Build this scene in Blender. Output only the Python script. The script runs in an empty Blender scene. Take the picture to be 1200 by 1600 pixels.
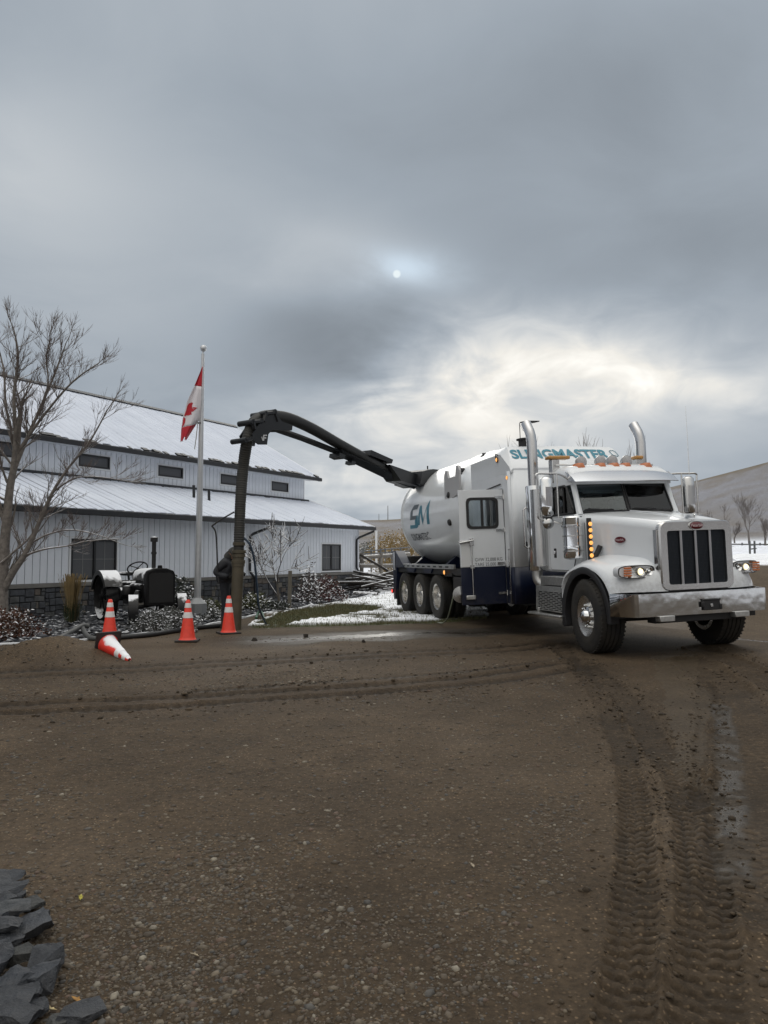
import bpy, math, random
import numpy as np
from mathutils import Vector, Matrix, noise as mnoise

# ------------------------------------------------------------------ camera, sky, sun, exposure
scene = bpy.context.scene
RD = math.radians
FPX = 1200.0                     # focal length in pixels of the 1200x1600 photograph
PITCH = math.atan(66 / 1200.0)
CAMH = 1.5
cam_data = bpy.data.cameras.new('camera')
cam_data.sensor_fit = 'VERTICAL'
cam_data.sensor_height = 36.0
cam_data.lens = 36.0 * FPX / 1600.0
cam_data.clip_start = 0.05
cam_data.clip_end = 3000
cam = bpy.data.objects.new('camera', cam_data)
cam.location = (0, 0, CAMH)
cam.rotation_euler = (math.pi / 2 + PITCH, 0, 0)
scene.collection.objects.link(cam)
scene.camera = cam

SUN_AZ, SUN_EL = math.atan(20 / 1200.0), RD(20.6)     # azimuth clockwise from +Y
SKY_GAIN = 1.0
scene.view_settings.view_transform = 'Standard'
scene.view_settings.look = 'None'
scene.view_settings.exposure = 0.5
scene.view_settings.gamma = 1.0
scene.view_settings.use_curve_mapping = False
scene.cycles.use_denoising = True
scene.cycles.max_bounces = 6
scene.cycles.diffuse_bounces = 3
scene.cycles.glossy_bounces = 3
scene.cycles.transmission_bounces = 4
scene.cycles.sample_clamp_indirect = 6.0

sun_data = bpy.data.lights.new('sun', 'SUN')
sun_data.energy = 0.5
sun_data.angle = RD(40)
sun_data.color = (1.0, 0.95, 0.86)
sun = bpy.data.objects.new('sun', sun_data)
sd = Vector((math.sin(SUN_AZ) * math.cos(SUN_EL), math.cos(SUN_AZ) * math.cos(SUN_EL), math.sin(SUN_EL)))
sun.rotation_euler = (-sd).to_track_quat('-Z', 'Y').to_euler()
scene.collection.objects.link(sun)

world = bpy.data.worlds.new('World')
scene.world = world
world.use_nodes = True


def ray(px, py):
    c, s = math.cos(PITCH), math.sin(PITCH)
    u, v = (px - 600) / FPX, (800 - py) / FPX
    return Vector((u, c - v * s, s + v * c))


def at(px, py, Y):
    d = ray(px, py)
    return Vector((0, 0, CAMH)) + d * (Y / d.y)


def gnd(px, py, z=0.0):
    d = ray(px, py)
    return Vector((0, 0, CAMH)) + d * ((z - CAMH) / d.z)


def build_sky():
    nt = world.node_tree
    nt.nodes.clear()
    N, L = nt.nodes.new, nt.links.new

    def val(x):
        return x

    def math_(op, a, b=None, c=None, clamp=False):
        n = N('ShaderNodeMath'); n.operation = op; n.use_clamp = clamp
        for i, q in enumerate((a, b, c)):
            if q is None:
                continue
            if isinstance(q, (int, float)):
                n.inputs[i].default_value = q
            else:
                L(q, n.inputs[i])
        return n.outputs[0]

    def mix(fac, a, b, mode='MIX'):
        n = N('ShaderNodeMix'); n.data_type = 'RGBA'; n.blend_type = mode
        for k, q in ((0, fac), (6, a), (7, b)):
            if isinstance(q, (int, float)):
                n.inputs[k].default_value = q
            elif isinstance(q, tuple):
                n.inputs[k].default_value = (*q, 1)
            else:
                L(q, n.inputs[k])
        return n.outputs[2]

    tc = N('ShaderNodeTexCoord')
    sep = N('ShaderNodeSeparateXYZ'); L(tc.outputs['Generated'], sep.inputs[0])
    X, Y, Z = sep.outputs
    # clouds live on a flat layer overhead: project the direction onto it
    zz = math_('ADD', math_('MAXIMUM', Z, 0.0), 0.16)
    comb = N('ShaderNodeCombineXYZ')
    L(math_('DIVIDE', X, zz), comb.inputs[0]); L(math_('DIVIDE', Y, zz), comb.inputs[1])

    def fbm(scale, detail, rough, off, dist=0.0):
        m = N('ShaderNodeMapping'); L(comb.outputs[0], m.inputs[0])
        m.inputs['Location'].default_value = off
        n = N('ShaderNodeTexNoise'); n.inputs['Scale'].default_value = scale
        n.inputs['Detail'].default_value = detail; n.inputs['Roughness'].default_value = rough
        n.inputs['Distortion'].default_value = dist
        L(m.outputs[0], n.inputs['Vector'])
        return n.outputs[0]
    n1 = fbm(0.75, 2, 0.5, (3.1, 7.7, 0), 0.3)
    n2 = fbm(2.4, 5, 0.55, (1.3, 2.2, 0), 0.4)
    n3 = fbm(1.4, 2, 0.55, (9.3, 4.2, 0), 0.3)
    az = math_('ARCTAN2', X, Y)
    el = math_('ARCSINE', Z)
    azd = math_('ADD', az, math_('MULTIPLY', math_('SUBTRACT', n2, 0.5), 0.20))
    eld = math_('ADD', el, math_('MULTIPLY', math_('SUBTRACT', n3, 0.5), 0.12))

    vd = N('ShaderNodeCombineXYZ'); L(azd, vd.inputs[0]); L(eld, vd.inputs[1])

    def lobe(acc, px, py, wx, wy, amp):
        """adds a soft bright or dark patch of cloud to the running value"""
        d = ray(px, py).normalized()
        a0, e0 = math.atan2(d.x, d.y), math.asin(d.z)
        sx, sy = FPX / wx, FPX / wy
        m = N('ShaderNodeVectorMath'); m.operation = 'MULTIPLY_ADD'; L(vd.outputs[0], m.inputs[0])
        m.inputs[1].default_value = (sx, sy, 0); m.inputs[2].default_value = (-a0 * sx, -e0 * sy, 0)
        q = N('ShaderNodeVectorMath'); q.operation = 'DOT_PRODUCT'; L(m.outputs[0], q.inputs[0]); L(m.outputs[0], q.inputs[1])
        g = math_('POWER', math.exp(-1), q.outputs['Value'])
        return math_('MULTIPLY_ADD', g, amp, acc)

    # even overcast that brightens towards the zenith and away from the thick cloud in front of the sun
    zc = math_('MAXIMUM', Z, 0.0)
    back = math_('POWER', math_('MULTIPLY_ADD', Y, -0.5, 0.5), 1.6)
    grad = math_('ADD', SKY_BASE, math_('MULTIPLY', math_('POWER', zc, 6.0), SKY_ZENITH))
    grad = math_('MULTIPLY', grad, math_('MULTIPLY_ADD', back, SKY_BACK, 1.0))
    tex = math_('ADD', math_('MULTIPLY', math_('SUBTRACT', n1, 0.5), 0.30), math_('MULTIPLY', math_('SUBTRACT', n2, 0.5), 0.36))
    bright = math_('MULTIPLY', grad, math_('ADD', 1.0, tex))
    ce = N('ShaderNodeCombineXYZ'); L(math_('MULTIPLY', az, 11.0), ce.inputs[0]); L(math_('MULTIPLY', el, 19.0), ce.inputs[1])
    nl = N('ShaderNodeTexNoise'); nl.inputs['Scale'].default_value = 1.0; nl.inputs['Detail'].default_value = 4; nl.inputs['Roughness'].default_value = 0.55; nl.inputs['Distortion'].default_value = 0.6
    L(ce.outputs[0], nl.inputs['Vector'])
    lump = N('ShaderNodeMapRange'); lump.inputs['From Min'].default_value = 0.33; lump.inputs['From Max'].default_value = 0.67
    lump.inputs['To Min'].default_value = 0.62; lump.inputs['To Max'].default_value = 1.28
    L(nl.outputs[0], lump.inputs['Value'])
    glow = 0.0
    for a in SKY_LOBES:
        if a[4] > 0.1:
            glow = lobe(glow, *a)
        else:
            bright = lobe(bright, *a)
    bright = math_('MULTIPLY_ADD', glow, lump.outputs[0], bright)
    bright = math_('MAXIMUM', bright, 0.06)
    # colour: blue grey where thick, cream where thin and bright
    t = N('ShaderNodeMapRange'); t.inputs['From Min'].default_value = 0.28; t.inputs['From Max'].default_value = 0.60
    L(bright, t.inputs['Value'])
    col = mix(t.outputs[0], (0.868, 0.985, 1.118), (1.025, 1.0, 0.94))
    hv = N('ShaderNodeVectorMath'); hv.operation = 'SCALE'
    L(col, hv.inputs[0]); L(bright, hv.inputs['Scale'])
    # thin spot with the blue of the open sky and the pale disc behind the cloud
    blue = lobe(0.0, 622, 440, 62, 26, 1.0)
    sk = N('ShaderNodeTexSky'); sk.sky_type = 'NISHITA'; sk.sun_disc = False
    sk.sun_elevation = SUN_EL; sk.sun_rotation = SUN_AZ
    skm = N('ShaderNodeVectorMath'); skm.operation = 'SCALE'; L(sk.outputs[0], skm.inputs[0]); skm.inputs['Scale'].default_value = 0.05
    c2 = mix(math_('MULTIPLY', blue, 0.8), hv.outputs[0], mix(0.85, skm.outputs[0], (0.32, 0.46, 0.60)))
    dv = N('ShaderNodeVectorMath'); dv.operation = 'DOT_PRODUCT'
    L(tc.outputs['Generated'], dv.inputs[0]); dv.inputs[1].default_value = ray(620, 428).normalized()
    disc = N('ShaderNodeMapRange'); disc.inputs['From Min'].default_value = math.cos(6.6 / FPX); disc.inputs['From Max'].default_value = math.cos(4.0 / FPX)
    L(dv.outputs['Value'], disc.inputs['Value'])
    c3 = mix(disc.outputs[0], c2, (0.58, 0.64, 0.66))
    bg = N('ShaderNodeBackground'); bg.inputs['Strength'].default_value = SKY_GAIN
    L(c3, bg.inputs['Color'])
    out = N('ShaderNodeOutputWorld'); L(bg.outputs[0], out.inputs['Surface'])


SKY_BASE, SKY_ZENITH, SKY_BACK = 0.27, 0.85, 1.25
# soft patches of the cloud deck: direction (as seen at px, py), half width, half height, amount
SKY_LOBES = [
    (880, 585, 260, 85, 0.27),
    (770, 535, 80, 60, 0.13),
    (1040, 600, 210, 38, 0.15),
    (660, 615, 90, 38, 0.15),
    (660, 690, 280, 75, 0.16),
    (600, 770, 340, 45, 0.17),
    (1000, 680, 260, 60, 0.06),
    (120, 440, 260, 120, 0.04),
    (540, 425, 160, 60, 0.08),
    (30, 260, 170, 100, 0.09),
    (330, 330, 260, 90, 0.035),
    (150, 520, 260, 90, 0.035),
    (530, 550, 165, 62, -0.115),
    (1020, 410, 330, 90, -0.045),
    (900, 90, 420, 160, -0.05),
]
build_sky()

# ------------------------------------------------------------------ helpers
COL = scene.collection
rnd = random.Random(7)


class MB:
    """collects faces, then links them as one mesh object"""

    def __init__(self):
        self.v, self.f = [], []

    def add(self, vs, fs):
        o = len(self.v)
        self.v += [tuple(q) for q in vs]
        self.f += [tuple(i + o for i in q) for q in fs]
        return self

    def box(self, x0, x1, y0, y1, z0, z1, M=None):
        vs = [Vector((x, y, z)) for z in (z0, z1) for y in (y0, y1) for x in (x0, x1)]
        if M is not None:
            vs = [M @ q for q in vs]
        return self.add(vs, [(0, 2, 3, 1), (4, 5, 7, 6), (0, 1, 5, 4), (2, 6, 7, 3), (0, 4, 6, 2), (1, 3, 7, 5)])

    def tube(self, pts, r, n=8, caps=True, flat=1.0):
        pts = [Vector(p) for p in pts]
        m = len(pts)
        rs = [r] * m if isinstance(r, (int, float)) else list(r)
        vs = []
        nrm = None
        for i in range(m):
            t = (pts[min(i + 1, m - 1)] - pts[max(i - 1, 0)])
            t = t.normalized() if t.length > 1e-9 else Vector((0, 0, 1))
            if nrm is None:
                a = Vector((0, 0, 1)) if abs(t.z) < 0.9 else Vector((1, 0, 0))
                nrm = (a - t * a.dot(t)).normalized()
            else:
                nrm = nrm - t * nrm.dot(t)
                nrm = nrm.normalized() if nrm.length > 1e-6 else t.orthogonal().normalized()
            b = t.cross(nrm)
            for k in range(n):
                a = 2 * math.pi * k / n
                vs.append(pts[i] + (nrm * math.cos(a) * flat + b * math.sin(a)) * rs[i])
        fs = []
        for i in range(m - 1):
            for k in range(n):
                k2 = (k + 1) % n
                fs.append((i * n + k, i * n + k2, (i + 1) * n + k2, (i + 1) * n + k))
        if caps:
            fs.append(tuple(range(n - 1, -1, -1)))
            fs.append(tuple((m - 1) * n + k for k in range(n)))
        return self.add(vs, fs)

    def lathe(self, prof, o=(0, 0, 0), ax='z', n=24, a0=0.0, a1=2 * math.pi, caps=False):
        """prof: (radius, height along the axis)"""
        o = Vector(o)
        full = abs(a1 - a0 - 2 * math.pi) < 1e-6
        nn = n if full else n + 1
        vs = []
        for r, h in prof:
            for k in range(nn):
                a = a0 + (a1 - a0) * k / n
                c, s = r * math.cos(a), r * math.sin(a)
                q = {'z': (c, s, h), 'x': (h, c, s), 'y': (s, h, c)}[ax]
                vs.append(o + Vector(q))
        fs = []
        for i in range(len(prof) - 1):
            for k in range(n):
                k2 = (k + 1) % nn
                fs.append((i * nn + k, i * nn + k2, (i + 1) * nn + k2, (i + 1) * nn + k))
        if caps:
            fs.append(tuple(range(nn - 1, -1, -1)))
            fs.append(tuple((len(prof) - 1) * nn + k for k in range(nn)))
        return self.add(vs, fs)

    def prism(self, poly, axis, d0, d1):
        """poly: 2d outline, extruded along axis from d0 to d1"""
        n = len(poly)

        def P(a, b, d):
            return {'x': (d, a, b), 'y': (a, d, b), 'z': (a, b, d)}[axis]
        vs = [P(a, b, d0) for a, b in poly] + [P(a, b, d1) for a, b in poly]
        fs = [tuple(range(n)), tuple(range(2 * n - 1, n - 1, -1))]
        fs += [(i, n + i, n + (i + 1) % n, (i + 1) % n) for i in range(n)]
        return self.add(vs, fs)

    def grid(self, fn, nu, nv):
        vs = [fn(i / nu, j / nv) for j in range(nv + 1) for i in range(nu + 1)]
        fs = [(j * (nu + 1) + i, j * (nu + 1) + i + 1, (j + 1) * (nu + 1) + i + 1, (j + 1) * (nu + 1) + i)
              for j in range(nv) for i in range(nu)]
        return self.add(vs, fs)

    def rings(self, rings, close=True, caps=True):
        n = len(rings[0])
        vs = [p for r in rings for p in r]
        fs = []
        for i in range(len(rings) - 1):
            for k in range(n if close else n - 1):
                k2 = (k + 1) % n
                fs.append((i * n + k, i * n + k2, (i + 1) * n + k2, (i + 1) * n + k))
        if caps:
            fs.append(tuple(range(n - 1, -1, -1)))
            fs.append(tuple((len(rings) - 1) * n + k for k in range(n)))
        return self.add(vs, fs)

    def ball(self, c, r, n=10, m=6, sc=(1, 1, 1)):
        c = Vector(c)
        vs, fs = [], []
        for j in range(m + 1):
            th = math.pi * j / m
            for k in range(n):
                a = 2 * math.pi * k / n
                vs.append(c + Vector((math.sin(th) * math.cos(a) * sc[0], math.sin(th) * math.sin(a) * sc[1], math.cos(th) * sc[2])) * r)
        for j in range(m):
            for k in range(n):
                k2 = (k + 1) % n
                fs.append((j * n + k, (j + 1) * n + k, (j + 1) * n + k2, j * n + k2))
        return self.add(vs, fs)

    def mesh(self, name, m=None, smooth=35):
        me = bpy.data.meshes.new(name)
        me.from_pydata([tuple(q) for q in self.v], [], self.f)
        me.validate()
        import bmesh
        bm = bmesh.new(); bm.from_mesh(me)
        bmesh.ops.remove_doubles(bm, verts=bm.verts, dist=1e-5)
        bmesh.ops.recalc_face_normals(bm, faces=bm.faces)
        bm.to_mesh(me); bm.free()
        if smooth:
            me.shade_smooth()
            me.set_sharp_from_angle(angle=RD(smooth))
        if m is not None:
            me.materials.append(m)
        return me

    def build(self, name, m, parent=None, smooth=35, bevel=0.0, seg=2):
        o = bpy.data.objects.new(name, self.mesh(name, m, smooth))
        COL.objects.link(o)
        if parent is not None:
            o.parent = parent
        if bevel:
            b = o.modifiers.new('bevel', 'BEVEL'); b.width = bevel; b.segments = seg; b.limit_method = 'ANGLE'; b.angle_limit = RD(40)
            b.harden_normals = False
        return o


def tag(o, label=None, cat=None, group=None, kind=None):
    for k, q in (('label', label), ('category', cat), ('group', group), ('kind', kind)):
        if q is not None:
            o[k] = q
    return o


def empty(name, loc=(0, 0, 0), rz=0.0):
    o = bpy.data.objects.new(name, None)
    o.empty_display_size = 0.1
    o.location = loc
    o.rotation_euler = (0, 0, rz)
    COL.objects.link(o)
    return o


def copy_tree(o, parent=None):
    c = o.copy()
    COL.objects.link(c)
    c.parent = parent
    for ch in list(o.children):
        copy_tree(ch, c)
    return c


def smooth_path(pts, k=6):
    """Catmull-Rom through the points"""
    pts = [Vector(p) for p in pts]
    out = []
    for i in range(len(pts) - 1):
        p0, p1, p2, p3 = pts[max(i - 1, 0)], pts[i], pts[i + 1], pts[min(i + 2, len(pts) - 1)]
        for j in range(k):
            t = j / k
            out.append(0.5 * ((2 * p1) + (p2 - p0) * t + (2 * p0 - 5 * p1 + 4 * p2 - p3) * t * t + (3 * p1 - p0 - 3 * p2 + p3) * t ** 3))
    out.append(pts[-1])
    return out


MATS = {}


def mat(name, col, rough=0.6, metal=0.0, var=0.0, vscale=6.0, col2=None, bump=0.0, bscale=40.0, bdetail=6, coat=0.0, spec=0.5,
        snow=0.0, emit=None, estr=0.0, dirt=0.0, rvar=0.0, attr=None, snow_scale=14.0, stretch=None, trans=0.0, mud=None):
    if name in MATS:
        return MATS[name]
    m = bpy.data.materials.new(name)
    m.use_nodes = True
    nt = m.node_tree
    N, L = nt.nodes.new, nt.links.new
    b = nt.nodes['Principled BSDF']
    b.inputs['Base Color'].default_value = (*col, 1)
    b.inputs['Roughness'].default_value = rough
    b.inputs['Metallic'].default_value = metal
    b.inputs['Specular IOR Level'].default_value = spec
    b.inputs['Coat Weight'].default_value = coat
    b.inputs['Coat Roughness'].default_value = 0.06
    if trans:
        b.inputs['Transmission Weight'].default_value = trans
    tc = N('ShaderNodeTexCoord')
    vec = tc.outputs['Object']
    if stretch:
        mp = N('ShaderNodeMapping'); mp.inputs['Scale'].default_value = stretch; L(vec, mp.inputs[0]); vec = mp.outputs[0]
    cur = None
    if attr:
        a = N('ShaderNodeAttribute'); a.attribute_name = attr
        cur = a.outputs['Color']

    def nz(scale, detail=5, rough_=0.6, v=None):
        n = N('ShaderNodeTexNoise'); n.inputs['Scale'].default_value = scale
        n.inputs['Detail'].default_value = detail; n.inputs['Roughness'].default_value = rough_
        L(v or vec, n.inputs['Vector'])
        return n.outputs[0]

    def mixc(f, a, bb):
        n = N('ShaderNodeMix'); n.data_type = 'RGBA'
        for k, q in ((0, f), (6, a), (7, bb)):
            if isinstance(q, (int, float)):
                n.inputs[k].default_value = q
            elif isinstance(q, tuple):
                n.inputs[k].default_value = (*q, 1)
            else:
                L(q, n.inputs[k])
        return n.outputs[2]

    def ramp(x, lo, hi):
        r = N('ShaderNodeMapRange'); r.inputs['From Min'].default_value = lo; r.inputs['From Max'].default_value = hi
        L(x, r.inputs['Value'])
        return r.outputs[0]
    if var or col2:
        c2 = col2 or tuple(max(0, c * (1 - var)) for c in col)
        c1 = col if col2 else tuple(min(1, c * (1 + var * 0.6)) for c in col)
        f = ramp(nz(vscale), 0.36, 0.64)
        if cur is not None:
            n = N('ShaderNodeMix'); n.data_type = 'RGBA'; n.blend_type = 'MULTIPLY'; n.inputs[0].default_value = 1
            L(cur, n.inputs[6]); L(mixc(f, tuple([1 - var] * 3), tuple([1 + var * .6] * 3)), n.inputs[7]); cur = n.outputs[2]
        else:
            cur = mixc(f, c2, c1)
    if dirt:
        f = ramp(nz(2.3, 8, 0.7), 0.5, 0.75)
        g = N('ShaderNodeMath'); g.operation = 'MULTIPLY'; g.inputs[1].default_value = dirt; L(f, g.inputs[0])
        if mud:
            sz = N('ShaderNodeSeparateXYZ'); L(tc.outputs['Object'], sz.inputs[0])
            hm = ramp(sz.outputs[2], mud[0], mud[1])
            sp = ramp(nz(16.0, 6, 0.75), 0.40, 0.66)
            pr = N('ShaderNodeMath'); pr.operation = 'MULTIPLY'; L(hm, pr.inputs[0]); L(sp, pr.inputs[1])
            g2 = N('ShaderNodeMath'); g2.operation = 'MULTIPLY_ADD'; g2.use_clamp = True; L(pr.outputs[0], g2.inputs[0]); g2.inputs[1].default_value = mud[2]; L(g.outputs[0], g2.inputs[2]); g = g2
        cur = mixc(g.outputs[0], cur if cur is not None else col, (0.09, 0.075, 0.06))
        rr = N('ShaderNodeMath'); rr.operation = 'MULTIPLY_ADD'; L(g.outputs[0], rr.inputs[0]); rr.inputs[1].default_value = 0.5; rr.inputs[2].default_value = rough
        L(rr.outputs[0], b.inputs['Roughness'])
    elif rvar:
        rr = N('ShaderNodeMath'); rr.operation = 'MULTIPLY_ADD'; L(nz(3.0), rr.inputs[0]); rr.inputs[1].default_value = rvar; rr.inputs[2].default_value = rough - rvar * .5
        L(rr.outputs[0], b.inputs['Roughness'])
    if snow:
        g = N('ShaderNodeNewGeometry')
        s = N('ShaderNodeSeparateXYZ'); L(g.outputs['Normal'], s.inputs[0])
        ps = nz(snow_scale, 3, 0.6, g.outputs['Position'])
        a = N('ShaderNodeMath'); a.operation = 'MULTIPLY_ADD'; L(ps, a.inputs[0]); a.inputs[1].default_value = 1.4; L(s.outputs[2], a.inputs[2])
        f = ramp(a.outputs[0], 1.75 - snow, 1.75 - snow + 0.22)
        cur = mixc(f, cur if cur is not None else col, (0.80, 0.82, 0.86))
        if metal:
            mm = N('ShaderNodeMath'); mm.operation = 'MULTIPLY_ADD'; L(f, mm.inputs[0]); mm.inputs[1].default_value = -metal; mm.inputs[2].default_value = metal
            L(mm.outputs[0], b.inputs['Metallic'])
    if cur is not None:
        L(cur, b.inputs['Base Color'])
    if bump:
        bp = N('ShaderNodeBump'); bp.inputs['Strength'].default_value = bump; bp.inputs['Distance'].default_value = 0.02
        L(nz(bscale, bdetail, 0.6), bp.inputs['Height']); L(bp.outputs[0], b.inputs['Normal'])
        if coat:
            pass
    if emit:
        b.inputs['Emission Color'].default_value = (*emit, 1)
        b.inputs['Emission Strength'].default_value = estr
    MATS[name] = m
    return m


def glass_mat(name, tint=(0.25, 0.3, 0.32), rough=0.03, clear=0.6):
    if name in MATS:
        return MATS[name]
    m = bpy.data.materials.new(name); m.use_nodes = True
    nt = m.node_tree; nt.nodes.clear()
    N, L = nt.nodes.new, nt.links.new
    t = N('ShaderNodeBsdfTransparent'); t.inputs[0].default_value = (*[c * clear for c in tint], 1)
    g = N('ShaderNodeBsdfGlossy'); g.inputs['Roughness'].default_value = rough
    f = N('ShaderNodeFresnel'); f.inputs[0].default_value = 1.5
    a = N('ShaderNodeMath'); a.operation = 'MULTIPLY_ADD'; a.inputs[1].default_value = 1.0; a.inputs[2].default_value = 0.03; L(f.outputs[0], a.inputs[0])
    mx = N('ShaderNodeMixShader'); L(a.outputs[0], mx.inputs[0]); L(t.outputs[0], mx.inputs[1]); L(g.outputs[0], mx.inputs[2])
    o = N('ShaderNodeOutputMaterial'); L(mx.outputs[0], o.inputs[0])
    MATS[name] = m
    return m


def text_mesh(txt, size, bold=0.0, xs=1.0, shear=0.0, depth=0.0):
    """flat lettering in the xy plane as (verts, faces), origin at its left baseline"""
    cu = bpy.data.curves.new('lettering', 'FONT')
    cu.body = txt; cu.size = size; cu.offset = bold; cu.shear = shear; cu.resolution_u = 3; cu.fill_mode = 'FRONT'
    cu.extrude = depth
    o = bpy.data.objects.new('lettering', cu)
    COL.objects.link(o)
    dg = bpy.context.evaluated_depsgraph_get()
    me = o.evaluated_get(dg).to_mesh()
    vs = [Vector((q.co.x * xs, q.co.y, q.co.z)) for q in me.vertices]
    fs = [tuple(p.vertices) for p in me.polygons]
    o.evaluated_get(dg).to_mesh_clear()
    bpy.data.objects.remove(o)
    bpy.data.curves.remove(cu)
    return vs, fs


def vnoise(x, y, seed=0, octaves=4, scale=1.0, gain=0.5):
    """value noise on numpy arrays, about -1..1"""
    rs = np.random.RandomState(seed)
    tab = rs.rand(256, 256)
    out = np.zeros_like(x, dtype=float)
    amp, tot, sc = 1.0, 0.0, scale
    for o in range(octaves):
        X, Y = x * sc + 17.3 * o, y * sc + 9.1 * o
        xi, yi = np.floor(X).astype(int), np.floor(Y).astype(int)
        fx, fy = X - xi, Y - yi
        fx, fy = fx * fx * (3 - 2 * fx), fy * fy * (3 - 2 * fy)
        a, b = tab[xi & 255, yi & 255], tab[(xi + 1) & 255, yi & 255]
        c, d = tab[xi & 255, (yi + 1) & 255], tab[(xi + 1) & 255, (yi + 1) & 255]
        out += amp * ((a * (1 - fx) + b * fx) * (1 - fy) + (c * (1 - fx) + d * fx) * fy)
        tot += amp; amp *= gain; sc *= 2.03
    return out / tot * 2 - 1


def sstep(a, b, x):
    t = np.clip((x - a) / (b - a), 0, 1)
    return t * t * (3 - 2 * t)


def inpoly(x, y, poly):
    """signed-ish test, vectorised: 1 inside"""
    inside = np.zeros(x.shape, bool)
    n = len(poly)
    for i in range(n):
        x0, y0 = poly[i]; x1, y1 = poly[(i + 1) % n]
        c = ((y0 > y) != (y1 > y)) & (x < (x1 - x0) * (y - y0) / (y1 - y0 + 1e-12) + x0)
        inside ^= c
    return inside


def along(x, y, pts, reach=3.0):
    """distance across (signed) and along a polyline, vectorised; far points keep a large distance"""
    best = np.full(x.shape, 1e3); S = np.zeros(x.shape); D = np.full(x.shape, 1e3)
    P = np.array(pts)
    box = (x > P[:, 0].min() - reach) & (x < P[:, 0].max() + reach) & (y > P[:, 1].min() - reach) & (y < P[:, 1].max() + reach)
    if not box.any():
        return D, S, best
    X, Y = x[box], y[box]
    b = np.full(X.shape, 1e3); s = np.zeros(X.shape); d_ = np.full(X.shape, 1e3)
    s0 = 0.0
    for (ax, ay), (bx, by) in zip(pts[:-1], pts[1:]):
        dx, dy = bx - ax, by - ay
        ln = math.hypot(dx, dy)
        nr = np.nonzero((X > min(ax, bx) - reach) & (X < max(ax, bx) + reach) & (Y > min(ay, by) - reach) & (Y < max(ay, by) + reach))[0]
        if len(nr):
            Xn, Yn = X[nr], Y[nr]
            t = np.clip(((Xn - ax) * dx + (Yn - ay) * dy) / (ln * ln), 0, 1)
            ex, ey = Xn - ax - t * dx, Yn - ay - t * dy
            q = np.hypot(ex, ey)
            m = q < b[nr]
            k = nr[m]
            b[k] = q[m]; s[k] = s0 + t[m] * ln
            d_[k] = np.where(dx * ey[m] - dy * ex[m] >= 0, 1.0, -1.0) * q[m]
        s0 += ln
    best[box] = b; S[box] = s; D[box] = d_
    return D, S, best
# ------------------------------------------------------------------ ground and terrain
TA, TROLL, TPITCH = RD(15), RD(2.0), RD(0.35)
TC = Vector((4.285, 12.08, 0.043))
t_h = Vector((math.sin(TA), -math.cos(TA), 0)); t_l = Vector((math.cos(TA), math.sin(TA), 0)); t_u = Vector((0, 0, 1))
t_l2 = t_l * math.cos(TROLL) + t_u * math.sin(TROLL)
t_u2 = t_u * math.cos(TROLL) - t_l * math.sin(TROLL)
t_h2 = t_h * math.cos(TPITCH) + t_u2 * math.sin(TPITCH)
t_u3 = t_u2 * math.cos(TPITCH) - t_h * math.sin(TPITCH)


def T(x, y, z):
    return TC + t_h2 * x + t_l2 * y + t_u3 * z


def px_line(pts):
    return [tuple(gnd(*p)[:2]) for p in pts]


def curve2(pts, k=8):
    return [(p.x, p.y) for p in smooth_path([(a, b, 0) for a, b in pts], k)]


EDGING = curve2(px_line([(-60, 1010), (0, 1006), (70, 1004), (160, 997), (330, 977), (415, 958), (504, 945), (560, 936), (600, 930)]))
RUT1 = curve2(px_line([(-80, 1058), (0, 1054), (200, 1045), (400, 1034), (600, 1024), (760, 1016), (835, 1006)]))
RUT2 = curve2(px_line([(-80, 1111), (0, 1107), (200, 1098), (400, 1087), (600, 1074), (760, 1060), (880, 1040)]))
RUT3 = curve2(px_line([(300, 1080), (500, 1066), (700, 1052), (850, 1034)]))
TRK_A = curve2(px_line([(870, 1006), (912, 1050), (935, 1090), (972, 1160), (990, 1240), (994, 1340), (990, 1440), (980, 1560), (965, 1700)]))
TRK_B = curve2(px_line([(905, 1030), (956, 1075), (990, 1110), (1030, 1170), (1072, 1240), (1095, 1340), (1104, 1440), (1104, 1560), (1100, 1700)]))
TRK_C = curve2(px_line([(1100, 1050), (1106, 1110), (1106, 1180), (1100, 1260)]))
TRK_D = curve2(px_line([(1080, 1035), (1150, 1090), (1175, 1160), (1185, 1280), (1200, 1420)]))
TRK_E = curve2(px_line([(1090, 1018), (1160, 1045), (1230, 1085)]))
PUDDLE = curve2(px_line([(1126, 1100), (1137, 1160), (1140, 1230), (1142, 1300), (1148, 1360)]))
PUDDLE2 = curve2(px_line([(1150, 1006), (1175, 1009), (1215, 1012)]))
WETSTRIP = curve2(px_line([(250, 1016), (330, 1008), (420, 1001), (520, 996), (620, 991), (760, 985)]))
WETMUD = px_line([(1020, 1030), (1090, 1030), (1110, 1120), (1100, 1240), (1060, 1200), (1040, 1120)])
LAWN = px_line([(386, 976), (440, 956), (504, 946), (560, 937), (600, 931), (640, 927), (760, 930), (760, 966), (640, 974), (500, 979), (400, 982)])
LAWNGREEN = px_line([(400, 974), (440, 957), (510, 944), (566, 942), (600, 945), (585, 952), (540, 960), (480, 968), (430, 978)])
WALL_A = Vector((-1.03, 31.0, 0)); WALL_D = Vector((-7.5, -13.4, 0)).normalized()   # from the far corner towards the near left
BEDPOLY = EDGING + [(WALL_A.x + 0.3, WALL_A.y), (WALL_A.x + WALL_D.x * 22, WALL_A.y + WALL_D.y * 22)]


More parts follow.
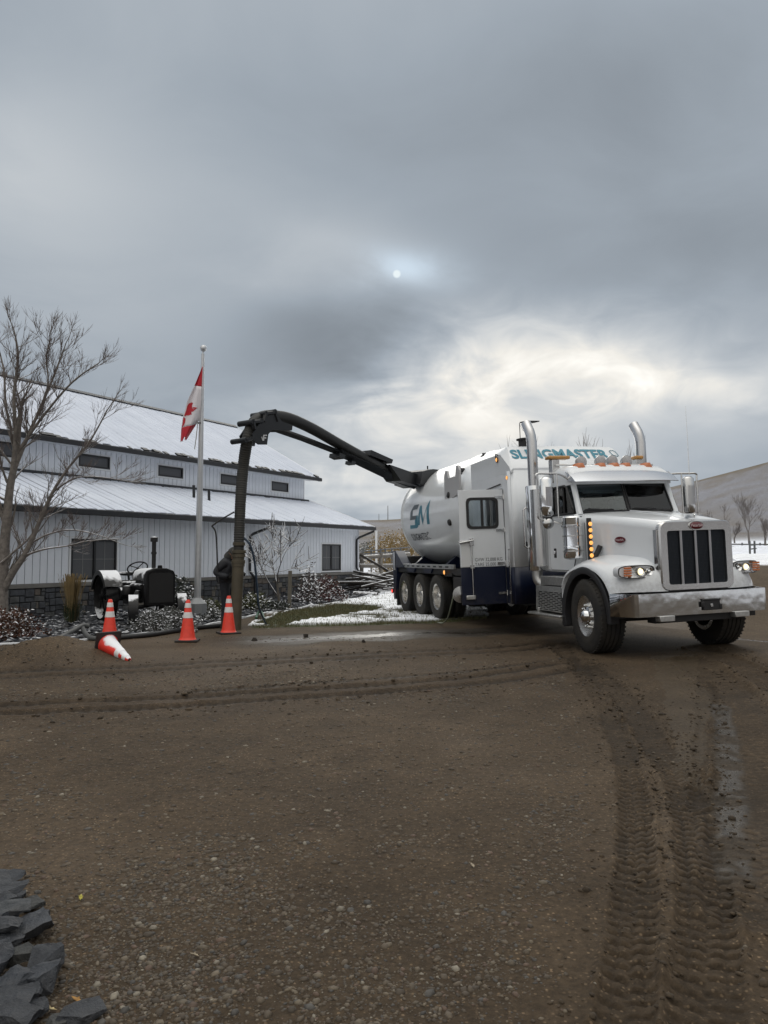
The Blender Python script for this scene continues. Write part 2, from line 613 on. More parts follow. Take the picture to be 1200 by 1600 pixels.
def ground_h(x, y):
    """large-scale height of the site, numpy arrays"""
    u = x / (np.maximum(y, 1) + 0.01)
    h = 0.02 * vnoise(x, y, 3, 3, 0.35)
    bank = 1.15 * sstep(13.2, 22, y) * sstep(0.36, 0.47, u)
    far = np.maximum(0, y - 24)
    h = h + bank + far * (0.012 + 0.018 * sstep(0.05, 0.38, u))
    # cross slope where the truck stands
    lx = (x - TC.x) * t_h.x + (y - TC.y) * t_h.y
    ly = (x - TC.x) * t_l.x + (y - TC.y) * t_l.y
    m = sstep(-13, -11.2, lx) * (1 - sstep(1.3, 3.2, lx)) * sstep(-2.6, -1.3, ly) * (1 - sstep(1.6, 2.6, ly))
    plane = TC.z + ly * math.sin(TROLL) + lx * math.sin(TPITCH)
    h = h * (1 - m) + plane * m
    # spoil heap by the fallen cone
    for (px, py, r, hh) in ((95, 1026, 1.0, 0.26), (30, 1035, 1.1, 0.16)):
        g = gnd(px, py)
        d = np.hypot(x - g.x, (y - g.y) * 1.25)
        h = h + hh * np.exp(-(d / r) ** 2 * 2.2) * (1 + 0.25 * vnoise(x, y, 8, 4, 2.2))
    # hill behind
    r = np.hypot(x, y)
    a = np.clip(x / np.maximum(y, 1), -2, 2)
    e = np.interp(a, [-2, -0.3, 0.0, 0.15, 0.37, 0.5, 0.7, 2.0], [0.030, 0.036, 0.0425, 0.05, 0.076, 0.101, 0.13, 0.16])
    crest = 1.5 + e * 300
    hill = sstep(95, 300, r)
    h = h * (1 - hill) + crest * hill * (1 + 0.010 * vnoise(x, y, 31, 3, 0.02)) 
    return h


def gz(x, y):
    return float(ground_h(np.array([float(x)]), np.array([float(y)]))[0])


def grid_mesh(name, X, Y, Z, m, cols=None, wet=None):
    nv, nu = X.shape
    me = bpy.data.meshes.new(name)
    co = np.stack([X, Y, Z], -1).reshape(-1, 3).astype(np.float32)
    me.vertices.add(len(co)); me.vertices.foreach_set('co', co.ravel())
    i = np.arange(nv * nu).reshape(nv, nu)
    q = np.stack([i[:-1, :-1], i[:-1, 1:], i[1:, 1:], i[1:, :-1]], -1).reshape(-1, 4)
    me.loops.add(q.size); me.loops.foreach_set('vertex_index', q.ravel().astype(np.int32))
    me.polygons.add(len(q)); me.polygons.foreach_set('loop_start', (np.arange(len(q)) * 4).astype(np.int32))
    me.update(calc_edges=True)
    me.shade_smooth()
    if cols is not None:
        a = me.color_attributes.new('gcol', 'FLOAT_COLOR', 'POINT')
        c = np.concatenate([cols.reshape(-1, 3), wet.reshape(-1, 1)], 1).astype(np.float32)
        a.data.foreach_set('color', c.ravel())
    me.materials.append(m)
    o = bpy.data.objects.new(name, me)
    COL.objects.link(o)
    return o


def ground_material(name, bump=0.6, fine=True):
    m = bpy.data.materials.new(name); m.use_nodes = True
    nt = m.node_tree; N, L = nt.nodes.new, nt.links.new
    b = nt.nodes['Principled BSDF']
    a = N('ShaderNodeAttribute'); a.attribute_name = 'gcol'
    g = N('ShaderNodeNewGeometry')
    n1 = N('ShaderNodeTexNoise'); n1.inputs['Scale'].default_value = 26; n1.inputs['Detail'].default_value = 8; n1.inputs['Roughness'].default_value = 0.75
    L(g.outputs['Position'], n1.inputs['Vector'])
    n2 = N('ShaderNodeTexNoise'); n2.inputs['Scale'].default_value = 1.7; n2.inputs['Detail'].default_value = 5
    L(g.outputs['Position'], n2.inputs['Vector'])
    r1 = N('ShaderNodeMapRange'); r1.inputs['From Min'].default_value = 0.3; r1.inputs['From Max'].default_value = 0.7; r1.inputs['To Min'].default_value = 0.5; r1.inputs['To Max'].default_value = 1.5
    L(n1.outputs[0], r1.inputs['Value'])
    r2 = N('ShaderNodeMapRange'); r2.inputs['From Min'].default_value = 0.3; r2.inputs['From Max'].default_value = 0.7; r2.inputs['To Min'].default_value = 0.85; r2.inputs['To Max'].default_value = 1.15
    L(n2.outputs[0], r2.inputs['Value'])
    mm = N('ShaderNodeMath'); mm.operation = 'MULTIPLY'; L(r1.outputs[0], mm.inputs[0]); L(r2.outputs[0], mm.inputs[1])
    vo = N('ShaderNodeTexVoronoi'); vo.inputs['Scale'].default_value = 48; vo.inputs['Randomness'].default_value = 1.0; L(g.outputs['Position'], vo.inputs['Vector'])
    sx = N('ShaderNodeSeparateXYZ'); L(vo.outputs['Color'], sx.inputs[0])
    sp = N('ShaderNodeMapRange'); sp.inputs['From Min'].default_value = 0.34; sp.inputs['From Max'].default_value = 0.20; L(vo.outputs['Distance'], sp.inputs['Value'])
    pick = N('ShaderNodeMapRange'); pick.inputs['From Min'].default_value = 0.30; pick.inputs['From Max'].default_value = 1.0; pick.inputs['To Max'].default_value = 1.9; L(sx.outputs[0], pick.inputs['Value'])
    spk = N('ShaderNodeMath'); spk.operation = 'MULTIPLY'; L(sp.outputs[0], spk.inputs[0]); L(pick.outputs[0], spk.inputs[1])
    dry = N('ShaderNodeMapRange'); dry.inputs['From Min'].default_value = 0.33; dry.inputs['From Max'].default_value = 0.26; L(a.outputs['Alpha'], dry.inputs['Value'])
    spk2 = N('ShaderNodeMath'); spk2.operation = 'MULTIPLY'; L(spk.outputs[0], spk2.inputs[0]); L(dry.outputs[0], spk2.inputs[1])
    mm2 = N('ShaderNodeMath'); mm2.operation = 'MULTIPLY_ADD'; L(spk2.outputs[0], mm2.inputs[0]); L(mm.outputs[0], mm2.inputs[1]); L(mm.outputs[0], mm2.inputs[2]); mm = mm2
    v = N('ShaderNodeVectorMath'); v.operation = 'SCALE'; L(a.outputs['Color'], v.inputs[0]); L(mm.outputs[0], v.inputs['Scale'])
    L(v.outputs[0], b.inputs['Base Color'])
    rr = N('ShaderNodeMapRange'); rr.inputs['To Min'].default_value = 0.92; rr.inputs['To Max'].default_value = 0.06
    L(a.outputs['Alpha'], rr.inputs['Value']); L(rr.outputs[0], b.inputs['Roughness'])
    b.inputs['Specular IOR Level'].default_value = 0.16
    bs = N('ShaderNodeMapRange'); bs.inputs['From Min'].default_value = 0.5; bs.inputs['From Max'].default_value = 1.0; bs.inputs['To Min'].default_value = bump; bs.inputs['To Max'].default_value = 0.02
    L(a.outputs['Alpha'], bs.inputs['Value'])
    bp = N('ShaderNodeBump'); bp.inputs['Distance'].default_value = 0.02
    L(bs.outputs[0], bp.inputs['Strength']); L(n1.outputs[0], bp.inputs['Height']); L(bp.outputs[0], b.inputs['Normal'])
    return m


def lerp3(c, k, w):
    return c * (1 - w[..., None]) + np.array(k) * w[..., None]


def build_ground():
    rows = 690
    inv = np.linspace(1 / 1.9, 1 / 36.0, rows)
    yy = np.concatenate([np.linspace(-2.0, 1.85, 20), 1 / inv])
    uu = np.linspace(-0.80, 0.80, 640)
    Yg, U = np.meshgrid(yy, uu, indexing='ij')
    Xg = U * (np.maximum(Yg, 0.6) + 2.4)
    x, y = Xg, Yg
    z = ground_h(x, y)
    nA = vnoise(x, y, 11, 4, 1.3); nB = vnoise(x, y, 12, 4, 6.0); nC = vnoise(x, y, 13, 3, 22.0)
    nD = vnoise(x, y, 15, 3, 0.5)
    near = 1 - sstep(8, 14, y)
    z = z + 0.006 * nA + near * (0.0045 * nB + 0.0030 * nC)
    col = np.zeros(x.shape + (3,)) + np.array((0.064, 0.0455, 0.0285))
    col = col * (1 + 0.18 * nA + 0.16 * nB + 0.26 * nD)[..., None]
    wet = 0.16 + 0.14 * sstep(-0.2, 0.6, nD)

    # broad damp lanes that curve across the yard
    for pts, w, k in ((RUT1, 0.75, 0.5), (RUT2, 0.8, 0.5)):
        D, S, _ = along(x, y, pts)
        m = np.exp(-np.minimum((D / w) ** 2, 50))
        col = lerp3(col, (0.036, 0.0245, 0.0155), m * k)
    # older cross ruts
    for pts, hw, dep in ((RUT1, 0.12, 0.035), (RUT2, 0.12, 0.04), (RUT3, 0.07, 0.02)):
        for off in ((-0.24, 0.20) if pts is not RUT3 else (0.0,)):
            D, S, _ = along(x, y, pts)
            dd = D - off + 0.03 * vnoise(S, S * 0, 5, 3, 1.0)
            m = 1 - sstep(hw * 0.55, hw * 1.1, np.abs(dd))
            edge = np.exp(-((np.abs(dd) - hw * 1.25) / (hw * 0.35)) ** 2)
            lug = 0.5 + 0.5 * np.sign(np.sin(2 * np.pi * S / 0.12 + np.sign(dd) * 1.6))
            z = z - m * (dep - 0.012 * lug) + edge * 0.012 * np.clip(0.4 + 1.2 * nB, 0, 2)
            col = lerp3(col, (0.020, 0.0145, 0.0095), m * (0.92 - 0.35 * lug))
            wet = np.maximum(wet, m * 0.42)
    # fresh tyre tracks with lug prints
    def track(pts, hw, dep, pitch, dark, tread=1.0, fade=None):
        nonlocal z, col, wet
        D, S, _ = along(x, y, pts)
        dd = D + 0.012 * vnoise(S, S * 0 + 3, 6, 3, 1.5)
        if isinstance(hw, tuple):
            hw = hw[0] + (hw[1] - hw[0]) * sstep(0.5, 5.5, S)
        m = (1 - sstep(hw * 0.80, hw * 1.12, np.abs(dd) + 0.022 * nB + 0.02 * nA)) * np.clip(0.85 + 0.5 * nD, 0.35, 1)
        if fade is not None:
            m = m * fade(S)
        side = np.sign(dd)
        zig = np.abs(dd) / hw
        ph = S / pitch + side * 0.25 + zig * 0.30 + 0.12 * nB + 0.10 * nA
        saw = ph - np.floor(ph)
        lug = sstep(0.02, 0.09, saw) * (1 - sstep(0.66, 0.74, saw))
        lug = lug * (1 - 0.8 * np.exp(-((zig - 0.55) / 0.07) ** 2))
        rib = np.exp(-(np.abs(zig - 0.05) / 0.10) ** 2)
        rag = np.clip(0.8 + 1.1 * nA + 0.5 * nB, 0.15, 1.25)
        edge = np.exp(-((np.abs(dd) - hw * 1.12) / (hw * 0.16)) ** 2) * (fade(S) if fade is not None else 1)
        z = z - m * dep + m * tread * rag * 0.027 * lug * (1 - 0.6 * rib) + edge * 0.022 * np.clip(0.6 + 1.3 * nB + 0.8 * nA, 0, 2)
        col = lerp3(col, (0.023, 0.0165, 0.0105), m * dark * (1 - 0.75 * lug * np.minimum(rag, 1)))  # damp earth tone; gaps between lugs coloured darker still as painted shadow
        wet = np.maximum(wet, m * (0.24 - 0.1 * lug))
    f_in = lambda S: sstep(0.0, 1.0, S)
    for off in (0.0,):
        def shift(pts, o):
            out = []
            for i, (a, b) in enumerate(pts):
                p, q = pts[max(i - 1, 0)], pts[min(i + 1, len(pts) - 1)]
                tx, ty = q[0] - p[0], q[1] - p[1]
                ln = math.hypot(tx, ty) + 1e-9
                out.append((a - ty / ln * o, b + tx / ln * o))
            return out
        track(TRK_A, (0.17, 0.095), 0.024, 0.082, 0.95, 0.75)
        track(TRK_B, (0.17, 0.12), 0.028, 0.086, 1.0, 0.8)
    track(TRK_C, 0.10, 0.020, 0.085, 0.7, 1.0, f_in)
    track(TRK_D, 0.26, 0.030, 0.10, 0.65, 0.35)
    track(TRK_E, 0.20, 0.03, 0.11, 0.6, 0.8)
    # smooth wet mud beside the tracks
    m = inpoly(x + 0.12 * nA, y + 0.3 * nD, WETMUD).astype(float)
    col = lerp3(col, (0.062, 0.046, 0.029), m * 0.55); wet = np.maximum(wet, m * 0.34)
    # standing water
    for pts, w, zl in ((PUDDLE, 0.085, -0.022), (PUDDLE2, 0.13, None)):
        D, S, B = along(x, y, pts)
        m = (1 - sstep(w * 0.5, w * 1.5, B + 0.05 * nA + 0.05 * nB)) * (0.35 + 0.65 * sstep(-0.35, 0.05, nB + 0.4 * nA))
        if zl is None:
            zl = gz(*pts[len(pts) // 2])
        z = z * (1 - m) + zl * m
        col = lerp3(col, (0.045, 0.037, 0.028), m); wet = np.maximum(wet, m * 0.80)
    D, S, B = along(x, y, WETSTRIP)
    for w, c, k in ((0.95, (0.045, 0.037, 0.029), 0.50), (0.30, (0.045, 0.038, 0.031), 0.80)):
        m = 1 - sstep(w * 0.6, w * 1.15, B + 0.25 * nA * w * 2 + 0.12 * nB)
        m = m * (sstep(0.5, 2.5, S))
        z = z - m * 0.006
        col = lerp3(col, c, m); wet = np.maximum(wet, m * k)
    # straw-coloured verge in front of the lawn
    D, S, B = along(x, y, curve2(px_line([(300, 994), (400, 987), (520, 984), (640, 978), (760, 972)])))
    m = np.exp(-(B / 0.45) ** 2) * (0.6 + 0.4 * nB)
    col = lerp3(col, (0.080, 0.062, 0.040), np.clip(m, 0, 1) * 0.8)
    # rock bed soil
    bed = inpoly(x, y, BEDPOLY).astype(float)
    col = lerp3(col, (0.030, 0.031, 0.034), bed); wet = wet * (1 - bed) + 0.2 * bed
    z = z - 0.03 * bed
    # lawn with patchy snow
    lawn = inpoly(x + 0.15 * nB, y + 0.25 * nA, LAWN).astype(float)
    col = lerp3(col, (0.050, 0.056, 0.026), lawn); wet = wet * (1 - lawn) + 0.08 * lawn
    green = inpoly(x + 0.15 * nB, y + 0.4 * nA, LAWNGREEN).astype(float)
    sn = lawn * sstep(-0.12, 0.10, 0.25 + nA * 0.55 + nB * 0.45 - 0.85 * green)
    _, _, front = along(x, y, curve2(px_line([(386, 981), (500, 978), (640, 972), (760, 965)])))
    sn = sn * sstep(0.25, 0.8, front + 0.4 * nA)
    # snow on the open ground beyond the yard
    u = x / np.maximum(y, 1)
    fld = sstep(-0.2, 0.2, (y - 23.5) + 1.4 * nA + 0.8 * nB) * sstep(-0.035, -0.02, u)
    bankm = sstep(13.0, 15.5, y) * sstep(0.36, 0.45, u)
    col = lerp3(col, (0.085, 0.064, 0.044), bankm * (0.75 + 0.2 * nB))
    wet = wet * (1 - bankm) + 0.1 * bankm
    fld = np.maximum(fld * sstep(0.2, 0.3, u + 2 * sstep(24.5, 26, y)), 0)
    sn = np.clip(np.maximum(sn, fld), 0, 1)
    # scraps of snow along the edging
    D, S, B = along(x, y, EDGING)
    scrap = (1 - sstep(0.10, 0.35, B)) * sstep(0.05, 0.3, nA + nB * 0.6) * sstep(6, 9, S)
    sn = np.maximum(sn, scrap)
    g1 = gnd(90, 1004)
    dsn = np.hypot((x - g1.x) / 1.6, y - g1.y - 0.1)
    sn = np.maximum(sn, (1 - sstep(0.18, 0.30, dsn)) * sstep(0.0, 0.12, nB + nA * 0.4))
    col = lerp3(col, (0.80, 0.82, 0.86), sn); wet = wet * (1 - sn) + 0.12 * sn
    z = z + 0.026 * sn * (1 + 0.8 * nB + 0.5 * nA)
    o = grid_mesh('gravel_yard', x, y, z, ground_material('yard_earth'), np.clip(col, 0.01, 0.95), np.clip(wet, 0, 1))
    tag(o, kind='structure')
    return x, y, z


GX, GY, GZ = build_ground()


def build_terrain():
    az = np.radians(np.concatenate([np.linspace(-180, -48, 40), np.linspace(-46, 46, 260), np.linspace(48, 180, 40)]))
    rr = np.concatenate([np.linspace(0.01, 30, 24), 30 * (1000 / 30.0) ** (np.linspace(0, 1, 110)[1:])])
    R, A = np.meshgrid(rr, az, indexing='ij')
    x, y = R * np.sin(A), R * np.cos(A)
    z = ground_h(x, y) - 0.10 * (1 - sstep(36, 44, R)) - 0.2 * (1 - sstep(8, 20, R))
    n1 = vnoise(x, y, 21, 5, 0.03); n2 = vnoise(x, y, 22, 5, 0.22); n3 = vnoise(x * 0.5, z * 6, 23, 4, 0.25)
    snowc, tan, dry = (0.72, 0.75, 0.82), (0.125, 0.100, 0.066), (0.08, 0.066, 0.046)
    col = np.zeros(x.shape + (3,)) + np.array((0.09, 0.075, 0.06))
    sn = sstep(22, 27, R)
    col = lerp3(col, snowc, sn)
    # the hill: dusted slope below, bare grass along the crest
    hill = sstep(85, 115, R)
    t = sstep(110, 300, R)
    dust = np.clip(0.52 - 0.9 * sstep(0.62, 0.97, t) + 0.30 * n1 + 0.35 * n2 + 0.3 * n3, 0.03, 0.72)
    hc = lerp3(np.zeros(x.shape + (3,)) + np.array(tan), dry, np.clip(0.5 + n2, 0, 1) * 0.5)
    hc = lerp3(hc, (0.235, 0.25, 0.30), dust)
    col = col * (1 - hill[..., None]) + hc * hill[..., None]
    o = grid_mesh('snowy_hillside', x, y, z, ground_material('hillside_snow', 0.3), np.clip(col, 0.01, 0.95), np.zeros_like(x) + 0.1)
    tag(o, kind='structure')


build_terrain()


# ------------------------------------------------------------------ loose stones
def stones(name, P, S, C, seed, flat=0.6, angular=False, Mt=None, squash=None):
    """many small stones as one mesh: P centres, S sizes, C colours"""
    rs = np.random.RandomState(seed)
    ph = (1 + 5 ** 0.5) / 2
    V = np.array([(-1, ph, 0), (1, ph, 0), (-1, -ph, 0), (1, -ph, 0), (0, -1, ph), (0, 1, ph), (0, -1, -ph), (0, 1, -ph), (ph, 0, -1), (ph, 0, 1), (-ph, 0, -1), (-ph, 0, 1)]) / 1.9
    Fc = np.array([(0, 11, 5), (0, 5, 1), (0, 1, 7), (0, 7, 10), (0, 10, 11), (1, 5, 9), (5, 11, 4), (11, 10, 2), (10, 7, 6), (7, 1, 8), (3, 9, 4), (3, 4, 2), (3, 2, 6), (3, 6, 8), (3, 8, 9), (4, 9, 5), (2, 4, 11), (6, 2, 10), (8, 6, 7), (9, 8, 1)])
    n = len(P)
    v = V[None] * (1 + (0.35 if angular else 0.2) * (rs.rand(n, 12, 1) - 0.5) * 2)
    if angular:
        v = np.clip(v, -0.72, 0.72)
    sc = np.stack([0.8 + 0.7 * rs.rand(n), 0.7 + 0.4 * rs.rand(n), flat * (0.6 + 0.7 * rs.rand(n))], 1)
    v = v * sc[:, None, :]
    if angular:
        ta = (rs.rand(n) - 0.5) * 1.1
        c, s = np.cos(ta)[:, None], np.sin(ta)[:, None]
        v = np.stack([v[..., 0], v[..., 1] * c - v[..., 2] * s, v[..., 1] * s + v[..., 2] * c], -1)
    a = rs.rand(n) * 6.283
    c, s = np.cos(a)[:, None], np.sin(a)[:, None]
    v = np.stack([v[..., 0] * c - v[..., 1] * s, v[..., 0] * s + v[..., 1] * c, v[..., 2]], -1)
    v = v * np.asarray(S)[:, None, None] + np.asarray(P)[:, None, :]
    f = Fc[None] + (np.arange(n) * 12)[:, None, None]
    me = bpy.data.meshes.new(name)
    me.vertices.add(n * 12); me.vertices.foreach_set('co', v.reshape(-1).astype(np.float32))
    q = f.reshape(-1, 3)
    me.loops.add(q.size); me.loops.foreach_set('vertex_index', q.ravel().astype(np.int32))
    me.polygons.add(len(q)); me.polygons.foreach_set('loop_start', (np.arange(len(q)) * 3).astype(np.int32))
    me.update(calc_edges=True)
    ca = me.color_attributes.new('scol', 'FLOAT_COLOR', 'POINT')
    cc = np.repeat(np.concatenate([np.asarray(C), np.ones((n, 1))], 1)[:, None, :], 12, 1)
    ca.data.foreach_set('color', cc.reshape(-1).astype(np.float32))
    me.materials.append(Mt)
    o = bpy.data.objects.new(name, me)
    COL.objects.link(o)
    return o


def surf_z(x, y):
    """height of the finished yard surface under points (nearest grid vertex)"""
    x, y = np.asarray(x, float), np.asarray(y, float)
    yy = GY[:, 0]
    j = np.clip(np.searchsorted(yy, y), 0, len(yy) - 1)
    u = x / (np.maximum(yy[j], 0.6) + 2.4)
    i = np.clip(np.round((u + 0.8) / 1.6 * 639).astype(int), 0, 639)
    return GZ[j, i]


STONE = mat('pebble_stone', (0.2, 0.2, 0.2), 0.75, var=0.25, vscale=60, attr='scol')


def build_pebbles():
    rs = np.random.RandomState(5)
    n = 230000
    y = 1 / (1 / 14.0 + (1 / 2.1 - 1 / 14.0) * rs.rand(n) ** 1.35)
    x = (rs.rand(n) - 0.5) * 2 * 0.66 * (y + 1.3)
    dens = 0.22 + 0.78 * sstep(-0.05, 0.5, vnoise(x, y * 0.7, 41, 3, 0.9) + 0.6 * vnoise(x, y, 42, 3, 2.8))
    dens = dens * (0.42 + 0.58 * sstep(3.2, 6.0, y))
    g = gnd(60, 1500)
    dens = dens + 0.5 * np.exp(-((x - g.x - 0.45) / 0.35) ** 2) * (y < 4.2)
    for pts, w in ((TRK_A, 0.24), (TRK_B, 0.30), (TRK_D, 0.3), (PUDDLE, 0.2), (RUT1, 0.5), (RUT2, 0.4)):
        _, _, B = along(x, y, pts)
        dens = dens * (0.07 + 0.93 * sstep(w * 0.9, w * 1.3, B))
    dens = dens * (1 - 0.93 * inpoly(x, y, WETMUD)) * (1 - 0.85 * sstep(9.5, 12, y))
    dens = dens * (1 - 0.9 * sstep(1.2, 2.2, x - 0.12 * y))
    keep = rs.rand(n) < dens
    x, y = x[keep][:58000], y[keep][:58000]
    n = len(x)
    s = np.clip(np.exp(rs.randn(n) * 0.55) * (0.0030 + 0.00065 * y), 0.002, 0.018)
    big = rs.rand(n) < 0.006
    s = np.where(big, 0.010 + 0.009 * rs.rand(n), s)
    z = surf_z(x, y) - s * 0.05
    base = np.array([(0.082, 0.063, 0.043), (0.058, 0.044, 0.030), (0.112, 0.090, 0.063), (0.064, 0.059, 0.053), (0.19, 0.168, 0.132), (0.095, 0.063, 0.045)])
    k = rs.choice(6, n, p=[0.35, 0.29, 0.14, 0.12, 0.03, 0.07])
    c = base[k] * (0.75 + 0.5 * rs.rand(n, 1))
    o = stones('loose_gravel', np.stack([x, y, z], 1), s, c, 6, 0.62, False, STONE)
    tag(o, 'loose grey and tan pebbles strewn over the brown yard', 'gravel', kind='stuff')


build_pebbles()


def build_clods():
    """crumbs of wet earth thrown up along the ruts"""
    rs = np.random.RandomState(15)
    X, Y, S = [], [], []
    for pts, hw, n, s0 in ((TRK_A, .16, 900, .006), (TRK_B, .19, 1100, .007), (TRK_D, .3, 300, .008), (TRK_E, .3, 160, .012), (RUT1, .55, 320, .011), (RUT2, .5, 450, .010), (TRK_C, .13, 250, .007)):
        P = np.array(pts)
        seg = np.hypot(*np.diff(P, axis=0).T); cum = np.concatenate([[0], np.cumsum(seg)])
        t = rs.rand(n) * cum[-1]
        i = np.clip(np.searchsorted(cum, t) - 1, 0, len(seg) - 1)
        f = (t - cum[i]) / seg[i]
        q = P[i] + (P[i + 1] - P[i]) * f[:, None]
        d = (P[i + 1] - P[i]) / seg[i][:, None]
        o = np.sign(rs.randn(n)) * hw * (.55 + .6 * np.abs(rs.randn(n)))
        X.append(q[:, 0] - d[:, 1] * o); Y.append(q[:, 1] + d[:, 0] * o); S.append(np.clip(np.exp(rs.randn(n) * .5) * s0, .003, .035))
    x, y, s = np.concatenate(X), np.concatenate(Y), np.concatenate(S)
    k = (y > 2.0) & (y < 14)
    x, y, s = x[k], y[k], s[k]
    c = np.array((.050, .0355, .0215)) * (.6 + .8 * rs.rand(len(x), 1))
    o = stones('earth_crumbs', np.stack([x, y, surf_z(x, y) + s * .15], 1), s, c, 16, .6, False, mat('crumb_earth', (.03, .02, .015), .95, var=.3, vscale=80, attr='scol'))
    tag(o, 'dark crumbs of damp earth scattered along the tyre ruts', 'soil crumbs', kind='stuff')


build_clods()
SLATE = mat('slate_rock_snowy', (0.05, 0.055, 0.065), 0.6, var=0.35, vscale=9, attr='scol', snow=0.13, snow_scale=2.2)


def build_bed_rocks():
    rs = np.random.RandomState(9)
    n = 42000
    y = 12 + 20 * rs.rand(n); x = -14 + 15 * rs.rand(n)
    m = inpoly(x, y, BEDPOLY)
    D, S, B = along(x, y, EDGING)
    m &= B > 0.10
    m &= rs.rand(n) < np.where(y < 20, 1.0, 0.55)
    x, y = x[m], y[m]
    n = len(x)
    s = 0.045 + 0.07 * rs.rand(n) ** 2
    z = surf_z(x, y) + s * (0.15 + 0.5 * rs.rand(n))
    c = np.array((0.034, 0.038, 0.047)) * (0.5 + 1.2 * rs.rand(n, 1)) + np.array((0.004, 0.002, 0.0)) * rs.rand(n, 1)
    o = stones('slate_mulch', np.stack([x, y, z], 1), s, c, 12, 0.4, True, SLATE)
    tag(o, 'dark broken slate dusted with snow filling the bed along the building', 'slate mulch', kind='stuff')


build_bed_rocks()


def build_grass():
    rs = np.random.RandomState(3)
    n = 60000
    y = 14 + 15 * rs.rand(n); x = -4 + 8 * rs.rand(n)
    m = inpoly(x, y, LAWN)
    nA = vnoise(x, y, 11, 4, 1.3); nB = vnoise(x, y, 12, 4, 6.0)
    gr = inpoly(x + 0.15 * nB, y + 0.4 * nA, LAWNGREEN)
    sn = (0.25 + nA * 0.55 + nB * 0.45 - 0.85 * gr) > 0.0
    _, _, front = along(x, y, curve2(px_line([(386, 981), (500, 978), (640, 972), (760, 965)])))
    m &= (~sn) | (front < 0.35) | (rs.rand(n) < 0.09)
    x, y = x[m], y[m]; n = len(x)
    z = surf_z(x, y)
    h = 0.035 + 0.045 * rs.rand(n)
    a = rs.rand(n) * 6.283
    w = 0.006
    dx, dy = np.cos(a) * w, np.sin(a) * w
    lx, ly = (rs.rand(n) - .5) * 0.06, (rs.rand(n) - .5) * 0.06
    v = np.stack([np.stack([x - dx, y - dy, z], 1), np.stack([x + dx, y + dy, z], 1), np.stack([x + lx, y + ly, z + h], 1)], 1).reshape(-1, 3)
    me = bpy.data.meshes.new('lawn_grass')
    me.vertices.add(len(v)); me.vertices.foreach_set('co', v.ravel().astype(np.float32))
    me.loops.add(n * 3); me.loops.foreach_set('vertex_index', np.arange(n * 3, dtype=np.int32))
    me.polygons.add(n); me.polygons.foreach_set('loop_start', (np.arange(n) * 3).astype(np.int32))
    me.update(calc_edges=True)
    me.materials.append(mat('grass_blade', (0.085, 0.088, 0.035), 0.8, col2=(0.12, 0.10, 0.045), vscale=1.5))
    o = bpy.data.objects.new('lawn_grass', me); COL.objects.link(o)
    tag(o, 'short green and straw grass of the lawn between wet yard and rock bed', 'grass', kind='stuff')


build_grass()


def slate_block(name, seed, size, flat, m):
    """one split slate boulder: a jittered slab cut by random planes"""
    import bmesh
    r = random.Random(seed)
    bm = bmesh.new()
    bmesh.ops.create_cube(bm, size=2.0)
    bmesh.ops.subdivide_edges(bm, edges=bm.edges[:], cuts=2, use_grid_fill=True)
    for _ in range(9):
        n = Vector((r.gauss(0, 1), r.gauss(0, 1), r.gauss(0, 0.45))).normalized()
        d = r.uniform(0.62, 0.95)
        bmesh.ops.bisect_plane(bm, geom=bm.verts[:] + bm.edges[:] + bm.faces[:], plane_co=n * d, plane_no=n, clear_outer=True)
        edges = [e for e in bm.edges if e.is_boundary]
        if edges:
            bmesh.ops.contextual_create(bm, geom=edges)
    for v in bm.verts:
        q = v.co
        k = mnoise.noise(q * 1.3 + Vector((seed * 3.7, 0, 0)))
        v.co = Vector((q.x * (1 + 0.10 * k), q.y * (1 + 0.10 * k), q.z * flat * (1 + 0.25 * k)))
    bmesh.ops.triangulate(bm, faces=[f for f in bm.faces if len(f.verts) > 4])
    bmesh.ops.subdivide_edges(bm, edges=bm.edges[:], cuts=1, use_grid_fill=True)
    bmesh.ops.subdivide_edges(bm, edges=bm.edges[:], cuts=1, use_grid_fill=True)
    for v in bm.verts:
        q = v.co
        w = Vector((seed * 1.7, seed * .3, 0))
        n3_ = mnoise.noise_vector(q * 3.1 + w) * .045 + mnoise.noise_vector(q * 9.0 + w) * .018
        v.co = q + n3_
    bmesh.ops.scale(bm, vec=(size, size * r.uniform(0.55, 0.8), size), verts=bm.verts)
    bmesh.ops.triangulate(bm, faces=[f for f in bm.faces if len(f.verts) > 4])
    me = bpy.data.meshes.new(name); bm.to_mesh(me); bm.free()
    me.shade_smooth(); me.set_sharp_from_angle(angle=RD(32))
    me.materials.append(m)
    o = bpy.data.objects.new(name, me); COL.objects.link(o)
    return o


